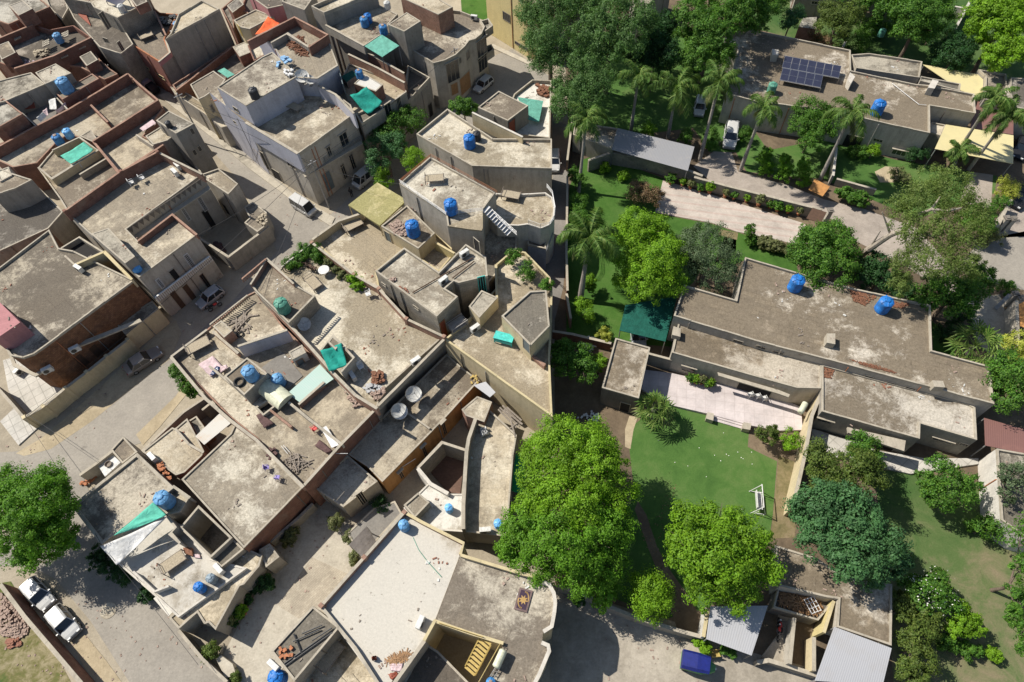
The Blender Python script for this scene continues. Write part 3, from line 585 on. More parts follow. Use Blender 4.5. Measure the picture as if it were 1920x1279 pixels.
# ------------------------------------------------------------------ plants
LEAFK=0.70
def leafcloud(lobes,per,size,seed,clump=0.42,down=-0.45,gap=0.0,aspect=0.55,droop=0.0,nleaf=60):
    """leaf quads in clumps over the shell of every lobe ((x,y,z),radius,flatness), with a looser fill inside"""
    rng=np.random.default_rng(seed); VV=[]
    C=np.array([l[0] for l in lobes],float); RR=np.array([l[1] for l in lobes],float)
    def leaves(p,d,cr,n,size,dens=1.0):
        ld=rng.normal(size=(len(p),n,3)); ld/=np.linalg.norm(ld,axis=2,keepdims=True)
        q=p[:,None,:]+ld*(cr[:,None,None]*rng.uniform(0.35,1.0,size=(len(p),n,1)))*np.array([1,1,0.8])
        q[:,:,2]-=droop*rng.random((len(p),n))**2*cr[:,None]*2
        nn=d[:,None,:]*0.5+ld*0.8+rng.normal(size=ld.shape)*0.5+np.array([0,0,0.45]); nn=nn.reshape(-1,3); nn/=np.linalg.norm(nn,axis=1,keepdims=True)
        q=q.reshape(-1,3); a=rng.normal(size=q.shape); a[:,2]-=droop*1.5; u=a-nn*(a*nn).sum(1,keepdims=True); u/=np.linalg.norm(u,axis=1,keepdims=True); v=np.cross(nn,u)
        s=size*rng.uniform(0.6,1.3,size=(len(q),1)); u=u*s; v=v*s*aspect
        VV.append(np.stack([q-u*0.5,q+v*0.5-u*0.05,q+u*0.5,q-v*0.5-u*0.05],1).reshape(-1,3))
    for (c,r,fl) in lobes:
        c=np.array(c,float); nc=max(24,int(per*r*r)); d=rng.normal(size=(nc*3,3)); d/=np.linalg.norm(d,axis=1,keepdims=True); d=d[d[:,2]>down][:nc]
        rad=r*rng.uniform(0.62,1.08,size=(len(d),1))*(1+0.13*np.sin(3.1*d[:,:1]*2+seed)*np.cos(2.7*d[:,1:2]*2+seed*1.7)); p=c+d*rad*np.array([1,1,fl]); keep=np.ones(len(p),bool)
        for c2,r2 in zip(C,RR):
            if np.allclose(c2,c): continue
            keep&=~(np.linalg.norm(p-c2,axis=1)<0.62*r2)
        if gap>0: keep&=rng.random(len(p))>gap
        p=p[keep]; d=d[keep]
        if len(p)==0: continue
        cr=clump*min(r,2.0)*rng.uniform(0.5,1.15,size=len(p)); leaves(p,d,cr,nleaf,size)
        ni=int(nc*0.45*(1-gap)); di=rng.normal(size=(ni,3)); di/=np.linalg.norm(di,axis=1,keepdims=True); di[:,2]=np.maximum(di[:,2],down); pi=c+di*r*rng.uniform(0.15,0.66,size=(ni,1)); leaves(pi,di,np.full(ni,clump*min(r,2.0)),max(8,nleaf//2),size*1.15)
    return np.concatenate(VV)
def L3(k,s,base_z=None):
    """lobes 'x,y,r,z' in photo pixels -> world"""
    out=[]
    for w in s.split():
        x,y,r,z=map(float,w.split(',')); (gx,gy),=t(k,'%f,%f'%(x,y)); rr=r*(500/1881 if k else 1)
        out.append((tuple(P((gx,gy),z)),rr*SCL((gx,gy),z),0.85))
    return out
def tree(name,label,lob,leaf,seed=1,per=4.2,size=0.34,nleaf=60,trunk=0.22,bark='bark',base=None,cat='tree',group=None,gap=0.0,droop=0.0,limbs=True,clump=0.40,base_z=0.0,down=-0.45,aspect=0.55,cname='crown'):
    lobes=[(l[0],l[1]*1.0,l[2]) for l in (L3(0,lob) if isinstance(lob,str) else lob)]
    W=np.array([l[1]**2 for l in lobes]); C=np.array([l[0] for l in lobes]); c=(C*W[:,None]).sum(0)/W.sum()
    b=np.array([c[0],c[1],base_z]) if base is None else np.array(base,float)
    e=empty(name,b,label,cat,group); V=leafcloud(lobes,per*2.1,size*LEAFK,seed,gap=gap*.8,droop=droop,nleaf=int(nleaf*1.75),clump=clump,down=down,aspect=aspect); build_quads(cname,V,leaf,e)
    if limbs:
        m=MB(); rng=random.Random(seed); zlow=min(l[0][2]-l[1]*0.6 for l in lobes); fork=np.array([b[0]*.6+c[0]*.4,b[1]*.6+c[1]*.4,max(base_z+0.35*(c[2]-base_z),min(zlow,base_z+0.6*(c[2]-base_z)))])
        mid=(b+fork)/2+np.array([rng.uniform(-.15,.15),rng.uniform(-.15,.15),0]); m.path([b-np.array([0,0,.1]),b+np.array([0,0,.25]),mid,fork],[trunk*1.5,trunk*1.15,trunk,trunk*.85],9); m.build('trunk',bark,e)
        m=MB()
        for l in lobes:
            q=np.array(l[0]); k=fork*.45+q*.55+np.array([rng.uniform(-.3,.3),rng.uniform(-.3,.3),-0.2*l[1]]); m.path([fork,k,q],[trunk*.7,trunk*.42,trunk*.2],6)
            for j in range(4):
                a=rng.uniform(0,6.28); s=q+np.array([math.cos(a)*l[1]*.75,math.sin(a)*l[1]*.75,rng.uniform(-.1,.5)*l[1]]); m.path([k*.5+q*.5,s],[trunk*.26,trunk*.08],5)
        m.build('limb',bark,e)
    return e
def shrub(label,k,s,leaf,seed=1,size=0.22,name='shrub',nleaf=50,per=7,group=None,**kw):
    lob=[(l[0],l[1]*1.22,l[2]) for l in L3(k,s)]; lo=min(l[0][2]-l[1] for l in lob)
    return tree(name,label,lob,leaf,seed,per=per,size=size,nleaf=nleaf,trunk=0.07,cat=kw.pop('cat','shrub'),cname='foliage',group=group,down=-0.8,**kw)
def frond(m,o,a,el,L,rng,w=0.42,droop=1.5,n=15):
    L=L*1.12; droop=droop*1.12
    """one pinnate frond: rib with leaflets on both sides"""
    pts=[]; p=np.array(o,float); ang=el; st=L/n
    for i in range(n+1):
        pts.append(p.copy()); p=p+np.array([math.cos(a)*math.cos(ang),math.sin(a)*math.cos(ang),math.sin(ang)])*st; ang-=droop/n*(0.5+1.0*i/n)
    sd=np.array([-math.sin(a),math.cos(a),0])
    for i in range(n): m.tube(pts[i],pts[i+1],.035*(1-i/n)+.008,.035*(1-(i+1)/n)+.008,4,False)
    for i in range(2,n+1):
        tpr=math.sin(math.pi*min(1,(i+1)/(n+1.5)))**0.6; d=(pts[i]-pts[i-1]); d/=np.linalg.norm(d)
        for s in (-1,1):
            for sub in (0.0,0.25,0.5,0.75):
                q=pts[i-1]+(pts[i]-pts[i-1])*sub; tip=q+(sd*s*0.85+d*0.55)*L*w*0.55*tpr*rng.uniform(.75,1.15)+np.array([0,0,-L*0.15*rng.uniform(.3,1.7)]); ww=d*0.045
                md=(q+tip)/2+np.array([0,0,0.05*L*0.3]); m.add([q-ww,q+ww,md+ww*.9,tip,md-ww*.9],[(0,1,2,3,4)])
def royal_palm(label,crown,basep,h,seed,L=3.4,n=13,name='palm_tree',tr=0.2):
    rng=random.Random(seed); L*=rng.uniform(.88,1.15); n+=rng.randint(-2,2); b=P(basep,0); c=P(crown,h); e=empty(name,b,label,'palm tree')
    m=MB(); k=8; pts=[b+(c-b)*(i/k)+np.array([0,0,-0.05 if i==0 else 0]) for i in range(k+1)]; rad=[tr*(1.25-0.45*i/k+0.12*math.sin(i*1.1)) for i in range(k+1)]; m.path(pts,rad,10); m.build('trunk','palm_bark',e)
    dd=(c-b)/np.linalg.norm(c-b); MB().path([c,c+dd*0.5,c+dd*1.1],[tr*.85,tr*.8,tr*.35],9).build('crownshaft','leaf_palm',e)
    top=c+dd*1.0
    for i in range(n):
        a=i*2.39996+rng.uniform(-.25,.25); el=R(68)-R(62)*(i/n)+rng.uniform(-.12,.12); m=MB(); frond(m,top,a,el,L*rng.uniform(.7,1.12)*(0.8 if i<2 else 1),rng,droop=rng.uniform(1.3,2.4)); m.build('frond','leaf_palm',e)
    for i in range(2 if seed%3 else 3):
        m=MB(); frond(m,top-dd*.5,rng.uniform(0,6.28),R(-35),L*.75,rng,droop=1.0); m.build('frond','leaf_drab',e)
    return e
def fan_palm(label,crown,h,seed,rad=1.7,n=26,dead=4):
    rng=random.Random(seed); c=P(crown,h); b=np.array([c[0],c[1],0]); e=empty('fan_palm',b,label,'palm tree'); MB().path([b,c],[.28,.22],9).build('trunk','palm_bark',e)
    for i in range(n):
        a=i*2.39996; el=R(78)-R(100)*(i/n); m=MB(); d=np.array([math.cos(a)*math.cos(el),math.sin(a)*math.cos(el),math.sin(el)]); st=c+d*rad*0.55*rng.uniform(.75,1.2); m.tube(c,st,.03,.025,4,False)
        sd=np.array([-math.sin(a),math.cos(a),0])
        for j in range(11):
            th=R(-100+200*j/10); v=d*math.cos(th)+sd*math.sin(th); tip=st+v*rad*0.55*rng.uniform(.85,1.1)+np.array([0,0,-0.3*rad*rng.uniform(.2,1)]); wv=(-d*math.sin(th)+sd*math.cos(th))*0.085; md=st+v*rad*.3; m.add([st,md-wv,tip,md+wv],[(0,1,2,3)])
        m.build('frond','leaf_palm' if i<n-dead else 'leaf_drab',e)
    return e
def pile(name,label,k,s,z,mat,n,sz,cat='rubble',seed=1,hgt=0.35,asp=1.0):
    """a heap of broken pieces inside an outline"""
    rng=random.Random(seed); q=[P(p,z) for p in t(k,s)]; c=np.mean(q,axis=0); m=MB()
    for i in range(n):
        j=rng.randrange(len(q)); a=q[j]; b=q[(j+1)%len(q)]; u=rng.random(); w=math.sqrt(rng.random()); p=c+((a*(1-u)+b*u)-c)*w; hz=hgt*(1-w)*rng.random()
        m.box((p[0],p[1],z+hz+sz*0.25),(sz*asp*rng.uniform(.6,1.3),sz*rng.uniform(.4,.8),sz*rng.uniform(.3,.6)),rng.uniform(0,3.14))
    o=m.build(name,mat,None,loc=(c[0],c[1],z)); tag(o,label,cat); return o
def planks(name,label,k,s,z,mat,cat,w=0.12,seed=1,group=None):
    """loose poles or boards lying about, each given by its two ends"""
    e=[t(k,q) for q in s.split('|')]; m=MB(); c=np.mean([P(p,z) for q in e for p in q],axis=0)
    for i,q in enumerate(e):
        a,b=P(q[0],z),P(q[1],z); zz=z+0.05+0.03*i; m.tube((a[0],a[1],zz),(b[0],b[1],zz),w/2,w/2,6)
    o=m.build(name,mat,None,loc=(c[0],c[1],z)); return tag(o,label,cat,group)
def crumple(name,label,k,s,z,mat,cat,seed=1,hgt=0.12):
    """a cloth thrown down or spread out, with folds"""
    rng=np.random.default_rng(seed); px=t(k,s); c=[P(q,z) for q in px]; g=9; V=[]
    for j in range(g+1):
        for i in range(g+1):
            u,w=i/g,j/g; q=(c[0]*(1-u)+c[1]*u)*(1-w)+(c[3]*(1-u)+c[2]*u)*w; V.append(q+np.array([*(rng.normal(size=2)*0.02),0.03+hgt*rng.random()*(0.3 if i in(0,g) or j in (0,g) else 1)]))
    Fc=[(j*(g+1)+i,j*(g+1)+i+1,(j+1)*(g+1)+i+1,(j+1)*(g+1)+i) for j in range(g) for i in range(g)]
    m=np.mean(c,axis=0); o=build(name,V,Fc,mat,None,smooth=True,loc=(m[0],m[1],z)); sm=o.modifiers.new('thick','SOLIDIFY'); sm.thickness=0.02; return tag(o,label,cat)
# ================================================================== ground, roads, lawns
g0=build('ground',[(-500,-300,-0.02),(500,-300,-0.02),(500,600,-0.02),(-500,600,-0.02)],[(0,1,2,3)],'dirt'); tag(g0,kind='structure')
ground('garden_soil',0,'1045,-260 2400,-260 2300,1500 1330,1500 1330,1185 1040,1100 1040,560 1065,230',1,'soil')
ground('road',0,'-160,860 0,848 92,843 170,790 250,726 319,673 440,560 520,470 575,415 625,440 560,500 480,570 400,660 354,735 266,830 200,852 149,890 110,960 -160,1000',1,'asphalt')
ground('road',0,'-120,1030 0,1012 60,985 150,880 200,1000 262,1095 330,1170 445,1310 262,1310 170,1165 106,1088 60,1062 -120,1060',2,'asphalt')
ground('road',0,'520,470 440,330 380,262 330,190 235,140 150,60 60,-40 90,-60 180,40 265,125 330,175 400,220 480,300 560,372 625,440',3,'asphalt')
ground('road',0,'575,440 640,385 700,330 780,262 850,195 905,112 960,92 1040,150 1000,172 900,235 760,335 690,410 610,470',4,'asphalt')
ground('road',0,'1040,1096 1120,1128 1180,1152 1330,1200 1440,1232 1560,1262 1640,1310 1030,1310',2,'concrete_yard')
ground('road',0,'1790,505 1840,450 1990,420 1990,560 1880,535',3,'asphalt')
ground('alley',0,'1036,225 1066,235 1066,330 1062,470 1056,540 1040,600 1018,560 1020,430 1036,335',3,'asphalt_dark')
ground('dust_verge',0,'30,850 80,820 150,760 260,660 300,620 330,600 340,625 320,672 250,727 172,790 95,842 45,855',3,'dust')
ground('dust_verge',0,'268,835 300,800 345,745 380,705 395,668 355,700 330,742 255,815',3,'dust')
ground('dust_verge',0,'131,1200 160,1190 200,1240 250,1310 190,1310',3,'dust')
ground('courtyard',0,'385,1290 460,1150 560,950 640,960 690,1040 600,1145 500,1300 400,1330',1,'concrete_pale')
ground('brick_paving',0,'520,1135 585,1045 650,1075 690,1060 600,1140 560,1160',2,'brick_paving')
ground('wasteland',0,'-40,1100 20,1090 90,1200 150,1310 -60,1310',1,'rough_grass')
for s,m in (('1176,806 1210,780 1262,758 1330,778 1405,800 1402,838 1430,852 1457,865 1449,965 1442,1015 1400,1040 1330,1140 1250,1160 1120,1110 1110,1040 1190,930','lawn'),
 ('1640,880 1740,890 1830,905 1890,960 1990,1000 1990,1330 1680,1330 1660,1100','lawn_dry'),
 ('1088,300 1125,290 1245,335 1240,400 1232,440 1330,470 1300,530 1262,560 1260,650 1140,642 1062,636 1062,470 1068,350','lawn_bright'),
 ('1228,400 1335,420 1381,436 1380,470 1300,520 1238,445','lawn_bright'),('1360,440 1385,436 1420,450 1485,468 1500,520 1395,488 1330,520','lawn_bright'),
 ('1085,60 1375,60 1370,180 1440,282 1540,262 1680,300 1870,330 1865,362 1720,410 1540,335 1470,330 1400,322 1380,285 1330,285 1300,240 1150,258 1085,215','lawn'),
 ('1400,-120 2100,-120 2100,140 1860,150 1600,100 1400,50','lawn_dry'),('860,-60 920,-60 916,40 866,26','lawn_bright')):
    ground('lawn',0,s,2,m)
ground('lawn',0,'1745,600 1790,640 1790,680 1750,660',2,'lawn_bright')
ground('garden_path',0,'1196,940 1212,965 1232,1025 1250,1060 1300,1130 1318,1170 1300,1190 1270,1180 1240,1090 1218,1035 1190,955',3,'soil')
ground('garden_path',0,'1180,780 1196,782 1188,805 1182,842 1172,838 1172,805',4,'dust')
ground('flowerbed',0,'1460,855 1502,870 1490,1008 1445,1010 1450,960',3,'flowerbed'); ground('flowerbed',0,'1405,800 1500,812 1500,860 1430,850 1404,838',4,'soil')
ground('flowerbed',0,'1352,430 1384,437 1382,450 1345,440',3,'flowerbed')
ground('driveway',0,'1243,338 1330,364 1420,392 1505,418 1530,432 1510,462 1484,456 1440,446 1381,434 1335,418 1228,398',3,'pave_pink')
ground('driveway',0,'1300,312 1338,284 1372,286 1384,322 1480,348 1545,374 1620,392 1720,428 1800,520 1790,560 1700,500 1600,450 1560,412 1530,390 1450,374 1330,338',3,'pave_drive')
ground('driveway',0,'1818,322 1862,328 1858,392 1800,378',3,'pave_drive'); ground('driveway',0,'1880,380 1990,370 1990,440 1872,446',3,'pave_drive')
ground('driveway',0,'1812,560 1875,552 1900,640 1890,700 1830,640',4,'concrete_pale')
ground('flowerbed',0,'1640,322 1660,312 1685,314 1696,330 1680,342 1650,342',3,'dust')
slab('terrace','',33,'930,275 1130,300 1880,470 2040,540 2050,700 1881,705 1680,668 1400,590 1110,522 915,415',0.35,'tile_pink')
slab('terrace','',34,'385,690 640,770 880,850 1180,900 1560,900 1560,940 1080,1010 860,960 600,900 380,860',0.25,'tile_white')
slab('terrace','',31,'20,210 110,180 400,400 560,330 860,110 900,70 880,150 190,600 70,480',0.15,'tile_white')
slab('driveway_ramp','',31,'0,640 100,545 260,690 130,808',0.12,'tile_white')
slab('pavement','',0,'296,178 320,172 420,262 500,325 560,372 600,392 628,408 620,424 570,392 470,318 395,256',0.13,'concrete_pale')
slab('pavement','',0,'924,82 1000,118 1002,126 920,88',0.14,'concrete_pale')
# ================================================================== houses right of the lane (bungalows)
LT='lit'
b1=house('bungalow','low bungalow with two blue tanks and a mottled flat roof above a pink terrace',0,'1397,482 1420,489 1500,512 1600,540 1745,572 1748,657 1856,686 1865,758 1553,674 1420,640 1263,592 1283,534 1380,562',4.9,lip=.28,roof='roof_old',wall='plaster_pale',cap='cap',cat='bungalow')
vol(b1.root,t(0,'1272,604 1420,648 1541,683 1540,728 1493,727 1460,718 1260,661'),3.7,lip=.16,roof='roof_old',wall='plaster_pale',wname='verandah_block')
b1v=vol(b1.root,t(0,'1541,683 1680,720 1819,757 1829,764 1832,825 1726,794 1725,823 1541,771'),3.75,lip=.2,roof='roof_old',wall='plaster_grey',wname='verandah_block',cap='cap')
strip(b1.root,34,'460,420 385,600 340,860 275,1140 262,1240',3.0,0,.28,'plaster_cream','party_wall','cap')
MB().prism(ccw(xy(Q(33,'1450,293 1881,418 1960,450 1950,470 1881,445 1460,318',3.05))),2.9,3.05).build('sunshade','cap',b1.root)
MB().prism(ccw(xy(Q(34,'636,680 1047,775 1036,850 640,720',3.1))),2.85,3.1).build('sunshade','cap',b1.root)
for s in ('115,140 185,168','0,100 28,122','755,312 815,342','905,360 980,385','1040,395 1115,418'): opening(b1,34,s,bars=0,frame='cap')
for s in ('1560,62 1630,90','1685,97 1755,120','1845,142 1881,160'): opening(b1,33,s,bars=0,frame='cap')
V1=Vol(); V1.poly=ccw(xy(Q(0,'1272,604 1541,683 1540,728 1493,727 1460,718 1260,661',3.7))); V1.z=3.7; V1.root=b1.root
opening(V1,33,'1205,240 1285,300',frame='cap',hood=.4); opening(V1,33,'1600,370 1870,490','door',frame='cap',pane='painted_shade')
opening(b1v,34,'430,610 520,660',frame='cap',hood=.35); opening(b1v,34,'1240,750 1370,800',frame='cap',hood=.3); opening(b1v,34,'870,790 960,840','door',pane='painted_shade',frame='cap'); opening(b1v,34,'1480,805 1540,830',frame='cap')
for s in ('490,20 550,20 550,95 490,85','1235,350 1310,355 1325,400 1250,395'): 
    q=ccw(xy(Q(34,s,5.5))); MB().prism(q,4.6,5.5).build('chimney','cap',b1.root)
for s in ('1140,1135 1190,1150 1188,1210 1130,1195',): MB().prism(ccw(xy(Q(23,s,4.3))),3.55,4.3).build('chimney','cap',b1.root)
for s in ('1380,575 1425,585 1420,635 1370,620','1635,645 1690,655 1680,700 1625,690'): MB().prism(ccw(xy(Q(33,s,.75))),0,.75).build('planter','cap',b1.root)
for j,zz in enumerate((.24,.12)): MB().prism(ccw(xy(Q(33,'%d,%d %d,%d %d,%d %d,%d'%(1425,592+j*22,1630,650+j*22,1628,672+j*22,1422,612+j*22),zz))),0,zz).build('step','tile_pink',b1.root)
b2=house('outhouse','small grey flat-roofed outhouse beside the fan palm and brick path',33,'730,50 975,118 895,478 633,402',3.7,roof='roof_old',wall='plaster_dark',cap='cap',lip=.22); opening(b2,33,'765,505 828,570','door',frame='cap',pane='painted_shade'); 
b3=house('bungalow','bungalow carrying the solar panels, with a plain grey gable wall facing the garden',0,'1366,45 1420,57 1595,94 1596,132 1720,158 1745,160 1827,176 1830,212 1744,198 1744,249 1681,236 1580,212 1500,200 1420,190 1361,175 1378,118 1384,88 1360,75',4.8,lip=.3,roof='roof_old',wall='plaster_pale',cat='bungalow')
vol(b3.root,t(14,'660,385 790,375 1165,432 1145,548 700,480'),4.6,lip=.3,roof='roof_grey',wall='plaster_pale',wname='side_wing')
vol(b3.root,t(14,'1145,535 1435,590 1430,640 1150,570'),4.4,lip=.25,roof='roof_grey',wall='plaster_pale',wname='side_wing')
vol(b3.root,t(14,'1225,860 1330,880 1300,960 1215,930'),3.0,lip=.2,roof='roof_pale',wall='plaster_grey',wname='porch')
opening(b3,14,'960,1045 1040,1105',frame='cap_white',hood=.5); opening(b3,14,'625,955 735,1010','door',pane='painted_shade',frame='cap'); opening(b3,14,'820,975 880,1005',frame='cap')
for s in ('1235,560 1280,570 1250,625 1205,618','655,510 690,540 660,590 640,565','105,345 150,352 148,390 105,385'): MB().prism(ccw(xy(Q(14,s,5.6))),4.5,5.6).build('chimney','cap_white',b3.root)
b4=house('house','grey house at the top edge behind the leafy shrubs',0,'1500,-90 1700,-80 1690,-8 1610,-18 1500,-28',5,roof='roof_grey',wall='plaster_grey',lip=.3); opening(b4,14,'835,85 895,120',frame='cap',hood=.3); opening(b4,14,'385,5 440,35',frame='cap_white',hood=.3)
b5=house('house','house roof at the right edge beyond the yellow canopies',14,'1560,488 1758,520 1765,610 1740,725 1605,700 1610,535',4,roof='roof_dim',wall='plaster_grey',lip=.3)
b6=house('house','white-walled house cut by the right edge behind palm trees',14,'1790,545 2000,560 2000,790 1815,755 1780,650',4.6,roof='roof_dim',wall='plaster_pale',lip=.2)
b7=house('house','house with a long whitewashed side wall at the right edge beside the small lawn',0,'1869,841 1990,862 1990,1030 1925,1010 1878,975',3.4,roof='roof_grey',wall='plaster_white',lip=.25)
b8=house('shed','low rendered shed joined to the grey carport',13,'440,860 750,905 705,1050 430,950',2.9,roof='roof_old',wall='plaster_grey',lip=.15,cat='shed')
b9=house('house','grey roofed building under the tall trees at the top',0,'1180,-60 1262,-40 1215,8 1208,35 1190,30',5,roof='roof_dim',wall='plaster_grey',lip=.2)
b9b=house('shed','small tile-roofed shelter among the shrubs at the top edge',14,'325,125 420,120 415,205 290,190',2.6,roof='roof_grey',wall='brick_pale',lip=0,cat='shed')
# yard house bottom right
b10=house('outhouse','L-shaped outhouse roof under the dark green tree at the bottom right',44,'125,312 420,402 560,500 700,560 952,588 948,1022 560,890 572,692 490,680 160,602',3.4,roof='roof_old',wall='plaster_pale',cap='cap',lip=.15)
vol(b10.root,t(44,'150,606 170,600 545,706 430,845 112,752'),2.2,lip=.5,th=.14,roof='roof_dim',wall='plaster_dark',wname='store_room')
vol(b10.root,t(44,'65,770 110,755 262,826 240,970 220,1150 70,1130 30,1100 180,900 150,800'),.35,lip=.0,roof='concrete_yard',wall='plaster_pale',wname='yard_floor')
strip(b10.root,44,'262,826 230,1150',2.2,0,.25,'plaster_pale','yard_wall','cap'); strip(b10.root,44,'400,962 400,1200',2.2,0,.25,'plaster_cream','yard_wall','cap'); strip(b10.root,44,'540,706 470,930',3.0,0,.2,'plaster_yellow','yard_wall','cap_yellow'); strip(b10.root,44,'0,1140 80,1125 230,1170 420,1230',1.3,0,.3,'block_grey','yard_wall','cap')
sheet('metal_canopy','large grey corrugated metal roof at the bottom right corner',44,'542,888 948,1040 885,1300 405,1270',[3.5,3.5,2.9,2.9],'sheet_grey','canopy')
sheet('metal_canopy','grey corrugated roof with red edging above the flowers by the concrete yard',43,'1400,745 1805,740 1690,1092 1370,975',[3.2,3.2,2.8,2.8],'sheet_grey','canopy')
strip(None,43,'1385,745 1350,960',2.6,0,.25,'plaster_white','side_wall','cap_yellow','whitewashed short wall beside the red-edged metal roof','wall')
sheet('carport','long grey corrugated carport roof over parked cars',13,'745,903 1287,1035 1240,1205 700,1055',[3.0,3.0,2.8,2.8],'sheet_dim','carport')
sheet('shade_canopy','dark green shade cloth carport on the lawn beside the bungalow',23,'800,985 1165,925 1082,1243 757,1165',[2.9,2.9,2.8,2.8],'net_green','canopy')
sheet('carport','pale yellow sheet roof behind the solar panel bungalow',14,'1168,455 1603,532 1600,697 1440,640',[3.4]*4,'sheet_yellow','carport')
sheet('carport','pale yellow sheet roof in front of the two right edge palms',14,'1330,878 1807,955 1805,1155 1252,1050',[3.2]*4,'sheet_yellow','carport')
sheet('carport','dull red sheet roof beside the bungalow at the right edge',34,'1600,615 1900,700 1900,870 1608,810',[2.9]*4,'sheet_red','carport')
sheet('carport','brown red sheet roof between the two yellow canopies',14,'1560,700 1810,740 1805,950 1500,900',[2.7]*4,'sheet_red','carport')
# boundary walls on the garden side
strip(None,13,'540,1130 700,1075 960,1120 1230,1195 1345,1240',2.0,0,.3,'block_grey','boundary_wall','cap','mouldy grey block wall under the grey carport','wall')
strip(None,23,'1285,82 1500,140 1881,235 2120,295 2190,312',1.7,0,.3,'block_grey','boundary_wall','cap','mouldy grey block wall behind the row of potted plants','wall')
strip(None,43,'325,600 500,655 700,752 900,832 1200,922 1350,962',1.8,0,.28,'plaster_grey','boundary_wall','cap','grey wall between the concrete yard and the shrubs','wall')
strip(None,23,'385,905 415,1080',2.0,0,.22,'brick_pale','boundary_wall','cap','weathered brick wall beside the trunk of the lawn palm','wall')
strip(None,13,'425,840 390,1130',2.0,0,.22,'brick_pale','boundary_wall','cap','brick garden wall along the dark lane by the palm','wall')
strip(None,0,'1064,330 1062,470 1064,545',1.9,0,.22,'brick','boundary_wall','cap','dark brick wall on the lane side of the garden shrubs','wall')
strip(None,33,'270,0 430,25 700,90',1.4,0,.25,'brick','boundary_wall','cap','low brick wall behind the tree by the yellow house','wall')
strip(None,33,'960,160 1130,205',2.2,0,.2,'plaster_grey','boundary_wall','cap','grey wall joining the outhouse and the bungalow terrace','wall')
strip(None,14,'560,1040 535,1240',1.6,0,.25,'plaster_pale','boundary_wall','cap_white','pale garden wall behind the palm next to the round tree','wall')
strip(None,24,'560,95 690,130 840,170',1.1,0,.25,'plaster_grey','boundary_wall','cap','low grey wall beyond the broad leaved hedge','wall')
strip(None,14,'1500,10 1395,205',1.7,0,.3,'plaster_white','boundary_wall','cap_white','white wall running up beside the top right trees','wall')
strip(None,14,'1395,45 1480,60',1.7,0,.25,'plaster_white','boundary_wall','cap_white','short white cross wall at the top right','wall')
strip(None,14,'645,240 605,330',2.2,0,.25,'plaster_cream','boundary_wall','cap_white','cream wall end by the red leaved shrubs','wall')
strip(None,24,'1830,955 1840,1279',2.2,0,.3,'plaster_pale','boundary_wall','cap','pale wall along the driveway at the right edge','wall')
strip(None,24,'1790,240 1690,440',1.8,0,.3,'plaster_pale','boundary_wall','cap','cream gate wall beside the clipped round bush at the right edge','wall')
for i,(s,l) in enumerate((('1830,900','dark capped gate pillar at the end of the right edge drive'),('1870,930','dark capped gate pillar standing outermost by the right edge drive'),('1770,365','grey gate pillar on the paving by the gum tree'),('520,310','gate pillar at the low end of the potted plant wall'),('1815,370','grey gate pillar nearer to the paved right edge drive'))):
    c=P(t(24,s)[0],2.3); e=empty('gate_pillar',(c[0],c[1],0),l,'pillar','gate pillars'); MB().box((c[0],c[1],1.05),(.55,.55,2.1)).build('shaft','plaster_pale',e); MB().box((c[0],c[1],2.17),(.72,.72,.14)).box((c[0],c[1],2.29),(.4,.4,.1)).build('capstone','plaster_dark',e)
sheet('gate','brown metal gate leaf at the end of the pink striped driveway',24,'345,375 390,298 490,332 450,408',[1.9,2.0,2.0,1.9],'wood_dark','gate',posts=0)
sheet('gate','orange wooden gate leaf at the palm garden',24,'362,172 405,95 512,150 462,218',[1.8,2.2,2.2,1.8],'wood_orange','gate',posts=0)
sheet('gate','brown wooden gate leaf at the right edge',24,'1835,985 1881,960 1900,1150 1845,1130',[2,2.2,2.2,2],'wood_orange','gate',posts=0)
sheet('gate','grey metal gate leaf leaning open on the right edge drive',24,'1665,1005 1770,905 1800,915 1690,1020',[.3,1.9,1.9,.3],'metal_grey','gate',posts=0)
# ================================================================== houses between the lane and the street (middle)
m1=house('terrace_house','house with a wide open roof terrace with chairs, a bed and a green tarpaulin',22,'30,890 180,715 392,545 690,775 870,850 1060,1085 1330,1215 1300,1225 880,1600 850,1730 700,1660 600,1560 460,1400 230,1110',6.1,lip=.12,roof='roof_cream',wall='plaster_grey',cap='cap')
strip(m1.root,22,'392,545 690,770 865,870 1060,1082 1325,1208',7.0,m1.zr,.22,'brick_pale','parapet_wall','cap',piers=4)
strip(m1.root,32,'1325,62 860,530',6.75,m1.zr,.22,'plaster_grey','parapet_wall','cap')
m1w=strip(m1.root,22,'0,890 230,1115 390,1290 550,1470 700,1620 855,1715',7.5,m1.zr,.25,'brick_pale','parapet_wall','cap')
m1r=room(m1,22,'-40,840 75,660 265,835 415,918 230,1112 0,890',8.3,roof='roof_tan',wall='block_grey',lip=.25,cap='cap',th=.16)
def balustrade(parent,k,s,z,h,mat='cap_white',n=16):
    pts=xy([P(q,z) for q in t(k,s)]); b=band(pts,z-.08,z,.16).build('railing',mat,parent); m=MB()
    for i in range(len(pts)-1):
        d=pts[i+1]-pts[i]; l=np.linalg.norm(d); nn=max(2,int(l/.24))
        for j in range(nn+1): c=pts[i]+d*j/nn; m.box((c[0],c[1],z-.08-(h-.08)/2),(.09,.09,h-.08))
    m.build('baluster',mat,b)
balustrade(m1.root,22,'180,715 392,545',6.95,.95); balustrade(m1.root,22,'-100,800 70,658',8.9,.6,'brick_pale'); strip(m1.root,22,'-40,840 75,660 265,835',8.7,8.0,.15,'brick_pale','parapet_wall','cap'); balustrade(m1.root,22,'230,1108 412,920',8.8,.5,'cap')
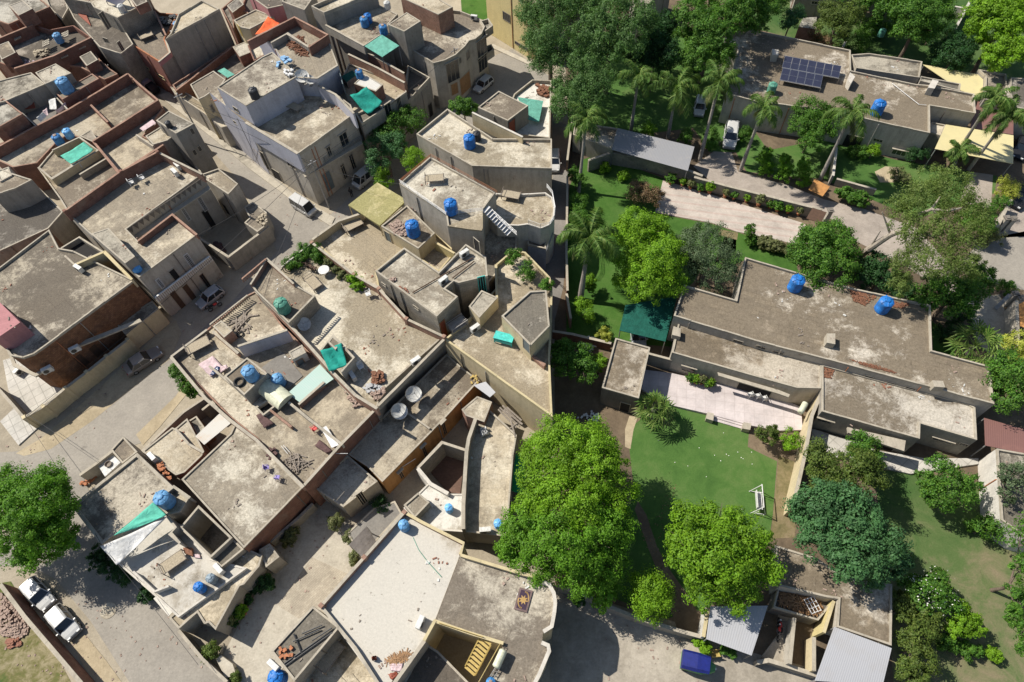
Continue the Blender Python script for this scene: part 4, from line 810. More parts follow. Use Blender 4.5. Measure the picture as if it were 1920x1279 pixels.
m2=house('house','house with a pale open court and rooms between the big terrace and the round house',22,'395,522 565,405 750,335 880,425 1060,275 1265,480 1400,600 1400,620 1290,750 1170,670 1040,590 850,745 870,860 690,790',4.3,lip=.3,roof='roof_cream',wall='plaster_pale',cap='cap_yellow')
strip(m2.root,22,'398,522 575,395 752,335',5.2,m2.zr,.25,'plaster_cream','street_wall','cap')
m2r=room(m2,22,'880,428 1065,280 1262,478 1145,588',6.2,base=3.0,roof='roof_tan',wall='plaster_cream',cap='cap',lip=.18); opening(m2r,22,'905,470 960,540','door',parent=m2.root,frame='cap',pane='door_grey')
strip(m2.root,22,'1262,540 1400,620',5.4,m2.zr,.2,'plaster_yellow','court_wall','cap_yellow')
sheet('porch_roof','mossy yellow flat porch roof over the gateway of the pale court',22,'650,280 855,120 1065,245 872,425',[5.9]*4,'roof_moss','porch roof',th=.22,base=4.0,post_mat='plaster_cream')
mg=house('flat_roof_house','grey rendered upper storey with an L-shaped pale roof next to the yellow walled terrace',22,'840,745 1000,615 1045,580 1170,665 1290,750 1480,555 1622,645 1635,780 1430,830 1395,815 1335,868 1425,925 1275,1068',9.2,lip=.35,roof='roof_pale',wall='block_grey',cap='cap')
opening(mg,22,'885,825 920,858',bars=0,frame='cap'); opening(mg,22,'1110,990 1150,1020',bars=0,frame='cap'); opening(mg,22,'1300,1105 1345,1210','door',frame='wood',pane='door_red'); opening(mg,22,'1560,790 1630,900',frame='turquoise',bars=2); opening(mg,22,'1365,880 1390,930',frame='cap')
my=house('yellow_house','cream yellow house with a sloping triangular roof terrace and a six sided rooftop room',0,'873,603 890,585 929,541 929,496 962,468 985,472 1032,520 1036,540 1034,612 1031,670 1036,782 833,636',6.6,lip=.5,roof='roof_cream',wall='plaster_cream',cap='cap_yellow',th=.2)
myr=room(my,23,'-75,1062 125,887 243,880 266,1132 130,1272 55,1195',9.0,roof='roof_grey',wall='plaster_cream',cap='cap',lip=.2); myr.root=my.root; opening(myr,33,'88,75 140,160','door',frame='cap',pane='door_grey')
mb=room(my,22,'1500,995 1590,880 1705,932 1575,1075',8.0,roof='roof_grey',wall='plaster_cream',cap='cap',lip=.1,name='water_room')
strip(my.root,22,'1575,1100 1700,960 1690,700',7.2,6.1,.18,'plaster_cream','inner_wall','cap_yellow')
MB().prism(ccw(xy(Q(33,'125,170 140,160 240,235 225,255',6.7))),6.1,6.7).build('planter','brick_pale',my.root)
mh=house('round_house','house with a steel stair and a curved white balcony roof over the lane',22,'1010,128 1226,-62 1690,190 1600,310 1592,452 1352,430 1340,345',9.4,lip=.3,roof='roof_pale',wall='plaster_pale',cap='cap')
mht=vol(mh.root,t(22,'1600,330 1690,195')+t(23,'0,205 235,190 285,225 302,290 296,360 265,420 200,445 110,415 40,425')+t(22,'1700,420'),6.9,lip=.35,roof='roof_cream',wall='plaster_white',cap='cap_white',wname='curved_wing')
mhl=vol(mh.root,t(22,'1590,448 1842,488 1836,590 1640,830 1400,615 1395,440'),5.0,lip=.1,roof='roof_grey',wall='plaster_pale',wname='lower_wing')
MB().prism(ccw(xy(Q(22,'1352,428 1600,330 1600,440 1592,460 1500,450',9.6))),9.4,9.6).build('stair_roof','roof_cream',mh.root)
mhc=vol(mh.root,t(23,'110,440 240,448 240,590 110,560'),4.2,lip=.2,roof='roof_dim',wall='plaster_blue',wname='stair_block')
m=MB()
for j in range(10):
    u=j/9; a=np.array(t(22,'1625,312')[0])*(1-u)+np.array(t(22,'1785,470')[0])*u; zz=9.1-2.2*u; c=P(a,zz); m.box((c[0],c[1],zz),(.36,1.1,.06),R(-40))
m.build('stair_tread','white_paint',mh.root)
m=MB()
for j in range(9): c=P(t(23,'%f,%f'%(72,435+j*16))[0],6.3-.42*j); m.box((c[0],c[1],c[2]),(1.1,.34,.08),0)
m.build('stair_tread','door_grey',mh.root)
def rail(parent,k,s,z,h=.9,mat='metal_grey',n=3,name='railing',r=.025):
    pts=xy([P(q,z) for q in t(k,s)]); m=MB()
    for i in range(len(pts)-1):
        for j in range(n): zz=z-h*j/n; m.tube((*pts[i],zz),(*pts[i+1],zz),r,r,5)
        l=np.linalg.norm(pts[i+1]-pts[i]); q=max(1,int(l/1.3))
        for j in range(q+1): c=pts[i]+(pts[i+1]-pts[i])*j/q; m.tube((*c,z-h),(*c,z),r,r,5)
    return m.build(name,mat,parent)
rail(mh.root,22,'1010,100 1340,330 1600,300',9.95,.6,'white_paint'); rail(mh.root,22,'1230,-80 1700,180',9.95,.5,'terracotta',2,r=.018); rail(mh.root,22,'1010,105 1226,-75',9.8,.4,'terracotta')
rail(mh.root,23,'245,130 285,180 305,290 298,355 265,400 200,415 115,385',7.6,.7,'white_paint'); rail(mh.root,22,'1640,290 1840,470',8.9,.8,'metal_grey'); rail(mh.root,23,'240,590 262,540 290,470',4.6,.6,'metal_grey')
opening(mhl,22,'1535,520 1585,605','door',parent=mh.root,frame='cap',pane='painted_shade')
mi=house('flat_roof_house','flat roofed house with a bright blue and a dark tank over the green street trees',12,'1130,945 1350,765 1670,975 2087,978 2088,1188 1525,1170',6.9,lip=.4,roof='roof_cream',wall='plaster_pale',cap='cap')
strip(mi.root,12,'1525,792 1881,965',7.6,5.5,.2,'plaster_cream','parapet_wall','cap_white')
mj=house('small_house','small square house with a tan roof and dark red door',12,'1565,757 1712,640 1921,745 1775,852',6.6,lip=.18,roof='roof_tan',wall='plaster_grey',cap='cap'); opening(mj,12,'1772,870 1825,935','door',frame='plaster_dark',pane='door_red')
mk=house('courtyard_house','low house with white roof and faded turquoise cover beside the lane',13,'15,660 140,562 278,568 268,975 -110,930 -20,740',4.2,lip=.45,roof='roof_white',wall='plaster_white',cap='cap')
sheet('roof_cover','faded turquoise cover sheet on the white roof beside the lane',13,'40,685 220,712 190,862 110,840',[4.9,4.6,4.4,4.6],'tarp_teal','cover',posts=0,base=3.8)
ml=house('low_house','long low roof with two satellite dishes above the orange facade',32,'650,872 885,615 1345,162 1452,258 1575,350 1330,620 890,1068 780,955',3.5,lip=.1,roof='roof_tan',wall='plaster_orange',cap='cap')
for s in ('1300,650 1350,720','1160,820 1215,875','1010,985 1035,1040'): opening(ml,32,s,frame='wood',hood=.5,bars=1)
mm=house('low_house','small square roof below the brick walled terrace, beside the weedy courtyard',32,'388,1092 645,875 858,1062 615,1245',3.4,lip=.2,roof='roof_tan',wall='plaster_grey',cap='cap'); opening(mm,32,'690,1150 800,1210',frame='cap',hood=.3)
mn=house('lane_house','narrow pale roof beside the bright trees with stacked timber at its top end',32,'1545,640 1650,560 1840,735 1815,880 1783,1279 1760,1450 1470,1420 1478,1200 1500,900',3.4,lip=.25,roof='roof_pale',wall='plaster_grey',cap='cap')
strip(mn.root,32,'1548,622 1500,760 1485,850 1475,1000 1462,1240 1462,1400',4.6,0,.3,'block_grey','court_wall','cap')
mo=house('courtyard_house','small house round a triangular brick floored court with a white sloping wall',32,'1040,1250 1215,1075 1350,1150 1465,1150 1465,1420 1310,1410 1170,1400',2.8,lip=.1,roof='roof_white',wall='plaster_white',cap='cap_white')
strip(mo.root,32,'1478,842 1312,788 1140,970',3.3,0,.22,'block_grey','court_wall','cap'); strip(mo.root,32,'1140,970 1230,1080 1355,1150',3.3,0,.3,'plaster_white','court_wall','cap_white')
vol(mo.root,t(32,'1200,960 1310,830 1475,860 1440,1150 1350,1140'),.1,lip=0,roof='brick_floor',wall='brick',wname='court_floor'); vol(mo.root,t(32,'1040,1230 1145,1140 1225,1210 1120,1320'),4.0,lip=.15,roof='roof_pale',wall='plaster_grey',wname='rooftop_room')
mp=house('store_hut','brick hut with a pale roof between the orange facade and the stacked timber',32,'1450,555 1560,462 1665,502 1610,645 1480,600',4.0,lip=.05,roof='roof_pale',wall='brick_pale',cap='cap',cat='hut'); sheet('loose_sheet','grey sheet leaning on the hut below the long cream wall',32,'1535,385 1620,360 1690,435 1650,470',[4.4,4.6,4.5,4.3],'sheet_grey','sheet',posts=0,base=3.4)
# ------------------------------------------------------------------ terrace block left of the brick wall
mq=house('terrace_house','brick walled house with cluttered white roof terraces and a deep light well',0,'320,669 385,620 464,553 480,545 530,610 580,660 622,690 706,767 640,833 568,912 480,822 431,783',5.9,lip=.15,roof='roof_pale!',wall='brick',cap='brick_pale')
strip(mq.root,31,'1205,185 1450,480 1620,630 1806,770 2140,1105',6.6,mq.zr,.25,'brick_pale','parapet_wall','cap')
balustrade(mq.root,21,'1480,1122 1745,915',6.7,.8,'cap'); strip(mq.root,31,'1205,185 1460,-8',6.5,mq.zr,.2,'plaster_dark','parapet_wall','cap')
strip(mq.root,32,'230,505 370,620 610,805',6.5,mq.zr,.2,'plaster_pale','divider_wall','cap'); strip(mq.root,32,'300,520 480,362',6.6,mq.zr,.2,'brick_pale','divider_wall','cap')
strip(mq.root,31,'1500,5 1680,160',6.5,mq.zr,.22,'brick_pale','divider_wall','cap'); strip(mq.root,32,'-130,110 220,-5',7.8,mq.zr,.2,'plaster_lilac','divider_wall','cap')
strip(mq.root,32,'850,545 600,800 330,1100',6.4,mq.zr,.22,'brick','parapet_wall','cap')
mqr=room(mq,31,'1580,322 1742,188 1885,300 1722,455',7.9,roof='roof_tan',wall='plaster_grey',cap='cap',lip=.15)
vol(mq.root,t(32,'-10,540 80,485 140,530 50,600'),6.3,base=5.7,lip=.5,th=.18,roof='painted_shade',wall='plaster_grey',wname='light_well')  # shallow well, black floor paints in the shade of a deep shaft
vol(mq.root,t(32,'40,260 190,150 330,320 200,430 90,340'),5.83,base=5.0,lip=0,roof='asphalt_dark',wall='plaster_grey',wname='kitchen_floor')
sheet('roof_sheet','pale mint corrugated sheets laid over the light well beside the green tarpaulin',32,'222,442 450,238 548,340 308,505',[6.5,6.6,6.5,6.4],'sheet_mint','roof sheet',base=5.8)
kc=room(mq,32,'228,150 325,98 352,155 255,205',7.2,roof='roof_white',wall='plaster_white',lip=.06,name='kitchen_hut')
opening(kc,32,'300,205 345,270','door',parent=mq.root,frame='wood',pane='door_grey')
n=14; V=[];Fc=[]; a0,a1=P(t(32,'55,370')[0],7.0),P(t(32,'200,490')[0],7.0); d=(a1-a0)/np.linalg.norm(a1-a0); sd=np.array([-d[1],d[0],0])
for k in range(n+1):
    th=math.pi*k/n
    for c in (a0,a1): V.append(c+sd*1.0*math.cos(th)+np.array([0,0,0.75*math.sin(th)-.6]))
for k in range(n): Fc.append((2*k,2*k+1,2*k+3,2*k+2))
Fc+=[tuple(range(0,2*n+2,2)),tuple(range(2*n+1,0,-2)),(0,2*n,2*n+1,1)]
bc=np.mean(V,axis=0); e=empty('vault_cover',(bc[0],bc[1],6.2),'yellowish half-round cover over the stair beside the light well','cover'); build('shell',V,Fc,'tank_cream',e,smooth=False)
# low roofs at the left

mr=house('low_house','low roof with a cracked pale screed and a line of bricks next to the lane',31,'1000,852 1215,682 1235,690 1320,618 1440,850 1425,880 1300,1000 1240,1020',3.6,lip=.12,roof='roof_pale',wall='brick',cap='cap')
strip(mr.root,31,'1000,850 1300,570 1450,470',2.9,0,.2,'plaster_grey','street_wall','cap')
ms=house('low_house','wide mottled roof edged with brick in the middle of the left block',0,'340,899 432,812 440,795 480,822 568,914 457,1028',4.4,lip=.14,roof='roof_pale',wall='brick',cap='cap')
mt=house('corner_house','corner house with a mouldy grey roof half in the shade of the big street tree',0,'133,948 257,849 324,912 288,943 190,1022',4.6,lip=.25,roof='roof_mould',wall='plaster_pale',cap='cap',th=.3)
mt2=house('annexe','small square flat roof at the street corner joining the mouldy grey roof',31,'780,842 870,745 970,855 862,938',3.6,lip=.15,roof='roof_tan',wall='plaster_grey',cap='cap')
strip(mt.root,31,'560,1020 680,935 790,850',1.8,0,.25,'plaster_pale','verandah_wall','cap')
mu=house('white_roofed_house','house with a crumpled white cover and a sunken court behind it',0,'187,1024 287,944 315,970 338,983 395,1047 463,1065 334,1158 295,1122 230,1065',3.3,lip=.1,roof='roof_white',wall='plaster_white',cap='cap_white')
sheet('tarpaulin','large white tarpaulin stretched over the roof corner near the big street tree',41,'705,322 1178,108 875,405 820,452',[5.2,5.6,4.6,4.6],'tarp_white','tarpaulin',posts=0,base=3,sag=.25)
sheet('tarpaulin','bright mint green cloth strip beside the large white tarpaulin',41,'800,245 1078,10 1172,100 1060,150',[5.5,5.9,5.9,5.6],'tarp_mint','tarpaulin',posts=0,base=3,sag=.15)
vol(mu.root,t(41,'1265,190 1400,30 1640,260 1485,405'),4.4,base=0.0,lip=3.9,th=.2,roof='roof_dim',wall='plaster_cream',wname='sunken_court',cap='cap')
vol(mu.root,t(41,'1480,400 1640,262 1720,340 1560,470'),3.9,lip=.2,base=3.1,roof='roof_grey',wall='plaster_grey',wname='rooftop_room')
mv=house('porch','long thin concrete porch roof along the lane with a stepped tan slab',41,'1190,825 1370,668 1600,440 1740,335 1850,385 1830,460 1720,590 1690,600 1520,912 1470,860 1440,870 1390,790 1260,905',3.0,lip=.14,roof='roof_cream',wall='plaster_grey',cap='cap')
sheet('roof_sheet','grey cement sheet propped by the porch beside the lane',41,'1082,690 1190,600 1305,690 1190,815',[2.4,2.9,2.9,2.4],'roof_white','roof sheet',posts=0)
MB().prism(ccw(xy(Q(41,'1520,1110 1560,1090 1640,1150 1665,1230 1590,1250',.9))),0,.9).build('step_plinth','concrete_pale',mv.root)
strip(None,41,'1260,915 1430,1120 1600,1279',1.6,0,.22,'plaster_dark','boundary_wall','cap','dark wall between the lane and the pale brick paved courtyard','wall')
# ------------------------------------------------------------------ bottom house
mw=house('corner_villa','large house with a whitewashed roof and a tan roof with curved balcony corners',42,'1047,85 1165,148 1465,300 1440,380 1262,845 1185,985 900,1350 460,745',6.5,lip=0,roof='roof_white',wall='plaster_cream',cap='cap_yellow')
strip(mw.root,42,'460,740 1047,80',7.1,mw.zr,.22,'brick_pale','parapet_wall','cap',piers=3.4); strip(mw.root,42,'1047,80 1165,148 1465,300 1440,380',7.1,mw.zr,.22,'brick_pale','parapet_wall','cap_yellow'); strip(mw.root,42,'1262,845 1185,985',7.0,mw.zr,.2,'plaster_cream','parapet_wall','cap_yellow'); strip(mw.root,42,'460,745 700,1040 900,1350',7.0,mw.zr,.2,'plaster_grey','parapet_wall','cap')
mwb=vol(mw.root,t(42,'1442,382 1880,515')+t(43,'225,545 270,585 303,690 300,770 282,885 220,925 210,1005 262,1030 240,1110 130,1340')+t(42,'1600,1400 1745,1010 1262,850'),6.55,lip=0,roof='roof_tan',wall='plaster_cream',cap='cap_yellow',wname='curved_wing')
strip(mw.root,42,'1442,382 1880,515 2030,548',7.1,6.55,.2,'plaster_cream','parapet_wall','cap_yellow'); strip(mw.root,43,'205,570 262,590 295,650 305,720 298,790 280,885 222,922',7.0,6.55,.25,'plaster_white','parapet_wall','cap_white'); strip(mw.root,43,'208,1000 255,1020 262,1060 240,1110 190,1230 130,1340',7.0,6.55,.25,'plaster_white','parapet_wall','cap_white'); strip(mw.root,42,'1255,845 1500,930 1745,1005',6.95,6.55,.2,'plaster_cream','parapet_wall','cap_yellow')
strip(mw.root,42,'1190,985 980,1279 900,1400',6.6,0,.25,'plaster_grey','wing_wall','cap')
mwl=vol(mw.root,t(42,'1190,1000 1285,1060 1520,1300 1400,1400 980,1400'),4.4,lip=.1,roof='roof_dim',wall='plaster_grey',wname='lower_wing')
a=P(t(42,'1620,985')[0],6.4); b=P(t(42,'1510,1200')[0],3.2); d=b-a; m=MB(); w=np.array([d[1],-d[0],0]); w/=np.linalg.norm(w)
for j in range(9): q=a+d*j/8; m.box(q,(.22,1.05,.06),math.atan2(d[1],d[0])); m.box(q-np.array([0,0,.2]),(.05,1.05,.3),math.atan2(d[1],d[0]))
for s in (-1,1): m.add([a+w*s*.5+np.array([0,0,.1]),b+w*s*.5+np.array([0,0,.1]),b+w*s*.6+np.array([0,0,.1]),a+w*s*.6+np.array([0,0,.1]),a+w*s*.5-np.array([0,0,.3]),b+w*s*.5-np.array([0,0,.3]),b+w*s*.6-np.array([0,0,.3]),a+w*s*.6-np.array([0,0,.3])],[(0,1,2,3),(7,6,5,4),(0,4,5,1),(2,6,7,3),(1,5,6,2),(3,7,4,0)])
m.build('staircase','yellow_paint',mw.root)
rail(mw.root,42,'1720,1010 1570,1279',7.3,.5,'yellow_paint',2); rail(mw.root,42,'1290,860 1600,960',7.2,.4,'yellow_paint',2)
mx=house('flat_roof_house','small square roof scattered with steel rods beside the whitewashed roof',42,'105,1062 400,740 590,890 270,1275',6.6,lip=.15,roof='roof_grey',wall='plaster_grey',cap='cap')
mx2=house('low_terrace','shaded lower terrace with washing lines below the whitewashed roof',42,'290,1275 600,950 700,1040 960,1300 900,1420 250,1420',4.4,lip=.25,roof='roof_cream',wall='plaster_grey',cap='cap'); 
mz=house('small_house','tent covered hut squeezed between the courtyard and the whitewashed roof',42,'640,230 830,50 980,0 1030,90 740,400',1.2,lip=.05,roof='asphalt_dark',wall='brick',cap='cap',cat='hut'); sheet('tent_cloth','dark grey peaked cloth over the weedy corner of the courtyard',42,'655,310 780,180 850,290 750,400',[2.3,3.4,2.6,2.3],'tarp_grey','tent',base=0)
strip(None,41,'0,588 170,815 575,1290',2.3,0,.3,'brick','boundary_wall','cap','long dark brick wall beside the two white cars','wall')

room(mq,21,'1500,1135 1560,1092 1640,1165 1580,1215',7.3,roof='roof_pale',wall='brick_pale',lip=.05); strip(mq.root,32,'-330,250 -180,370',6.4,mq.zr,.18,'plaster_pale','divider_wall','cap'); strip(mq.root,32,'100,560 250,680',6.3,mq.zr,.18,'brick_pale','divider_wall','brick_pale')
vol(mr.root,t(31,'1320,640 1385,600 1450,690 1395,735'),2.8,lip=.15,roof='roof_grey',wall='brick_pale',wname='store_room'); strip(mr.root,31,'1235,690 1330,800 1435,860',4.1,3.45,.18,'brick_pale','parapet_wall','cap'); strip(mr.root,31,'1425,560 1500,500 1560,580',2.4,0,.2,'block_grey','yard_wall','cap')
vol(ms.root,t(42,'20,345 95,300 165,395 70,470'),2.6,lip=.1,roof='roof_pale',wall='plaster_grey',wname='porch'); vol(ms.root,t(42,'-70,380 20,345 60,420 -30,470'),1.6,lip=.05,roof='roof_tan',wall='plaster_grey',wname='porch'); strip(ms.root,42,'100,290 300,120 400,20',1.4,0,.25,'plaster_grey','ledge_wall','cap')
room(m1,32,'540,35 600,85 560,135 505,80',8.3,roof='roof_tan',wall='plaster_grey',lip=.05); strip(ml.root,32,'1040,560 1225,690',3.75,ml.zr,.12,'plaster_grey','screed_joint_wall','cap'); strip(mt.root,31,'1080,1215 1225,1100 1340,1180',5.0,3.6,.2,'plaster_grey','parapet_wall','cap'); vol(mt.root,t(31,'1090,1215 1220,1105 1330,1185 1270,1279 1180,1300'),4.5,lip=.2,roof='roof_pale',wall='plaster_grey',wname='tank_platform')
strip(mu.root,41,'1180,110 1240,190 1200,230 1270,300',4.9,3.2,.15,'plaster_pale','screen_wall','cap'); strip(mu.root,41,'940,500 1090,640 1190,600',3.9,3.2,.15,'plaster_white','parapet_wall','cap_white')
for s_,l_ in (('1290,330 1350,330 1360,390 1300,370','red tin box on the white tarpaulin roof'),('1350,370 1400,375 1405,400 1360,395','pink cushion on the white tarpaulin roof')):
    q_=ccw(xy(Q(41,s_,3.6))); o_=MB().prism(q_,3.22,3.6 if 'tin' in l_ else 3.4).build('tin_box' if 'tin' in l_ else 'cushion','rust' if 'tin' in l_ else 'cloth_pink',None,loc=(*np.mean(q_,axis=0),3.22)); tag(o_,l_,'box' if 'tin' in l_ else 'cushion')
# ================================================================== street block (top middle)
a1=house('corner_building','lilac grey three storey corner building with a sunken pale terrace and street shops',12,'-330,640 -75,862 296,1085 692,800 668,738 430,560 285,545 100,640',8.9,lip=.5,roof='roof_pale!',wall='plaster_pale',cap='cap',cat='building')
a1u=vol(a1.root,t(12,'-276,615 -71,745 95,650 285,542 232,470 115,365 40,400'),11.9,lip=.12,roof='roof_tan',wall='plaster_lilac',cap='cap',wname='upper_storey'); a1u.root=a1.root
vol(a1.root,t(12,'-330,650 -276,617 -72,748 0,882 -75,862'),8.95,lip=.0,roof='roof_tan',wall='plaster_lilac',wname='side_bay')
strip(a1.root,12,'-73,862 296,1083',9.0,6.0,.3,'plaster_lilac','facade','cap'); strip(a1.root,12,'440,605 560,665 690,800',10.3,8.0,.22,'plaster_lilac','parapet_wall','cap')
a1v=Vol(); a1v.poly=a1.poly; a1v.z=8.9; a1v.root=a1.root
for s in ('580,960 660,1010','490,1045 540,1090'): opening(a1v,12,s,frame='cap',hood=.3,bars=1)
for s in ('590,1170 650,1250','650,1100 710,1180'): opening(a1v,12,s,frame='cap',bars=1)
opening(a1v,22,'460,70 560,150','door',frame='cap',pane='door_grey'); opening(a1v,22,'590,20 650,80','door',frame='cap',pane='door_grey')
opening(a1v,12,'205,1115 290,1205',frame='cap',hood=.3); opening(a1v,12,'110,650 180,720',i=None,frame='cap') if False else None
for s in ('1640,745 1690,800','1620,830 1750,930'): opening(a1u,11,s,frame='cap',bars=2)
for s in ('1640,930 1700,1010','1730,1010 1800,1090','1805,1075 1870,1150'): opening(a1v,11,s,'door',frame='cap',pane='painted_shade')
for s in ('130,1240 190,1279','20,1060 110,1210'): opening(a1v,12,s,'door',frame='cap',pane='painted_shade')
bq=[P(q,5.2) for q in t(12,'330,1225 745,985 755,1010 345,1250')]; MB().prism(ccw(xy(bq)),5.0,5.2).build('balcony','cap',a1.root); rail(a1.root,12,'340,1190 745,955',6.1,.8,'door_grey',4)
a2=house('stepped_building','cluttered roof stacked with scrap metal and brick enclosures behind the lilac corner building',12,'110,310 225,475 285,545 430,552 578,458 500,250 275,120 0,250',11.2,lip=.1,roof='roof_pale',wall='plaster_lilac',cap='cap',cat='building')
strip(a2.root,12,'-60,290 270,120 505,245 372,332',12.4,a2.zr,.2,'brick','parapet_wall','brick_pale'); strip(a2.root,12,'105,300 220,235 372,332',12.0,a2.zr,.18,'plaster_grey','parapet_wall','cap'); strip(a2.root,12,'285,545 430,552 575,460',11.7,a2.zr,.15,'plaster_lilac','parapet_wall','cap')
a3=house('terrace_house','house with a sagging green tarpaulin over the street and a green floored corner',12,'560,645 655,445 1050,595 1062,648 745,870 692,800',7.4,lip=.25,roof='roof_cream',wall='plaster_grey',cap='cap')
strip(a3.root,12,'650,380 860,480 1048,582',8.6,a3.zr,.22,'brick_pale','parapet_wall','cap'); a3r=room(a3,12,'690,590 765,520 895,597 845,645',9.2,roof='roof_white',wall='brick',lip=.05)
strip(a3.root,12,'420,545 575,455 610,590',10.5,a3.zr,.1,'door_grey','screen'); vol(a3.root,t(12,'600,540 680,495 710,530 640,580'),8.2,base=7.2,lip=0,roof='net_green',wall='plaster_grey',wname='planting_box')
for s in ('880,760 970,830','985,700 1035,770'): opening(a3,12,s,frame='cap',hood=.3)
vol(a3.root,t(12,'700,800 745,872 905,765 870,735'),7.9,base=6.0,lip=.3,roof='roof_grey',wall='plaster_grey',wname='bay')
a4=house('tank_house','house with three blue tanks and a green sheet canopy on a broad tan roof',12,'490,172 850,25 1000,100 930,172 1005,235 870,250 762,322',9.4,lip=.15,roof='roof_tan',wall='plaster_grey',cap='cap')
vol(a4.root,t(12,'388,42 478,88 850,-60 760,-120'),11.5,lip=.5,roof='roof_cream',wall='plaster_grey',wname='upper_storey',cap='cap'); room(a4,12,'930,172 1062,86 1162,148 1045,222',10.9,base=4.0,roof='roof_tan',wall='plaster_grey',lip=.06)
strip(a4.root,12,'490,175 762,322',9.9,8.6,.2,'plaster_pale','parapet_wall','cap'); strip(a4.root,12,'765,360 1045,515',8.3,0,.22,'brick_pale','rear_wall','cap')
sheet('roof_canopy','green sheet canopy below the three blue tanks',12,'765,325 888,245 1010,322 890,402',[9.6,9.8,9.6,9.4],'tarp_teal','canopy',base=6.5)
a5=house('corner_shop_house','curved front corner house above the white hatchback, with balconies',12,'1090,345 1250,445 1330,425 1410,385 1470,330 1505,285 1550,272 1590,240 1615,185 1580,130 1440,75 1300,60 1150,150',7.6,lip=.45,roof='roof_tan',wall='plaster_pale',cap='cap',cat='house')
vol(a5.root,t(12,'1020,-20 1285,102 1388,48 1150,-90'),10.2,lip=.1,roof='roof_cream',wall='brick_pale',wname='upper_storey',cap='cap')
for s,h in (('1290,470 1400,580',.3),('1520,330 1600,410',.3),('1540,440 1610,490',.2),('1430,415 1450,440',0),('1480,375 1508,405',0)): opening(a5,12,s,frame='cap',hood=h)
for s in ('1370,600 1430,650','1445,550 1530,600'): opening(a5,12,s,'door',frame='cap',pane='wood')
vol(a5.root,t(12,'1575,150 1640,130 1672,180 1615,220'),7.4,base=6.2,lip=.5,roof='roof_grey',wall='plaster_grey',wname='balcony'); vol(a5.root,t(12,'1605,330 1660,310 1680,345 1615,390'),4.0,base=2.8,lip=.7,roof='roof_dim',wall='plaster_pale',wname='balcony')
a6=house('small_house','narrow house with a shaded parapet terrace between the brick wall and the curved corner house',12,'1050,600 1070,460 1228,545 1062,722',5.8,lip=.6,roof='roof_dim',wall='plaster_grey',cap='cap'); opening(a6,12,'1210,740 1250,800','door',frame='plaster_dark',pane='painted_shade')
ay=house('yellow_building','pale yellow apartment building with barred windows at the top edge',0,'912,-90 916,62 990,108 1035,120 1060,-60',9.0,pz=0.0,lip=.3,roof='roof_cream',wall='plaster_yellow',cat='building',cap='cap_yellow')
for s in ('1740,75 1795,165','1850,-20 1881,20'): opening(ay,12,s,frame='plaster_dark',bars=3)
opening(ay,13,'40,300 130,370',frame='plaster_dark')
# ------------------------------------------------------------------ block left of the upper street
c1=house('street_building','long grey building with a red curtain and louvred front over the dark upper lane',11,'440,-20 640,20 660,50 828,125 1035,18 1000,-120 500,-160',9.4,lip=.15,roof='roof_cream',wall='block_grey',cat='building',cap='cap')
c1f=vol(c1.root,t(11,'450,-10 520,130 700,330 850,380 940,310 828,127 660,52 600,0'),7.0,lip=.1,roof='roof_dim',wall='block_grey',wname='street_front',cap='cap'); c1f.root=c1.root
for s in ('690,100 790,190','820,300 880,350','720,260 780,310'): opening(c1f,11,s,frame='cap',bars=1)
MB().prism(ccw(xy(Q(11,'500,20 590,60 640,180 560,110',7.1))),4.8,7.1).build('curtain','door_red',c1.root)
c2=house('terrace_house','red fronted house with a planted terrace and rope beds beside the big plain grey wall',11,'828,127 1040,18 1130,90 1255,100 1170,250 1160,275 1198,368 1120,432 925,312',6.6,lip=.35,roof='roof_tan',wall='plaster_red',cap='terracotta')
for s in ('1010,455 1060,500','1100,510 1170,570'): opening(c2,11,s,frame='cap_yellow',bars=1)
c3=house('plain_wall_house','tall house with a big plain grey side wall and a yellowish roof',11,'1165,275 1200,235 1255,100 1422,-2 1548,62',9.4,lip=.3,roof='roof_cream',wall='plaster_grey',cap='cap')
vol(c3.root,t(11,'1118,437 1198,370 1165,278 1400,150 1420,300'),6.5,lip=0,roof='roof_dim',wall='plaster_grey',wname='lower_wing'); strip(c3.root,11,'1118,437 1198,370 1168,278',7.2,6.5,.2,'plaster_pink','parapet_wall','cap')
c4=house('low_house','low brick edged roofs under grey sheeting behind the plain grey wall',11,'1215,600 1640,320 1760,300 1890,400 1510,600 1345,600 1250,650',4.2,lip=.3,roof='roof_dim',wall='brick',cap='brick_pale'); sheet('roof_canopy','small pale green sheet between two upper street roofs',11,'1535,500 1580,478 1655,525 1605,548',[5.2]*4,'tarp_teal','canopy',base=4)
c5=house('yellow_house','mottled roof house with a yellow street front beside the lilac building',11,'1340,595 1505,498 1590,560 1560,600 1440,682 1400,700',7.0,lip=.12,roof='roof_tan',wall='plaster_cream',cap='cap'); opening(c5,11,'1480,740 1500,800',frame='cap')
c6=house('street_shop','low shops with stained awnings along the upper street',11,'1200,610 1310,650 1400,705 1480,790 1640,880 1560,900 1440,800 1230,660',3.6,lip=.1,roof='roof_cream',wall='plaster_pale',cap='cap',cat='shop')
c7=house('small_house','small roof with a yellow door wall near the orange tarpaulin',11,'1648,142 1805,65 1930,115 1760,205 1690,190',8.2,lip=.15,roof='roof_cream',wall='plaster_cream',cap='cap'); opening(c7,11,'1690,200 1720,255','door',frame='yellow_paint',pane='yellow_paint')
c8=house('brick_house','brick parapet roof with two blue tanks and an orange tarpaulin',11,'1745,320 1880,240 1990,160 2080,120 2110,250 1900,370 1790,430',8.2,lip=.6,roof='roof_pale',wall='brick',cap='brick_pale',lipmat='brick')
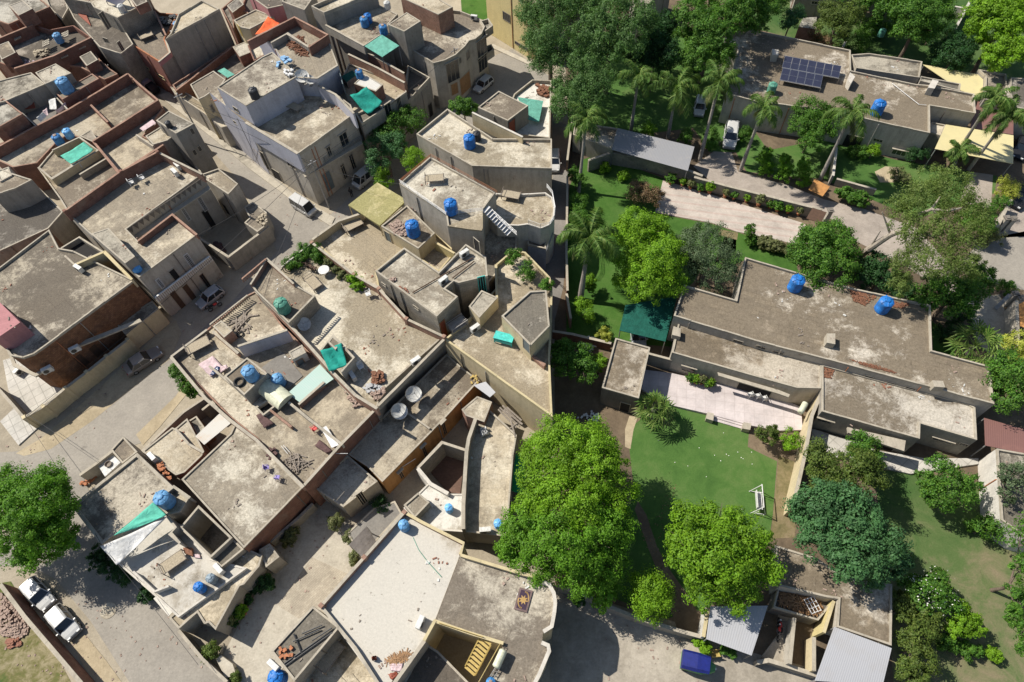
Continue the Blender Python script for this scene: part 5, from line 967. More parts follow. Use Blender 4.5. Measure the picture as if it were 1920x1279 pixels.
sheet('tarpaulin','bright orange tarpaulin on a brick roof',11,'1800,240 1890,115 1975,165 1900,240',[9.3,9.6,9.4,9.2],'tarp_orange','tarpaulin',sag=.2,base=8)
c9=house('brown_tower_house','tall pinkish house cut by the top edge beside the plain grey wall house',12,'-60,-40 80,60 215,30 380,40 300,-90 0,-120',9.5,lip=.1,roof='roof_dim',wall='plaster_pink',cap='cap'); vol(c9.root,t(12,'180,10 340,70 420,-40 250,-90'),11.0,lip=.1,roof='roof_grey',wall='plaster_grey',wname='upper_storey')
# ------------------------------------------------------------------ brick houses, top left
d1=house('brick_house','brick house at the top left corner with a grey roof',11,'-90,120 60,172 352,45 270,-20 -60,-160',7.2,lip=.25,roof='roof_grey',wall='brick',cap='brick_pale')
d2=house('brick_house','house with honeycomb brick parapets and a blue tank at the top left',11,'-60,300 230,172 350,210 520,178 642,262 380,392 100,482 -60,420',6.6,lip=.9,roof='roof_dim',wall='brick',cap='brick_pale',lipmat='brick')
strip(d2.root,11,'-60,290 230,172',7.4,d2.zr,.25,'brick','parapet_wall','brick_pale'); strip(d2.root,11,'100,482 380,392 642,262',7.3,4.5,.25,'brick','parapet_wall','brick_pale')
m=MB()
for s in ('125,258','30,308','325,305','580,320','455,385','460,245'):
    for i in range(5):
        for j in range(3):
            q=t(11,s)[0]; c=P((q[0]+(i-2)*2.6,q[1]+(j-1)*3.6-(i-2)*1.2),6.6); m.box(c,(.16,.34,.16),R(28))
m.build('vent_hole','cap',d2.root)
d3=house('brick_house','dark brick block around a shaded yard by the upper lane',11,'405,450 650,340 705,420 770,480 830,520 735,560 560,470',5.2,lip=.2,roof='roof_dim',wall='brick',cap='brick_pale')
d4=house('flat_roof_house','pale grey roof house with a washing yard cut out of it',11,'-60,580 220,510 318,592 40,712 -60,740',7.6,lip=.15,roof='roof_grey',wall='plaster_grey',cap='cap')
vol(d4.root,t(11,'248,512 392,448 502,515 318,592'),8.0,lip=.08,roof='roof_tan',wall='plaster_grey',wname='stair_room')
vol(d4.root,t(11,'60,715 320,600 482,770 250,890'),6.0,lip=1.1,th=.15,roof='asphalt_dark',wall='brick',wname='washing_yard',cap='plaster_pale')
d5=house('brick_house','low brick house carrying the large pale blue tank',11,'395,660 650,518 698,553 440,702',6.6,lip=.12,roof='roof_tan',wall='brick',cap='brick_pale')
d6=house('brick_house','long brick house with a big shaded terrace and two small tanks at its corner',11,'-60,1110 90,1180 260,1150 390,1010 470,950 560,968 655,995 1112,705 1000,610 900,520 480,770 250,890 -60,1040',4.6,lip=.1,roof='roof_tan',wall='brick',cap='brick_pale')
strip(d6.root,11,'-60,1060 250,890 482,772 900,520',6.0,d6.zr,.25,'brick','rear_wall','brick_pale'); strip(d6.root,11,'900,520 1000,610 1112,705',5.4,d6.zr,.2,'brick','parapet_wall','brick_pale')
d7=house('flat_roof_house','small grey house with a yellow window corner at the left edge',11,'-60,760 20,690 160,800 0,890 -60,900',7.6,lip=.35,roof='roof_grey',wall='brick',cap='brick_pale')
d8=house('brick_house','house with a pale swept terrace framed by dark brick walls',11,'655,998 1112,705 1150,760 1010,960 1150,1020 840,1222',5.9,lip=.25,roof='roof_pale',wall='brick',cap='brick_pale')
strip(d8.root,11,'655,995 1112,705',7.2,d8.zr,.22,'brick','parapet_wall','brick_pale'); strip(d8.root,11,'1152,1020 842,1222 655,995',7.0,3,.22,'brick','parapet_wall','brick_pale')
d9=house('stair_tower_house','bare rendered stair tower with a gravelly roof beside the upper street',11,'1100,850 1190,780 1368,872 1240,942',8.8,lip=.1,roof='roof_grey',wall='plaster_grey',cap='cap')
for s in ('1340,905 1370,945','1355,1060 1390,1090','1395,1030 1420,1065'): opening(d9,11,s,frame='cap',bars=0)
vol(d9.root,t(11,'1025,960 1130,895 1180,930 1240,942 1180,990 1080,1020'),7.0,lip=.1,roof='roof_pale',wall='plaster_grey',wname='lower_wing'); vol(d9.root,t(11,'1180,1030 1240,950 1310,1100 1420,1210 1400,1240'),3.2,lip=.3,roof='roof_dim',wall='plaster_grey',wname='yard_block')
d10=house('terrace_house','house with a mint tarpaulin over a yellow walled yard',11,'265,1185 370,1060 560,968 682,1050 660,1110 730,1090 850,1215 760,1340 480,1500 420,1400',5.6,lip=.2,roof='roof_tan',wall='plaster_pale',cap='cap')
strip(d10.root,11,'270,1180 365,1260 690,1060 560,968 368,1060',6.5,d10.zr,.18,'plaster_cream','yard_wall','cap'); sheet('tarpaulin','mint green tarpaulin over a small yellow walled yard at the left',11,'425,1098 590,1000 660,1055 500,1155',[6.9,7.1,6.9,6.8],'tarp_mint','tarpaulin',posts=0,base=5.4,sag=.2)
d11=house('balcony_house','two storey house with a white railed balcony and sawtooth parapet above the silver hatchback',21,'455,322 850,42 1110,-95 1425,62 890,448 972,532 1215,346 1388,490 980,792',7.7,lip=.2,roof='roof_pale',wall='plaster_pale',cap='cap')
strip(d11.root,21,'455,322 850,42 1110,-95',9.0,d11.zr,.22,'brick','parapet_wall','brick_pale',piers=4); strip(d11.root,21,'972,532 1215,346 1388,490',8.3,d11.zr,.2,'brick','parapet_wall','brick_pale'); room(d11,21,'640,482 765,440 952,642 882,692',9.4,roof='roof_grey',wall='plaster_grey',lip=.05); strip(d11.root,21,'1110,-95 1425,62',8.8,d11.zr,.2,'brick_pale','parapet_wall','cap')
saw=MB(); A,B=P(t(21,'890,448')[0],7.7),P(t(21,'1450,70')[0],7.7)
for i in range(15):
    u=(i+.5)/15; c=A+(B-A)*u; d=(B-A)/np.linalg.norm(B-A); nn=np.array([d[1],-d[0],0]); hw=np.linalg.norm(B-A)/30*.95
    saw.add([c-d*hw+nn*.06,c+d*hw+nn*.06,c+nn*.06-np.array([0,0,.95]),c-d*hw+nn*.01,c+d*hw+nn*.01,c+nn*.01-np.array([0,0,.95])],[(0,2,1),(3,4,5),(0,1,4,3),(1,2,5,4),(2,0,3,5)])
saw.build('sawtooth_trim','plaster_dark',d11.root)
MB().prism(ccw(xy(Q(21,'935,500 1470,140 1485,165 960,520',6.3))),6.1,6.3).build('sunshade','cap',d11.root)
for s in ('1385,235 1470,310','1270,310 1350,380','1290,640 1400,730','1095,810 1165,855'): opening(d11,21,s,frame='white_paint',bars=3)
opening(d11,21,'1200,740 1270,815','door',frame='cap',pane='painted_shade'); opening(d11,21,'1405,780 1490,850',frame='wood_dark',bars=1)
for s in ('1240,935 1330,1040','1310,870 1390,960'): opening(d11,21,s,'door',frame='cap',pane='wood_dark')
MB().prism(ccw(xy(Q(21,'1030,860 1090,945 1478,650 1400,560',4.2))),4.0,4.2).build('balcony','cap',d11.root); balustrade(d11.root,21,'1095,930 1478,640',5.1,.9,'white_paint')
d12=house('garden_shed','row of small store roofs with bricks on top by the street',21,'1720,292 1785,258 1881,330 1880,420 1815,470 1722,405 1760,370',3.0,lip=.1,roof='roof_tan',wall='plaster_grey',cap='cap',cat='shed'); strip(None,21,'1385,500 1610,645 1895,430',2.6,0,.25,'plaster_grey','boundary_wall','cap','grey yard wall enclosing the shaded court off the street','wall')
d12b=house('low_house','ruined low house with a dark arch opening onto the shaded court',21,'1420,62 1540,20 1680,130 1610,205 1450,100',5.6,lip=.25,roof='roof_pale',wall='plaster_pale',cap='cap'); opening(d12b,21,'1590,310 1650,390','door',frame='plaster_grey',pane='painted_shade'); opening(d11,21,'1460,400 1570,490','door',frame='plaster_grey',pane='painted_shade')
d13=house('tile_faced_house','house faced with brown patterned tiles behind the long compound wall',0,'-60,540 0,500 92,430 110,465 138,470 191,496 251,525 82,650 62,664 42,671 20,667 0,640 -60,600',6.9,lip=.3,roof='roof_mould!',wall='tile_brown',cap='cap')
MB().prism(ccw(xy(Q(31,'410,140 450,155 1000,-65 985,-85',4.2))),4.0,4.2).build('sunshade','cap',d13.root); MB().prism(ccw(xy(Q(31,'60,110 110,230 250,300 370,220 380,240 250,325 90,250 40,120',4.0))),3.8,4.0).build('sunshade','cap',d13.root)
for s in ('530,190 620,230','640,120 720,170'): opening(d13,31,s,'door',frame='wood_dark',pane='wood_dark')
strip(None,31,'170,612 305,535 460,405 610,292 750,180 900,62',2.3,0,.28,'plaster_cream','compound_wall','cap','long cream compound wall with stepped panels beside the grey saloon','wall',piers=6)
d14=house('garage','low garage with a tan roof at the end of the long compound wall',21,'800,1100 1075,955 1115,1012 885,1195',3.0,lip=.12,roof='roof_tan',wall='plaster_cream',cap='cap',cat='garage')
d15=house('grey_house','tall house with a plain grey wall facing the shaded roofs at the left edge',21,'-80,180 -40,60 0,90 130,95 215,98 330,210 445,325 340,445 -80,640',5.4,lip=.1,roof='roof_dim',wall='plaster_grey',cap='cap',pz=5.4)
vol(d15.root,t(21,'-60,60 0,20 100,60 225,100 100,165 20,190 -60,210'),8.4,lip=.2,roof='roof_tan',wall='plaster_grey',wname='stair_room',cap='cap')
d16=house('pink_room_house','pink painted rooftop room at the left edge',21,'-60,950 0,968 142,1108 0,1205 -60,1220',9.0,lip=.0,base=6.6,roof='plaster_pink',wall='plaster_pink',cat='room')
d17=house('well_house','cream walled light well house between the mouldy roof and the balcony house',21,'395,600 560,500 735,610 520,705 450,640',6.6,lip=.7,base=0,th=.2,roof='painted_shade',wall='plaster_cream',cap='cap'); strip(d17.root,21,'520,705 735,610 930,805',7.4,6.0,.22,'plaster_cream','parapet_wall','cap_yellow')  # well floor coloured black for the shade at the bottom of a shaft
strip(None,31,'-40,380 60,490 165,612',2.2,0,.25,'plaster_dark','gate_wall','cap','dark gate wall beside the white tiled ramp at the left edge','wall')

room(d1,11,'60,40 160,0 230,60 130,110',9.2,roof='roof_dim',wall='brick',lip=.05); room(d2,11,'-40,330 60,290 110,370 10,420',8.0,roof='roof_tan',wall='brick',lip=.05); room(d3,11,'560,400 640,360 690,420 610,465',6.6,roof='roof_grey',wall='brick',lip=.05); room(d6,11,'560,960 640,915 690,985 650,1000',5.4,roof='roof_dim',wall='brick',lip=.05)
strip(d6.root,11,'640,740 760,860',5.5,d6.zr,.2,'brick','divider_wall','brick_pale'); strip(d8.root,11,'960,950 1080,1030',6.6,d8.zr,.15,'plaster_pale','divider_wall','cap'); strip(d10.root,11,'560,1230 760,1110',6.3,d10.zr,.18,'block_grey','screen_wall','cap'); room(d7,21,'-30,40 60,10 85,70 0,115',8.4,roof='roof_pale',wall='plaster_pale',lip=.08); room(d11,21,'1235,330 1290,300 1330,350 1270,385',8.4,roof='roof_pale',wall='brick',lip=.05) if False else None
strip(c2.root,11,'1090,75 1170,250',7.6,c2.zr,.18,'brick','divider_wall','brick_pale'); room(c1,11,'920,-10 1000,-40 1040,10 960,45',10.6,roof='roof_dim',wall='brick',lip=.05); strip(c4.root,11,'1240,640 1640,330',4.9,c4.zr,.2,'brick','parapet_wall','brick_pale'); room(c4,11,'1640,330 1740,290 1790,360 1690,400',5.6,roof='roof_grey',wall='brick',lip=.05)

e1=house('brick_house','dark brick house squeezed between the plain grey wall house and the small yellow door roof',11,'1560,62 1700,-60 1790,60 1648,138 1650,215',6.2,lip=.3,roof='roof_dim',wall='brick',cap='brick_pale'); room(e1,11,'1600,40 1680,-20 1720,30 1640,90',8.0,roof='roof_dim',wall='brick',lip=.05)
e2=house('small_house','small brown house at the mouth of the upper lane on the top edge',11,'345,45 300,-60 440,-80 480,60 435,140',5.0,lip=.25,roof='roof_dim',wall='plaster_dark',cap='cap')
e3=house('brick_house','dark brick house cut by the top edge behind the brick terrace',12,'-110,60 -60,-60 20,-80 90,70 -20,120',7.2,lip=.3,roof='roof_dim',wall='brick',cap='brick_pale')
# ================================================================== water tanks, coolers, dishes
MULTI={'blue':mk_tank('blue_tank'),'faded':mk_tank('blue_faded','water_tank','stone_rubble'),'pale':mk_tank('blue_pale','water_tank'),'light':mk_tank('blue_light'),'black':mk_tank('tank_black'),'green':mk_tank('tank_green','water_tank'),'grey':mk_tank('tank_grey'),'white':mk_tank('ac_white')}
def tank(c,k,s,z,w,label,hs=1.0,rz=0.3):
    q=t(k,s)[0]; r=w*500/1881/2*SCL(q,z) if k else w/2*SCL(q,z); sc=r/0.56; p=P(q,z)
    return put('tank_'+c,MULTI[c],p,label,rz,(sc,sc,sc*hs),'rooftop water tanks')
for a in (('blue',24,'258,868',4.65,98,'bright blue tank by the top parapet of the mottled bungalow roof'),('blue',24,'872,1018',4.65,98,'bright blue tank at the leaf strewn right end of the bungalow roof'),
 ('blue',14,'832,800',4.5,86,'blue tank alone on the roof of the solar panel bungalow'),('green',14,'95,650',4.5,62,'green tank near the solar panels'),('green',14,'868,255',2.2,45,'small green tank on the ruined stand behind the solar bungalow'),
 ('blue',12,'1510,1035',6.5,82,'bright blue tank on the flat roof over the street trees'),('black',12,'1560,985',6.5,56,'dark tank beside the bright blue one over the street trees'),
 ('blue',22,'1380,330',9.3,92,'bright blue tank on the railed edge of the round house roof'),('blue',22,'1115,485',6.05,98,'large bright blue tank among stones on the cream room'),
 ('green',22,'203,1025',8.1,96,'faded green round tank on the railed brick walled roof'),('pale',31,'1785,330',7.8,98,'pale blue tank beside a lying tyre on the white terrace hut'),
 ('pale',31,'1190,1215',4.4,112,'dusty pale blue tank at the corner next to the mint cloth'),('pale',32,'175,375',5.85,84,'dusty blue tank down in the kitchen yard beside the half-round cover'),
 ('light',32,'1365,1265',2.8,58,'light blue tank on the small white roof by the triangular court'),('blue',41,'1428,622',3.3,72,'blue tank by the thin porch roof, the brighter of two'),
 ('grey',41,'1510,560',3.3,66,'greyish tank next to a blue one by the thin porch roof'),('pale',42,'1053,190',6.45,76,'blue tank with bricks on its lid at the top corner of the whitewashed roof'),
 ('light',42,'1710,175',3.2,62,'light blue tank under the bright tree on the narrow pale roof'),('blue',42,'175,1255',5.0,112,'large blue tank at the bottom edge below the rod strewn roof'),
 ('faded',42,'1660,1285',6.7,66,'blue tank at the bottom edge of the tan curved roof'),('faded',12,'905,240',9.3,58,'tallest of three blue tanks above the green canopy'),
 ('faded',12,'772,185',9.3,58,'blue tank front left of the pair above the green canopy'),('blue',12,'797,158',9.3,54,'blue tank rear right of the pair above the green canopy'),
 ('white',12,'930,62',9.3,46,'pale grey tank behind the three blue tanks'),('faded',12,'736,548',9.1,52,'blue tank on the small raised roof by the sagging tarpaulin'),
 ('faded',12,'62,330',7.7,62,'blue tank nearer the orange tarpaulin on the brick roof'),('blue',12,'118,272',7.7,56,'blue tank farther along the brick roof with the orange tarpaulin'),
 ('pale',11,'430,298',6.0,56,'blue tank against the honeycomb brick wall at the top left'),('pale',11,'485,645',6.5,88,'large pale blue tank on the low brick house'),
 ('faded',11,'430,1012',5.4,62,'blue tank left of the pair by the mint tarpaulin yard'),('light',11,'500,968',5.4,58,'light blue tank right of the pair by the mint tarpaulin yard'),
 ('pale',11,'1255,200',7.2,40,'small blue tank on the roof over the plain grey wall'),('white',11,'870,85',9.3,46,'white tank beside the solar frame on the top edge building'),
 ('black',11,'1805,690',11.8,66,'black tank on a frame at the lilac building'),('black',11,'1200,898',8.7,42,'small black tank on the bare stair tower'),('light',21,'975,745',7.4,66,'light blue squat tank in the roof corner of the balcony house',.6)): tank(*a)
def putp(kind,mk,k,s,z,label,deg=0,sc=1.0,group=None): return put(kind,mk,P(t(k,s)[0],z),label,R(deg),sc,group)
putp('geyser',mk_geyser,12,'70,790',8.4,'cream horizontal tank on the sunken terrace of the lilac building',35,1.2); putp('geyser',mk_geyser,42,'1722,1120',6.75,'white horizontal tank beside the yellow stair',60,.85); putp('geyser',mk_geyser,34,'310,560',2.6,'white horizontal tank on the wall end of the pink terrace',50,.8)
for s,k,z,dg,l in (('1540,140',12,7.3,-20,'white cooler on the curved corner house roof'),('555,1190',11,5.6,30,'white cooler on the honeycomb parapet by the mint tarpaulin'),('1472,640',22,8.9,35,'white cooler on the upper arm of the L-shaped roof'),('1325,830',22,8.9,40,'white cooler in the inner corner of the L-shaped roof'),('1548,1165',22,6.2,35,'white cooler standing on the yellow terrace floor'),('1092,905',31,3.5,-45,'white cooler on the cracked low roof by the lane'),('690,335',32,6.05,-60,'white cooler beside the brick wall on the wide terrace'),('1132,228',32,6.1,35,'white cooler case at the terrace edge above the dishes'),('1560,490',41,3.3,-45,'white cooler by the greyish tank and thin porch'),('1165,865',42,6.5,65,'white cooler on the whitewashed roof near the stair well'),('1620,218',42,3.2,0,'white cooler at the end of the narrow pale roof'),('572,745',21,6.7,-35,'white cooler on the mouldy roof of the tiled house'),('545,145',31,4.3,30,'white cooler on the brown tiled front'),('352,290',31,4.0,30,'cooler at the curved end of the brown tiled front'),('150,295',31,.2,60,'white cooler box on the white tiled yard'),('140,1165',42,6.0,-40,'white cooler hung below the rod strewn roof'),('683,915',12,6.1,30,'white cooler on the front of the lilac building'),('610,180',34,5.0,0,'small white box on the bungalow roof ledge') if False else ('1265,1190',11,7.6,-50,'white cooler at the brick end of the balcony house roof'),('1245,1235',11,7.6,-50,'second white cooler case lying in front of the brick end')): putp('ac',mk_ac,k,s,z,l,dg,1.25 if k!=12 else 1.1,'air coolers')
for s,k,z,dg,sc,l in (('1120,480',32,3.4,-40,.95,'grey dish nearer the long cream wall of the two on the shaded low roof'),('1020,600',32,3.4,-40,.95,'grey dish farther left of the two on the shaded low roof'),('340,590',12,10.6,-60,1.0,'large pale dish on the lilac building wall'),('388,605',12,10.5,-20,.8,'smaller tilted pale dish on the lilac building wall'),('360,1150',22,6.0,-90,.8,'dish leaning in the shade below the railed brick roof')): putp('dish',mk_dish,k,s,z,l,dg,sc,'satellite dishes')
# ------------------------------------------------------------------ vehicles
def car(kind,mk,k,rear,front,label,z=0.0,sc=1.0):
    a,b=P(t(k,rear)[0],z+.6),P(t(k,front)[0],z+.6); c=(a+b)/2; d=b-a
    return put(kind,mk,(c[0],c[1],z+.004),label,math.atan2(d[1],d[0]),sc,'parked vehicles')
car('sedan_w',mk_car(3.5,1.58,1.45,'car_white','hatch'),41,'183,560','358,752','white car partly under the street tree, rear of the pair by the brick wall')
car('sedan_w',None,41,'360,752','535,962','white car clear of the tree, front of the pair by the brick wall'); 
car('sedan_g',mk_car(4.2,1.66,1.42,'car_grey','sedan',roofc='car_grey'),31,'910,270','1100,150','dusty grey saloon parked alone by the compound wall')
car('hatch_s',mk_car(3.4,1.45,1.42,'car_silver','hatch'),21,'1560,870','1400,990','silver hatchback in the shade below the railed balcony')
car('hatch_w',mk_car(3.4,1.45,1.42,'car_white','hatch'),12,'1655,550','1550,640','white hatchback by the curved corner house')
car('minivan',mk_car(3.5,1.5,1.9,'car_white','van',name='minivan',cat='van'),22,'265,250','410,340','white minivan in the sunlit street'); car('minivan',None,22,'810,55','720,130','white van half hidden by the street trees')
car('suv',mk_car(4.0,1.65,1.6,'car_white','hatch'),13,'1555,870','1530,1050','white off-roader on the palm garden drive',sc=1.1)
car('hatch_w2',mk_car(3.6,1.5,1.45,'car_white','hatch'),13,'300,1060','300,1210','white car squeezed into the dark lane'); car('hatch_w2',None,13,'1330,715','1322,785','white car in the shade behind the garden palms')
car('sedan_b',mk_car(4.2,1.66,1.42,'car_navy','sedan'),13,'800,1100','930,1145','dark blue saloon under the left half of the grey carport'); car('hatch_k',mk_car(3.7,1.6,1.5,'car_silver','hatch'),13,'1060,1170','1215,1210','grey car under the right half of the grey carport'); car('sedan_k',mk_car(4.3,1.7,1.42,'car_black','sedan'),24,'1900,180','1840,255','black saloon by the yellow-green plant at the right edge'); car('sedan_k',None,14,'1885,1000','1850,1080','black saloon beside the yellow canopy at the right edge')
car('hatch_k2',mk_car(3.9,1.65,1.45,'car_silver','hatch'),23,'880,1130','895,1245','silver car nosing out from the dark green shade cloth')
def mk_truck():
    e=empty('covered_pickup',(0,0,0),'x','truck'); V,Fc=loft([(-2,[(-.75,.5),(-.78,1.5),(-.5,1.85),(.5,1.85),(.78,1.5),(.75,.5)]),(.7,[(-.75,.5),(-.8,1.55),(-.5,1.9),(.5,1.9),(.8,1.55),(.75,.5)])]); build('cover','car_pink' if False else V,Fc,'car_pink',e) if False else build('cover',V,Fc,'car_pink',e)
    V,Fc=loft([(.75,[(-.72,.35),(-.74,1.1),(-.6,1.6),(.6,1.6),(.74,1.1),(.72,.35)]),(1.3,[(-.72,.35),(-.74,1.05),(-.6,1.5),(.6,1.5),(.74,1.05),(.72,.35)]),(1.9,[(-.68,.35),(-.7,.85),(-.6,.95),(.6,.95),(.7,.85),(.68,.35)])]); build('cab',V,Fc,'car_black',e)
    for x in (-1.2,1.2):
        for y in (-.7,.7): MB().tube((x,y-.1,.3),(x,y+.1,.3),.3,.3,14).build('wheel','tyre',e)
    return e
car('truck',mk_truck,11,'980,580','1110,650','pickup under a dusty pink cover in the narrow upper lane')
def mk_rick():
    e=empty('auto_rickshaw',(0,0,0),'x','rickshaw')
    V,Fc=loft([(-1.25,[(-.62,.35),(-.66,.85),(-.6,.95),(.6,.95),(.66,.85),(.62,.35)]),(.35,[(-.62,.35),(-.66,.85),(-.6,.92),(.6,.92),(.66,.85),(.62,.35)]),(.9,[(-.45,.4),(-.5,.9),(-.42,1.0),(.42,1.0),(.5,.9),(.45,.4)]),(1.3,[(-.22,.45),(-.25,.8),(-.2,.9),(.2,.9),(.25,.8),(.22,.45)])]); build('body',V,Fc,'rick_green',e)
    V,Fc=loft([(-1.3,[(-.66,.95),(-.68,1.5),(-.5,1.72),(.5,1.72),(.68,1.5),(.66,.95)]),(-.2,[(-.68,1.35),(-.70,1.55),(-.5,1.80),(.5,1.80),(.70,1.55),(.68,1.35)]),(.75,[(-.60,1.5),(-.62,1.58),(-.45,1.74),(.45,1.74),(.62,1.58),(.60,1.5)])]); build('canopy','rick_blue' if False else V,Fc,'rick_blue',e)
    V=[(.80,-.5,.95),(.80,.5,.95),(.74,.45,1.6),(.74,-.45,1.6),(.84,-.5,.95),(.84,.5,.95),(.78,.45,1.6),(.78,-.45,1.6)]; build('windscreen',V,[(0,3,2,1),(4,5,6,7),(0,1,5,4),(1,2,6,5),(2,3,7,6),(3,0,4,7)],'car_glass',e)
    MB().box((-.7,0,.95),(.5,1.1,.14)).box((-.95,0,1.2),(.1,1.1,.4)).build('seat','wood_dark',e); MB().box((-1.27,0,1.3),(.06,1.1,.5)).build('rear_panel','tank_grey',e)
    for x,y in ((-.85,-.58),(-.85,.58),(1.1,0)): MB().tube((x,y-.07,.24),(x,y+.07,.24),.24,.24,14).build('wheel','tyre',e)
    MB().tube((1.3,0,.8),(1.38,0,.8),.1,.09,12).build('headlight','lamp_lens',e); MB().tube((.75,-.45,1.6),(.85,-.5,.9),.03).tube((.75,.45,1.6),(.85,.5,.9),.03).build('pillar','rick_green',e); return e
car('rick',mk_rick,43,'1215,1130','1400,1180','three wheeled rickshaw with a blue canopy on the concrete yard',sc=1.12)
for s,k,dg,l in (('1525,1010',21,35,'red motorbike parked against the silver hatchback'),('1380,820',11,-52,'red motorbike on the yellow pavement patch, upper of two'),('1415,855',11,-52,'red motorbike on the yellow pavement patch, lower of two'),('715,1020',31,40,'x')):
    if l!='x': putp('bike',mk_bike,k,s,0,l,dg,1.0,'parked motorbikes')
putp('bike',mk_bike,43,'1880,900',.4,'motorbike in the shaded yard beside the metal roof',80,1.0,'parked motorbikes'); putp('bike',mk_bike,44,'140,930',.4,'motorbike leaning at the shaded yard wall of the outhouse',75,1.0,'parked motorbikes')
# ------------------------------------------------------------------ furniture and clutter on roofs
def mk_table():
    e=empty('round_table',(0,0,0),'x','table'); MB().lathe([(.60,.70),(.62,.72),(.62,.75),(.58,.76)],n=24).build('tabletop','white_paint',e)
    for i in range(4): a=i*1.57; MB().tube((.45*math.cos(a),.45*math.sin(a),0),(.35*math.cos(a),.35*math.sin(a),.7),.025).build('leg','white_paint',e)
    return e
putp('table',mk_table,22,'490,765',6.0,'white round table on the terrace beside the planted railing',0,1.0)
putp('chair_w',mk_chair('white_paint'),22,'798,925',6.0,'white chair alone at the edge of the wide terrace',200,1.15,'terrace chairs')
for s,dg,l in (('385,730',20,'dark chair nearest the round table'),('415,745',60,'dark folding chair right beside the rope bed'),('350,700',-20,'dark chair by the planted railing')): putp('chair_d',mk_chair('wood_dark'),22,s,6.0,l,dg,1.1,'terrace chairs')
putp('bed',mk_charpai('straw'),22,'408,838',6.0,'rope bed with a faded top on the wide terrace',-52,1.15,'rope beds'); putp('bed',mk_charpai('straw'),22,'1262,110',9.2,'rope bed on the round house roof',0,1.1,'rope beds'); putp('bed',mk_charpai('straw'),22,'690,440',4.1,'rope bed in the shade of the mossy porch roof',30,1.2,'rope beds'); putp('bed',mk_charpai('wood_grey'),22,'1800,225',6.7,'rope bed on the curved cream terrace',-20,1.1,'rope beds')
putp('bed',mk_charpai('straw'),31,'1410,120',5.9,'bed with a grey sheet on the white terrace by the street',30,1.25,'rope beds'); putp('bed',mk_charpai('door_grey'),41,'1235,440',3.3,'grey bed in the shade of the white tarpaulin',35,1.15,'rope beds'); putp('bed',mk_charpai('wood_grey'),11,'1040,270',6.4,'rope bed on the red fronted terrace',30,1.0,'rope beds'); putp('bed',mk_charpai('door_grey'),12,'275,770',8.5,'grey flat bed on the sunken terrace of the lilac building',-35,1.1,'rope beds'); putp('bed',mk_charpai('wood_grey'),42,'530,1100',4.3,'broad wooden bed in the shaded lower terrace',52,1.3,'rope beds')
for s,k,z,dg,l in (('940,140',21,7.6,30,'left of the two white chairs on the balcony house roof'),('1015,110',21,7.6,30,'right of the two white chairs on the balcony house roof'),('745,270',32,6.1,-60,'white stool chair by the dish shadow below the green tarpaulin')): putp('chair_w',mk_chair('white_paint'),k,s,z,l,dg,1.15,'roof chairs')
for i,(s,l) in enumerate((('1675,465','left white chair of three on the verandah edge'),('1725,475','middle white chair of three on the verandah edge'),('1770,492','right white chair of three on the verandah edge'))): putp('chair_w',mk_chair('white_paint'),33,s,.35,l,100,1.1,'verandah chairs')
putp('chair_p',mk_chair('plastic_red'),32,'420,705',5.85,'red plastic chair on the white terrace',40,1.0,'roof chairs'); putp('chair_pu',mk_chair('cloth_purple'),32,'85,975',4.35,'purple chair frame tipped on the mottled roof, left',10,.9,'purple chairs'); putp('chair_pu',None,32,'160,1045',4.35,'purple chair frame tipped on the mottled roof, right',80,.9,'purple chairs')
def mk_swing():
    e=empty('swing_seat',(0,0,0),'x','swing'); m=MB()
    for sx in (-1,1): m.tube((sx*.95,-.6,0),(sx*.95,0,1.8),.035).tube((sx*.95,.6,0),(sx*.95,0,1.8),.035)
    m.tube((-1,0,1.8),(1,0,1.8),.04).tube((-.95,-.6,.05),(-.95,.6,.05),.03).tube((.95,-.6,.05),(.95,.6,.05),.03).build('frame','white_paint',e); MB().box((0,0,.55),(1.5,.5,.05)).build('seat','white_paint',e); MB().box((0,.27,.85),(1.5,.05,.5)).build('backrest','white_paint',e)
    q=MB()
    for sx in (-.7,.7): q.tube((sx,0,.55),(sx,0,1.78),.015)
    q.build('hanger','white_paint',e); return e
putp('swing',mk_swing,33,'1730,1215',0,'white garden swing seat at the corner of the front lawn',80,1.15)
def mk_bench():
    e=empty('bench',(0,0,0),'x','bench'); MB().box((0,0,.62),(1.5,.7,.08)).build('top','turquoise',e); m=MB()
    for sx in (-1,1):
        for sy in (-1,1): m.box((sx*.68,sy*.3,.29),(.08,.08,.58))
    m.box((0,.3,.3),(1.3,.05,.3)).box((0,-.3,.3),(1.3,.05,.3)).build('frame','turquoise',e); return e
putp('bench',mk_bench,22,'1752,1240',6.2,'turquoise wooden bench on the yellow house terrace',-22,1.35)
def mk_crate():
    e=empty('metal_rack',(0,0,0),'x','rack'); m=MB()
    for sx in (-1,1):
        for sy in (-1,1): m.box((sx*.75,sy*.4,.5),(.06,.06,1.0))
    for z in (.15,.55,.95):
        for j in range(6): m.box((0,-.4+.16*j,z),(1.5,.05,.03))
    m.build('frame','frame_metal',e); MB().box((0,0,.35),(1.2,.6,.3)).build('shelf_box','metal_grey',e); return e
putp('rack',mk_crate,22,'1425,1150',6.2,'metal rack by the red door under the grey block wall',35,1.3)
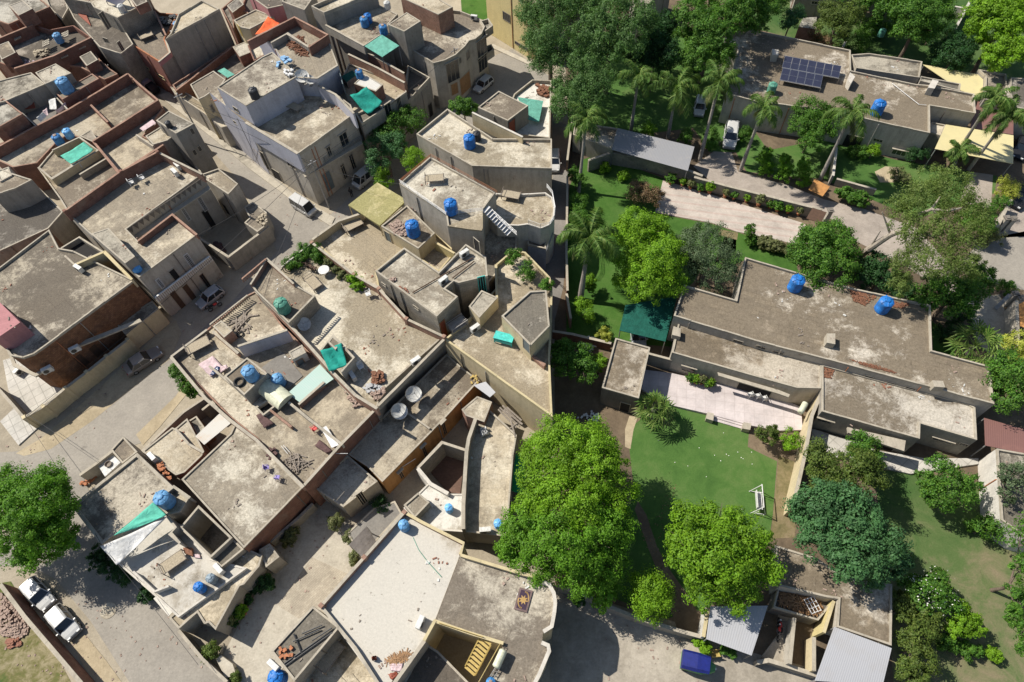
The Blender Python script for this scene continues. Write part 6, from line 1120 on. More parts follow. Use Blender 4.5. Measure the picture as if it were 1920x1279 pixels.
for s,k,z,l,n,sz,m,h in (('1055,265 1090,245 1155,300 1130,330',22,6.05,'pile of rounded stones behind the tank on the cream room',90,.32,'stone_rubble',.5),('940,420 1000,390 1080,440 1060,500 980,490',22,6.05,'heap of broken stones in front of the tank on the cream room',150,.34,'stone_rubble',.5),('925,810 985,790 985,815 940,825',22,8.9,'few bricks on the L-shaped roof',25,.24,'stone_rubble',.2),('1000,850 1060,870 1100,930 1060,920',22,8.9,'brick scraps along the L-shaped roof edge',25,.2,'brick_red',.15),
 ('805,440 905,400 910,450 840,500',32,6.1,'bricks and scrap heaped at the terrace corner',70,.28,'stone_rubble',.35),('815,300 890,290 905,360 830,390',32,6.1,'brown scrap heap on the wide terrace',60,.4,'rust',.6),('750,395 850,370 890,420 800,460',32,6.1,'engine parts and tins beside the brick wall',40,.34,'metal_grey',.4),('610,420 690,440 760,520 690,540',32,5.9,'loose bricks strewn on the white roof',45,.28,'stone_rubble',.2),
 ('1110,940 1140,930 1215,1040 1150,1080',31,3.6,'line of terracotta bricks on the cracked low roof',60,.28,'terracotta',.25),('570,1080 660,1020 680,1040 600,1100',31,.1,'row of terracotta pots behind the corner wall',26,.34,'terracotta',.3),('0,640 130,780 210,880 180,960 90,960 0,940',41,0,'big heap of old bricks beside the brick wall',520,.3,'stone_rubble',.7),('40,990 130,970 160,1010 70,1040',41,0,'smaller scatter of red bricks on the waste ground',60,.3,'brick_red',.4),
 ('160,640 330,650 420,700 440,790 300,780 160,720',44,1.75,'heap of broken timber inside the outhouse store',260,.14,'wood',.9),('70,850 140,820 150,880 100,900',32,5.9,'brown rags by the divider on the white terrace',14,.4,'cloth_brown',.3),('180,880 330,870 380,960 240,1000',32,5.78,'broken furniture and boards on the white terrace',40,.16,'wood_grey',.35),('1510,320 1570,315 1570,370 1520,380',32,3.5,'orange peel scraps at the corner of the dish roof',22,.2,'yellow_paint',.15),
 ('245,270 300,260 400,360 340,410 240,340',12,11.1,'stack of scrap metal on the cluttered lilac roof',120,.16,'rust',.7),('180,410 230,400 260,440 150,470',12,11.9,'crumpled pale blue plastic on the mottled roof',14,.5,'cloth_blue',.2),('190,500 260,500 270,540 210,540',12,11.9,'white broken chair parts on the mottled roof',10,.5,'white_paint',.3),('170,590 260,620 260,690 180,670',13,3.8,'coil of hoses and rods on the white roof by the lane',40,.5,'rust',.2),('240,360 350,350 330,400 250,400',11,5.8,'light gravel heap on the honeycomb walled roof',50,.35,'roof_pale',.25),('170,430 250,440 240,490 190,480',11,5.8,'faded red boxes on the honeycomb walled roof',14,.5,'car_pink',.3),
 ('1120,140 1240,110 1260,160 1150,190',11,6.4,'row of dark sacks on the red fronted roof',26,.55,'metal_dark',.3),('1830,350 1881,340 1880,430 1800,420',21,3.0,'pale rubble on the store roof by the street',50,.3,'roof_pale',.3),('1500,540 1560,560 1590,610 1530,600',21,0.05,'dark rubbish heap in the shaded court',50,.4,'cloth_brown',.4),('1620,1140 1720,1040 1790,1050 1750,1170',21,5.78,'torn boards and sheets on the small debris terrace',26,.2,'wood_grey',.2),('920,1130 1080,1060 1080,1110 960,1150',42,6.5,'dry twigs and straw on the whitewashed roof',90,.1,'wood',.12),('150,1040 260,1030 250,1100 180,1110',42,6.5,'bricks and a dark box on the rod strewn roof',14,.34,'terracotta',.3),('450,620 560,570 620,600 600,640',33,.05,'litter under the tree beside the grey outhouse',30,.3,'white_paint',.2),('460,60 590,50 590,130 480,160',33,.05,'white plastic scraps on the ground behind the outhouse',26,.6,'tarp_white',.15)): pile('rubble_heap' if 'brick' in l or 'stone' in l else 'scrap_heap',l,k,s,z,m,n,sz,'rubble',len(l),h,7.0 if sz<.19 or 'boards' in l else 1.0)
for s,k,z,l,m in (('1400,240 1500,180 1590,270 1490,330',31,5.9,'grey cloth spread on the white terrace','cloth_pink'),('1480,310 1530,250 1560,260 1510,320',31,6.0,'dark blue garment thrown on the white terrace','car_navy'),('1555,260 1600,240 1610,265 1560,300',31,6.0,'pink cloth beside the dark blue garment','cloth_pink'),('415,815 450,770 540,850 500,870',32,5.88,'grey brown mat on the white terrace','cloth_brown'),('0,600 40,580 130,660 60,690',32,5.95,'dark brown blanket over the light well wall','cloth_brown'),('1540,120 1580,180 1600,150 1570,110',31,6.0,'x','cloth_pink'),('945,1150 1040,1150 1030,1205 950,1200',42,6.5,'pale pink cloth in the corner of the whitewashed roof','cloth_pink'),('930,1225 990,1205 1010,1230 960,1265',42,6.5,'dark red cloth at the bottom corner of the whitewashed roof','door_red'),('820,1100 850,1095 855,1125 825,1130',42,6.5,'small dark red bundle on the whitewashed roof','door_red'),('1575,690 1625,685 1645,730 1590,755',32,3.3,'pale plastic wrapped bundle on the narrow roof','tarp_white')):
    if l!='x': crumple('spread_cloth',l,k,s,z,m,'cloth',len(l),.12 if 'bundle' not in l else .6)
q=Q(32,'465,700 500,680 590,815 540,835',5.9); MB().prism(ccw(xy(q)),6.15,6.2).build('board','white_paint',None); bo=bpy.data.objects['board']; tag(bo,'long white board lying across the terrace divider','board')
q=Q(31,'690,950 790,870 850,930 740,1030',1.4); e=empty('covered_cart',np.mean(q,axis=0)*[1,1,0],'white sheet covered cart with a basket in the corner yard','cart'); MB().prism(ccw(xy(q)),.5,1.4).build('load','tarp_white',e); MB().lathe([(.3,1.4),(.36,1.6),(.3,1.62),(.25,1.45)],np.append(np.mean(q,axis=0)[:2],0),16).build('basket','wood_grey',e)
for i in range(4): c=q[i]*.85+np.mean(q,axis=0)*.15; MB().tube((c[0],c[1],0),(c[0],c[1],.5),.05).build('leg','wood_grey',e)
q=ccw(xy(Q(43,'55,610 148,635 105,790 12,765',6.65))); e=empty('rug',(*np.mean(q,axis=0),6.65),'dark purple rug with a gold star pattern on the tan roof','rug'); MB().prism(q,6.654,6.67).build('border','rug_rim',e); qi=inset(q,.16); MB().prism(qi,6.66,6.68).build('field','rug_purple',e); cc=np.mean(q,axis=0); m=MB(); sp=[]
for j in range(16): a=j*math.pi/8+.3; rr=.42 if j%2==0 else .2; sp.append(cc+np.array([rr*math.cos(a),rr*math.sin(a)]))
m.prism(ccw(sp),6.67,6.69)
u=(q[1]-q[0])/np.linalg.norm(q[1]-q[0]); v=(q[2]-q[1])/np.linalg.norm(q[2]-q[1])
for su in (-1,1):
    for j in range(12):
        a=math.pi/2*j/11; c=cc+u*su*.36*np.linalg.norm(q[1]-q[0])*math.cos(a)+v*su*.36*np.linalg.norm(q[2]-q[1])*math.sin(a); m.box((c[0],c[1],6.68),(.09,.09,.02))
m.build('motif','rug_gold',e)
planks('steel_rods','bundle of dark steel rods bent across the small square roof',42,'200,1150 560,900|210,1165 540,930|270,940 325,1075|265,995 455,910|330,940 470,880|400,990 540,900','a' and 6.5,'metal_dark','rods')
planks('long_pole','two long dark poles across the L-shaped roof',22,'1105,900 1530,655|1385,800 1540,680',8.95,'wood_dark','pole'); planks('timber_stack','stacked grey timber poles at the top of the narrow lane roof',32,'1740,530 1870,660|1720,545 1860,680|1750,560 1881,665|1710,560 1840,690|1770,545 1875,640|1790,700 1845,660|1830,760 1800,640',3.9,'wood_grey','timber',.2); planks('hose','hose lying on the whitewashed roof from tank to ridge',42,'1110,260 1150,350|1150,350 1210,430|1210,430 1310,540',6.45,'tank_green','hose',.06); planks('pipe_run','white pipe bending along the solar bungalow roof',14,'950,590 1140,740|1140,740 1190,745',4.6,'white_paint','pipe',.07); planks('cane_pile','white canes leaning on the low roof by the lane',32,'180,815 225,870|195,810 240,860|560,870 650,870',5.95,'white_paint','canes',.06); planks('ladder','metal ladder lying by the white horizontal tank',42,'1650,1240 1705,1150|1680,1250 1735,1160|1660,1225 1690,1235|1675,1200 1705,1210|1690,1180 1720,1190',6.75,'frame_metal','ladder',.07); planks('bamboo_pole','white pole leaning out of the orange fronted yard',32,'1005,980 1125,905',2.5,'white_paint','pole',.07)
pile('leaf_litter','brown fallen leaves along the top parapet of the mottled bungalow roof',24,'640,870 720,880 840,930 760,990 680,960',4.63,'rust',320,.16,'leaves',3,.05); pile('leaf_litter','brown fallen leaves at the right end of the bungalow roof',24,'960,960 1080,980 1020,1010 950,1000',4.63,'rust',140,.15,'leaves',4,.05); pile('leaf_litter','rust coloured leaves in the corner of the lower bungalow roof',34,'460,260 540,280 520,340 470,330',3.56,'rust',140,.15,'leaves',5,.05); pile('leaf_litter','brown leaves drifted in the middle of the bungalow parapet line',34,'640,200 900,260 1000,310 760,250',4.63,'rust',200,.13,'leaves',6,.04)
# solar panels on the bungalow roof
def mk_panel():
    e=empty('solar_panel',(0,0,0)); MB().box((0,0,0),(1.0,1.66,.04)).build('frame','steel',e); m=MB()
    for i in range(2): m.box((0,(-.5+i)*.80,.022),(.94,.77,.012))
    m.build('cell','solar_cell',e); return e
A=P(t(14,'192,392')[0],5.6); B=P(t(14,'590,465')[0],5.6); C=P(t(14,'160,565')[0],5.2); ux=(B-A)/7; du=ux/np.linalg.norm(ux); vy=(C-A)/2; n3=np.cross(du,-vy/np.linalg.norm(vy)); n3/=np.linalg.norm(n3)
names=['first','second','third','fourth','fifth','sixth','seventh']
pm=MB(); SA=empty('solar_array',((A[0]+B[0])/2,(A[1]+B[1])/2,4.5),'two rows of dark solar panels on a rack on the bungalow roof','solar array')
for r in range(2):
    for c in range(7 if r==0 else 5):
        p=A+ux*(c+.5)+vy*(r+.5)-np.array(SA.location); o=put('solar',mk_panel,p,'x',0,(np.linalg.norm(ux)/1.03,np.linalg.norm(vy)/1.70,1)); o.parent=SA
        yv=np.cross(n3,du); o.rotation_euler=Matrix([[du[0],yv[0],n3[0]],[du[1],yv[1],n3[1]],[du[2],yv[2],n3[2]]]).to_euler()
e=SA
for q in (A,B,C,A+ux*3.5,C+ux*5,A+ux*7+vy): pm.tube((q[0],q[1],4.5),(q[0],q[1],q[2]-.05),.05)
pm.tube(A-n3*.06,B-n3*.06,.04).tube(A+vy-n3*.06,B+vy-n3*.06,.04).tube(C-n3*.06,C+ux*5-n3*.06,.04); pm.build('rack_frame','frame_metal',e)
for c_ in SA.children:
    if 'label' in c_: del c_['label']
sheet('solar_collector','dark glass panels on a frame at the top edge roof',11,'745,5 840,45 900,-15 800,-40',[9.9,9.9,10.6,10.6],'solar_cell','solar panel',base=9.3)
sheet('tarpaulin','sagging teal tarpaulin hung over the street front terrace',12,'662,668 778,608 890,715 788,802',[9.4,9.7,8.8,8.3],'tarp_green','tarpaulin',sag=.5,base=7.3,posts=0)
sheet('tarpaulin','green tarpaulin tied over the terrace corner above the white sheets',32,'452,138 600,85 640,238 515,285',[8.3,8.5,7.9,7.9],'tarp_green','tarpaulin',sag=.35,base=6,posts=0)
strip(m1.root,32,'455,140 540,35 690,190 600,290',8.0,6.0,.15,'plaster_pale','screen_wall','cap'); 
sheet('green_sheet','bright green netting on the wall side by the bright trees',32,'1800,1130 1830,870 1905,880 1895,1160',[1.6,1.7,1.7,1.6],'net_bright','netting',posts=0)
sheet('curtain_sheet','dark green sheet hung at the lane corner under the white tarpaulin',41,'935,500 985,545 1110,640 1050,640',[2.9,2.8,2.2,1.8],'net_green','sheet',posts=0)
sheet('rusty_sheet','rust stained white metal sheet laid across the low roof gap',31,'1378,745 1555,578 1642,642 1440,805',[3.9,4.0,4.0,3.8],'sheet_rust','sheet',posts=0,base=3)
# washing in the dark yard
for i,(s,l,m) in enumerate((('255,830 300,790 330,815 285,860','white sheet on the washing line, lowest','tarp_white'),('300,780 330,760 340,810 310,830','pale shirt on the washing line beside the white sheet','cloth_pink'),('340,700 390,690 400,770 350,770','long white cloth hanging by the big pale blue tank','tarp_white'),('390,780 460,720 470,750 410,800','pink towel hanging over the yard wall','cloth_pink'),('160,690 230,690 250,760 170,770','dark red quilt in the shaded washing yard','door_red'))): sheet('hanging_laundry',l,11,s,[6.1,6.2,5.7,5.6],m,'laundry',th=.03,posts=0,base=4.9,group='washing in the shaded yard',sag=.1)
sheet('loose_board','pale board laid on the roof edge by the bare stair tower',11,'985,905 1075,842 1100,868 1010,925',[6.3,6.5,6.5,6.3],'cloth_pink','board',posts=0,base=5)
# poles and cables
def pole(k,s,h,label):
    b=P(t(k,s)[0],0); e=empty('utility_pole',b,label,'pole'); MB().tube(b,b+np.array([0,0,h]),.11,.08,10).build('shaft','metal_grey',e); MB().box(b+np.array([0,0,h-.4]),(1.2,.08,.08),.6).build('crossarm','metal_grey',e); return b+np.array([0,0,h-.35])
p1=pole(22,'520,310',8.5,'grey utility pole at the street corner by the minivan'); p2=P(t(31,'175,615')[0],2.4); p3=P(t(41,'715,310')[0],5.0); p4=pole(12,'1440,680',8,'utility pole before the curved corner house'); p5=pole(11,'1440,1010',8.5,'utility pole beside the bare stair tower')
def cable(a,b,label,sag=.6):
    a,b=np.array(a,float),np.array(b,float); pts=[a+(b-a)*i/12-np.array([0,0,sag*4*(i/12)*(1-i/12)]) for i in range(13)]; m=MB()
    for i in range(12): m.tube(pts[i],pts[i+1],.022,.022,4,False)
    c=(a+b)/2; o=m.build('power_cable','cable',None,loc=c); tag(o,label,'cable',"cables along the street")
cable(p1,p5,'cable running from the minivan corner up the street'); cable(p1,p4,'cable from the minivan corner toward the curved corner house'); cable(p1+.3,P(t(22,'30,890')[0],8.5),'cable crossing to the railed brick walled roof'); cable(p1-.2,p2,'long cable over the lane toward the compound wall end',.8); cable(p2,p3,'cable from the compound wall end to the white tarpaulin house'); cable(p2+.3,P(t(31,'690,930')[0],3.5),'cable crossing the lane to the corner yard'); cable(p3,P(t(41,'1400,1160')[0],3),'cable along the lower lane to the courtyard gate',.3)
cable(p1,P(t(12,'295,1090')[0],8),'short cable from the minivan corner to the lilac building front'); cable(p1+.15,P(t(21,'1390,495')[0],8.2),'cable crossing the street to the balcony house',.5); cable(p1-.15,P(t(22,'1010,130')[0],9),'cable from the minivan corner to the round house',.5); cable(p5,P(t(12,'-75,862')[0],9),'cable from the stair tower pole to the lilac building',.3); cable(p5-.2,P(t(11,'1220,640')[0],6),'cable up the street to the red fronted house',.4); cable(P(t(42,'620,970')[0],6.6),P(t(42,'960,1275')[0],6.2),'washing line over the shaded lower terrace, upper',.1); cable(P(t(42,'470,1110')[0],6.6),P(t(42,'640,1279')[0],6.2),'washing line over the shaded lower terrace, lower',.1)
q=P(t(41,'765,775')[0],.012); mo_=MB().lathe([(.75,0),(.75,.03),(.55,.03),(.5,.02)],q,24).build('manhole_cover','roof_pale',None,loc=q); tag(mo_,'round pale manhole ring on the lower lane','manhole')
q=P(t(43,'1430,1085')[0],0); e=empty('yellow_crate',q,'small yellow crate under the red edged metal roof','crate'); MB().box(q+[0,0,.3],(.7,.5,.06),.2).build('floor','yellow_paint',e); MB().box(q+[0,.3,.5],(.7,.05,.5)).box(q+[0,-.25,.5],(.7,.05,.5)).build('side','yellow_paint',e)
# a person standing at the shop front
def person(k,s,z,label,shirt='car_black'):
    b=P(t(k,s)[0],z); e=empty('person',b,label,'person'); V=[(0,0,.92),(0,0,1.2),(0,0,1.42),(0,0,1.52),(0,0,1.66),(.09,0,.88),(.10,.02,.48),(.10,-.02,.06),(.11,.14,.03),(-.09,0,.88),(-.10,-.02,.48),(-.10,-.06,.06),(-.11,.10,.03),(.19,0,1.40),(.24,-.02,1.13),(.24,.08,.88),(-.19,0,1.40),(-.24,-.02,1.13),(-.23,.08,.88)]
    E=[(0,1),(1,2),(2,3),(3,4),(0,5),(5,6),(6,7),(7,8),(0,9),(9,10),(10,11),(11,12),(2,13),(13,14),(14,15),(2,16),(16,17),(17,18)]; rad=[.15,.15,.15,.06,.11,.10,.07,.05,.04,.10,.07,.05,.04,.07,.05,.035,.07,.05,.035]
    me=bpy.data.meshes.new('body'); me.from_pydata(V,E,[]); me.materials.append(MATS[shirt]); o=bpy.data.objects.new('body',me); COL.objects.link(o); o.parent=e; md=o.modifiers.new('skin','SKIN'); 
    for i,r in enumerate(rad): me.skin_vertices[0].data[i].radius=(r,r)
    me.skin_vertices[0].data[0].use_root=True; sb=o.modifiers.new('smooth','SUBSURF'); sb.levels=1; sb.render_levels=1
    MB().lathe([(.03,1.57),(.10,1.60),(.115,1.68),(.09,1.76),(.03,1.79)],b,12).build('hair','hair',e)
    return e
person(22,'680,225',0,'person in dark clothes standing at the shop front by the mossy porch')

MKP=[mk_pot(['leaf_mid','leaf_yellow','leaf_drab'][i_],200+i_,.5+.12*i_) for i_ in range(3)]
def mk_tyre():
    e=empty('old_tyre',(0,0,0),'x','tyre'); V=[];Fc=[]; n=22
    for i in range(n):
        a=2*math.pi*i/n
        for j in range(6): b=2*math.pi*j/6; r=.36+.09*math.cos(b); V.append((r*math.cos(a),r*math.sin(a),.09+.09*math.sin(b)))
    for i in range(n):
        for j in range(6): Fc.append((i*6+j,((i+1)%n)*6+j,((i+1)%n)*6+(j+1)%6,i*6+(j+1)%6))
    build('tread','tyre' if False else V,Fc,'tyre',e,smooth=True); return e
putp('tyre',mk_tyre,31,'1690,365',7.78,'old tyre lying on the white terrace hut beside the tank',0,1.3); putp('tyre',mk_tyre,21,'1695,1195',5.8,'old tyre on the small debris terrace',0,.9)
m=MB(); q=P(t(44,'390,735')[0],2.55); a=.25
for i in range(4): m.box((q[0]+(-.45+.3*i)*math.cos(a),q[1]+(-.45+.3*i)*math.sin(a),q[2]),(.05,1.3,.05),a)
for i in range(4): m.box((q[0]-(-.6+.4*i)*math.sin(a),q[1]+(-.6+.4*i)*math.cos(a),q[2]+.01),(1.0,.05,.05),a)
o=m.build('lattice_frame','white_paint',None,loc=q); tag(o,'white lattice window frame lying on the broken timber','frame')
for i,(s,l) in enumerate((('1255,355','first'),('1290,368','second'),('1330,375','third'),('1365,392','fourth'),('1395,392','fifth'))): putp('pot%d'%(i%3),MKP[i%3],33,s,.36,'%s pot from the left along the bungalow wall on the pink terrace'%l,i*50,1.1,'pots on the pink terrace')
for i,(s,l) in enumerate((('1690,800','upper'),('1725,795','middle'),('1650,850','lower'))): putp('pot%d'%(i%3),MKP[i%3],41,s,.05,'%s of the shaded courtyard pots by the wall'%l,i*50,1.5,'courtyard pots')
# ================================================================== trees, palms and shrubs
tree('street_tree','big bright street tree over the lane at the left edge',"55,965,72,7.5 60,955,66,7.8 15,930,56,7 92,912,40,6.5 80,1005,48,6.5 62,1045,36,5.5 118,1010,30,5.5 -35,985,55,6.5 98,960,42,7",'leaf_street',1,size=.28,nleaf=85,trunk=.3)
tree('shade_tree','huge bright green tree between the lane roofs and the front lawn, upper of two',"1068,845,72,8 1030,905,55,8 1115,885,62,8 1150,930,46,6.5 1005,945,42,7 1070,945,58,8.5 1120,845,46,7 1022,850,42,7",'leaf_bright',2,size=.28,nleaf=80,trunk=.32)
tree('shade_tree','big mid green tree below the brightest one, beside the tan curved roof',"990,1005,56,7 1050,1020,66,8 1110,1000,56,7.5 1150,985,40,6 1085,1065,50,6.5 1020,1055,44,6 1130,1050,45,5.5 1130,1110,32,4 960,1020,36,6",'leaf_fresh',3,size=.28,nleaf=80,trunk=.3)
tree('shade_tree','broad yellowish green tree beside the white swing',"1300,985,42,6 1350,978,40,6.5 1400,1010,42,6.5 1430,1065,38,5.5 1350,1045,58,7.5 1298,1045,46,6 1385,1105,40,5.5 1325,1105,38,5 1275,1010,28,5",'leaf_yellow',4,size=.34,nleaf=60,trunk=.25)
tree('round_bush','clipped round bright bush by the concrete yard wall',"1222,1117,41,3.6",'leaf_bright',5,per=14,size=.24,nleaf=60,trunk=.1,cat='bush',down=-.9)
tree('shade_tree','broad blue green tree over the L-shaped outhouse',"1535,950,48,6.5 1598,965,48,7 1645,1015,46,6.5 1600,1040,52,7 1548,1005,46,6.5 1672,1050,32,5 1640,1070,30,5 1520,985,32,5.5 1575,925,32,5.5",'leaf_blue',6,size=.36,nleaf=60,trunk=.28)
tree('shade_tree','olive tree with brownish flowers by the wall between the two lawns',"1555,868,42,5.5 1608,880,44,6 1545,898,30,4.5 1640,892,24,4.5 1590,905,34,5.5",'leaf_olive',7,size=.30,nleaf=60,trunk=.18)
tree('young_tree','slim bright tree in front of the bungalow sunshade',"1618,832,26,4.5 1632,856,24,4 1610,850,20,4",'leaf_mid',8,size=.28,nleaf=55,trunk=.12)
tree('feathery_tree','feathery bright tree alone on the right hand lawn',"1768,878,30,4.5 1792,915,36,4.5 1740,900,20,3.5 1815,905,22,3.5 1770,935,26,3.5 1745,925,18,3",'leaf_mid',9,size=.30,nleaf=45,gap=.25,trunk=.13,droop=.3)
tree('feathery_tree','sparse feathery tree in front of the whitewashed wall',"1890,885,22,5 1910,910,26,5 1885,930,20,4.5 1925,880,24,5",'leaf_grey',10,size=.26,nleaf=30,gap=.45,trunk=.1,droop=.3)
fs=tree('flowering_shrub','dark green shrub dotted with white flowers at the bottom right',"1738,1112,34,3.4 1768,1130,28,3 1718,1105,24,3 1755,1090,26,3.2",'leaf_mid',11,size=.36,nleaf=55,trunk=.1,cat='shrub',cname='foliage')
build_quads('flower',leafcloud([(l[0],l[1]*1.08,l[2]) for l in L3(0,'1738,1112,34,3.4 1768,1130,28,3 1718,1105,24,3 1755,1090,26,3.2')],1.2,.16,5,nleaf=2,down=0.1),'petal',fs)['kind']='stuff'
tree('shrub','yellow green shrub along the outhouse side wall, larger',"1720,1195,36,3 1715,1235,34,2.8 1735,1165,26,2.8 1710,1270,30,2.5",'leaf_olive',12,size=.30,nleaf=55,trunk=.1,cat='shrub',cname='foliage')
tree('shrub','yellow green shrub right of the white flowered one',"1808,1158,26,2.6 1822,1175,22,2.2 1795,1180,20,2.2",'leaf_yellow',13,size=.28,nleaf=50,trunk=.08,cat='shrub',cname='foliage')
tree('shrub','greyish shrub between the outhouse wall and the blue green tree',"1692,1130,22,2.6 1700,1155,20,2.4",'leaf_olive',14,size=.28,nleaf=50,trunk=.08,cat='shrub',cname='foliage')
tree('feathery_tree','feathery tree at the lower right edge of the brown lawn',"1915,1000,36,5 1900,1150,20,4.5 1915,1120,26,4.5 1930,1190,30,4.5 1925,1060,24,5",'leaf_mid',15,size=.3,nleaf=45,gap=.3,trunk=.14,droop=.3)
shrub('rounded dark bush by the whitewashed wall at the right',44,'1600,190,80,1.8','leaf_mid',16,size=.3,nleaf=55); shrub('low bright ground shrub running toward the brown lawn',44,'1310,985,55,.9 1400,1010,50,.8 1490,1060,50,.8 1560,1060,30,.6','leaf_mid',17); shrub('small bright bush alone on the brown lawn',44,'1665,1085,42,.7','leaf_bright',18)
tree('shade_tree','dark tree at the right edge beside the red sheet roof',"1892,695,38,5.5 1905,745,40,5 1870,715,24,4 1930,720,34,6",'leaf_mid',19,size=.3,nleaf=60,trunk=.2)
tree('shrub','lemon yellow tree at the right edge above the dark one',"1905,645,26,4 1925,665,26,4",'leaf_lime',20,size=.26,nleaf=60,trunk=.1,cat='tree')
tree('shade_tree','rounded leafy tree at the end of the striped driveway',"1538,468,48,6 1572,500,38,5.5 1512,480,32,5 1562,442,32,5 1535,510,34,5 1520,445,26,5 1578,468,32,5.5",'leaf_mid',21,size=.34,nleaf=60,trunk=.22)
gb=P((1600,490),0)
e17=tree('gum_tree','large leaning gum tree with bare pale limbs by the right hand road',"1735,372,42,12.5 1785,352,44,13 1815,395,40,12.5 1705,425,36,11.5 1765,430,42,12 1820,445,36,11.5 1725,480,36,10.5 1775,495,42,10.5 1825,495,30,10 1690,385,28,11.5 1755,335,30,12.5 1700,490,26,10 1690,530,22,8",'leaf_gum',22,per=3.8,size=.32,nleaf=60,gap=.2,droop=.7,trunk=.3,bark='bark_pale',base=gb,limbs=False,aspect=.35)
m=MB(); W=lambda s,z: P(t(24,s)[0],z)
m.path([gb,W('790,590',5),W('940,490',8.5),W('1030,455',10),W('1130,350',11.5),W('1230,310',12.5)],[.42,.36,.3,.26,.2,.14],9); m.build('trunk','bark_pale',e17); m=MB()
for q in (('1030,455',10,'1075,670',9.5),('1030,455',10,'1060,560',10),('1105,400',11,'1110,360',12),('1230,310',12.5,'1350,320',13),('1230,310',12.5,'1310,380',12),('1150,430',11.5,'1200,490',11),('940,490',8.5,'880,330',11),('1230,310',12.5,'1290,220',13),('790,590',5,'870,460',8.5),('1350,320',13,'1440,300',13),('1200,490',11,'1290,520',10.5)): m.path([W(q[0],q[1]),W(q[2],q[3])],[.15,.05],6)
m.build('limb','bark_pale',e17)
tree('shade_tree','dark leafy tree under the leaning gum tree, by the road',"1765,540,36,5.5 1820,545,34,5 1800,575,30,4.5 1735,560,26,4.5 1840,520,24,4.5",'leaf_mid',23,size=.34,nleaf=60,trunk=.2)
tree('shade_tree','dark shrubby tree between the rounded tree and the leaning gum',"1640,490,26,4.5 1665,520,24,4.5 1625,520,22,4 1690,545,22,4",'leaf_dark',24,size=.32,nleaf=55,trunk=.15)
tree('shrub','dark glossy shrub by the gate pillar under the gum tree',"1838,400,24,3.5 1850,420,20,3 1815,410,20,3.2",'leaf_mid',25,size=.28,nleaf=50,trunk=.08,cat='shrub',cname='foliage')
tree('shade_tree','bright green tree over the dark green shade cloth',"1200,425,40,6.5 1185,470,40,6.5 1240,482,42,7 1208,528,44,6.5 1252,530,30,5.5 1172,520,26,5 1230,430,28,6 1165,435,22,5",'leaf_bright',26,size=.30,nleaf=65,trunk=.22)
tree('feathery_tree','grey green airy tree beside the striped driveway',"1322,448,42,6 1350,482,34,5.5 1300,490,36,5.5 1338,512,32,5 1290,450,26,5 1365,505,22,4.5",'leaf_grey',27,size=.24,nleaf=60,gap=.15,trunk=.17)
tree('dry_shrub','brown withered bush at the end of the striped driveway',"1205,362,24,2 1225,370,20,1.8 1195,350,16,1.6",'leaf_brown',28,per=9,size=.24,nleaf=40,gap=.3,trunk=.07,cat='bush',cname='foliage')
tree('shade_tree','dark green tree between the yellow house and the outhouse',"1060,680,32,4 1095,690,28,4 1055,655,22,3.5 1085,665,26,4",'leaf_mid',29,size=.3,nleaf=60,trunk=.15); shrub('lime fruit tree by the outhouse roof corner',33,'615,225,50,2.8','leaf_yellow',30)
for s,l,lf,i in (('480,270,60,2.2 490,330,50,2','round glossy shrub along the lane wall, upper','leaf_mid',31),('470,390,55,2.2 500,370,40,2','round glossy shrub along the lane wall, lower','leaf_mid',32),('515,1030,66,2.2 500,980,45,2','yellow green clipped shrub on the lawn beside the lane','leaf_yellow',33),('645,1195,45,1.2','lemon yellow bush beside the low brick wall','leaf_lime',34),('545,815,45,2 555,860,30,1.5','yellow leaved shrub under the lawn palm','leaf_yellow',35),('440,60,40,2 470,100,45,2.2','dark shrub under the palm by the mouldy wall','leaf_mid',36),('655,20,34,.8','small broad leaved plant on the lawn by the grey wall','leaf_bright',37),('785,70,34,.7','small yellow leaved plant on the lawn by the grey wall','leaf_yellow',38),('1680,455,36,1.8','slim upright shrub at the lawn edge by the driveway','leaf_mid',39),('1690,520,38,.9','low round shrub at the lawn edge by the driveway','leaf_mid',40)): shrub(l,23,s,lf,i)
for s,l,i in (('1780,530,34,.8 1830,545,34,.8 1881,560,36,.8','clipped hedge strip beside the striped driveway, left run',41),): shrub(l,23,s,'leaf_drab',i,name='hedge')
shrub('clipped hedge strip beside the striped driveway, right run',24,'40,545,36,.8 100,560,36,.8 160,580,36,.8 205,590,30,.8','leaf_drab',42,name='hedge'); shrub('broad leaved glossy hedge behind the orange gate leaf',24,'610,190,45,1.2 680,220,45,1.2 740,240,40,1.1','leaf_mid',43,name='hedge',size=.34)
shrub('red tipped flowering bush at the corner of the front lawn',34,'60,740,62,2.2 110,720,45,2','leaf_olive',44); shrub('bright green bush by the party wall next to the front lawn',34,'235,770,62,2.4','leaf_bright',45); shrub('small green shrub beside the dark concrete yard shadow',43,'1350,1020,50,.9 1320,1000,35,.8','leaf_bright',46); shrub('scrubby plant at the yard wall under the big trees',43,'480,690,40,1.2','leaf_dark',47); shrub('scraggly plants before the red edged metal roof',43,'1500,1060,25,.6 1560,1080,25,.6','leaf_mid',48)
shrub('vine bush hanging from the white terrace wall onto the lane',31,'1250,290,45,3.2 1290,340,48,3 1330,390,45,2.8 1355,430,35,2.4','leaf_mid',49)
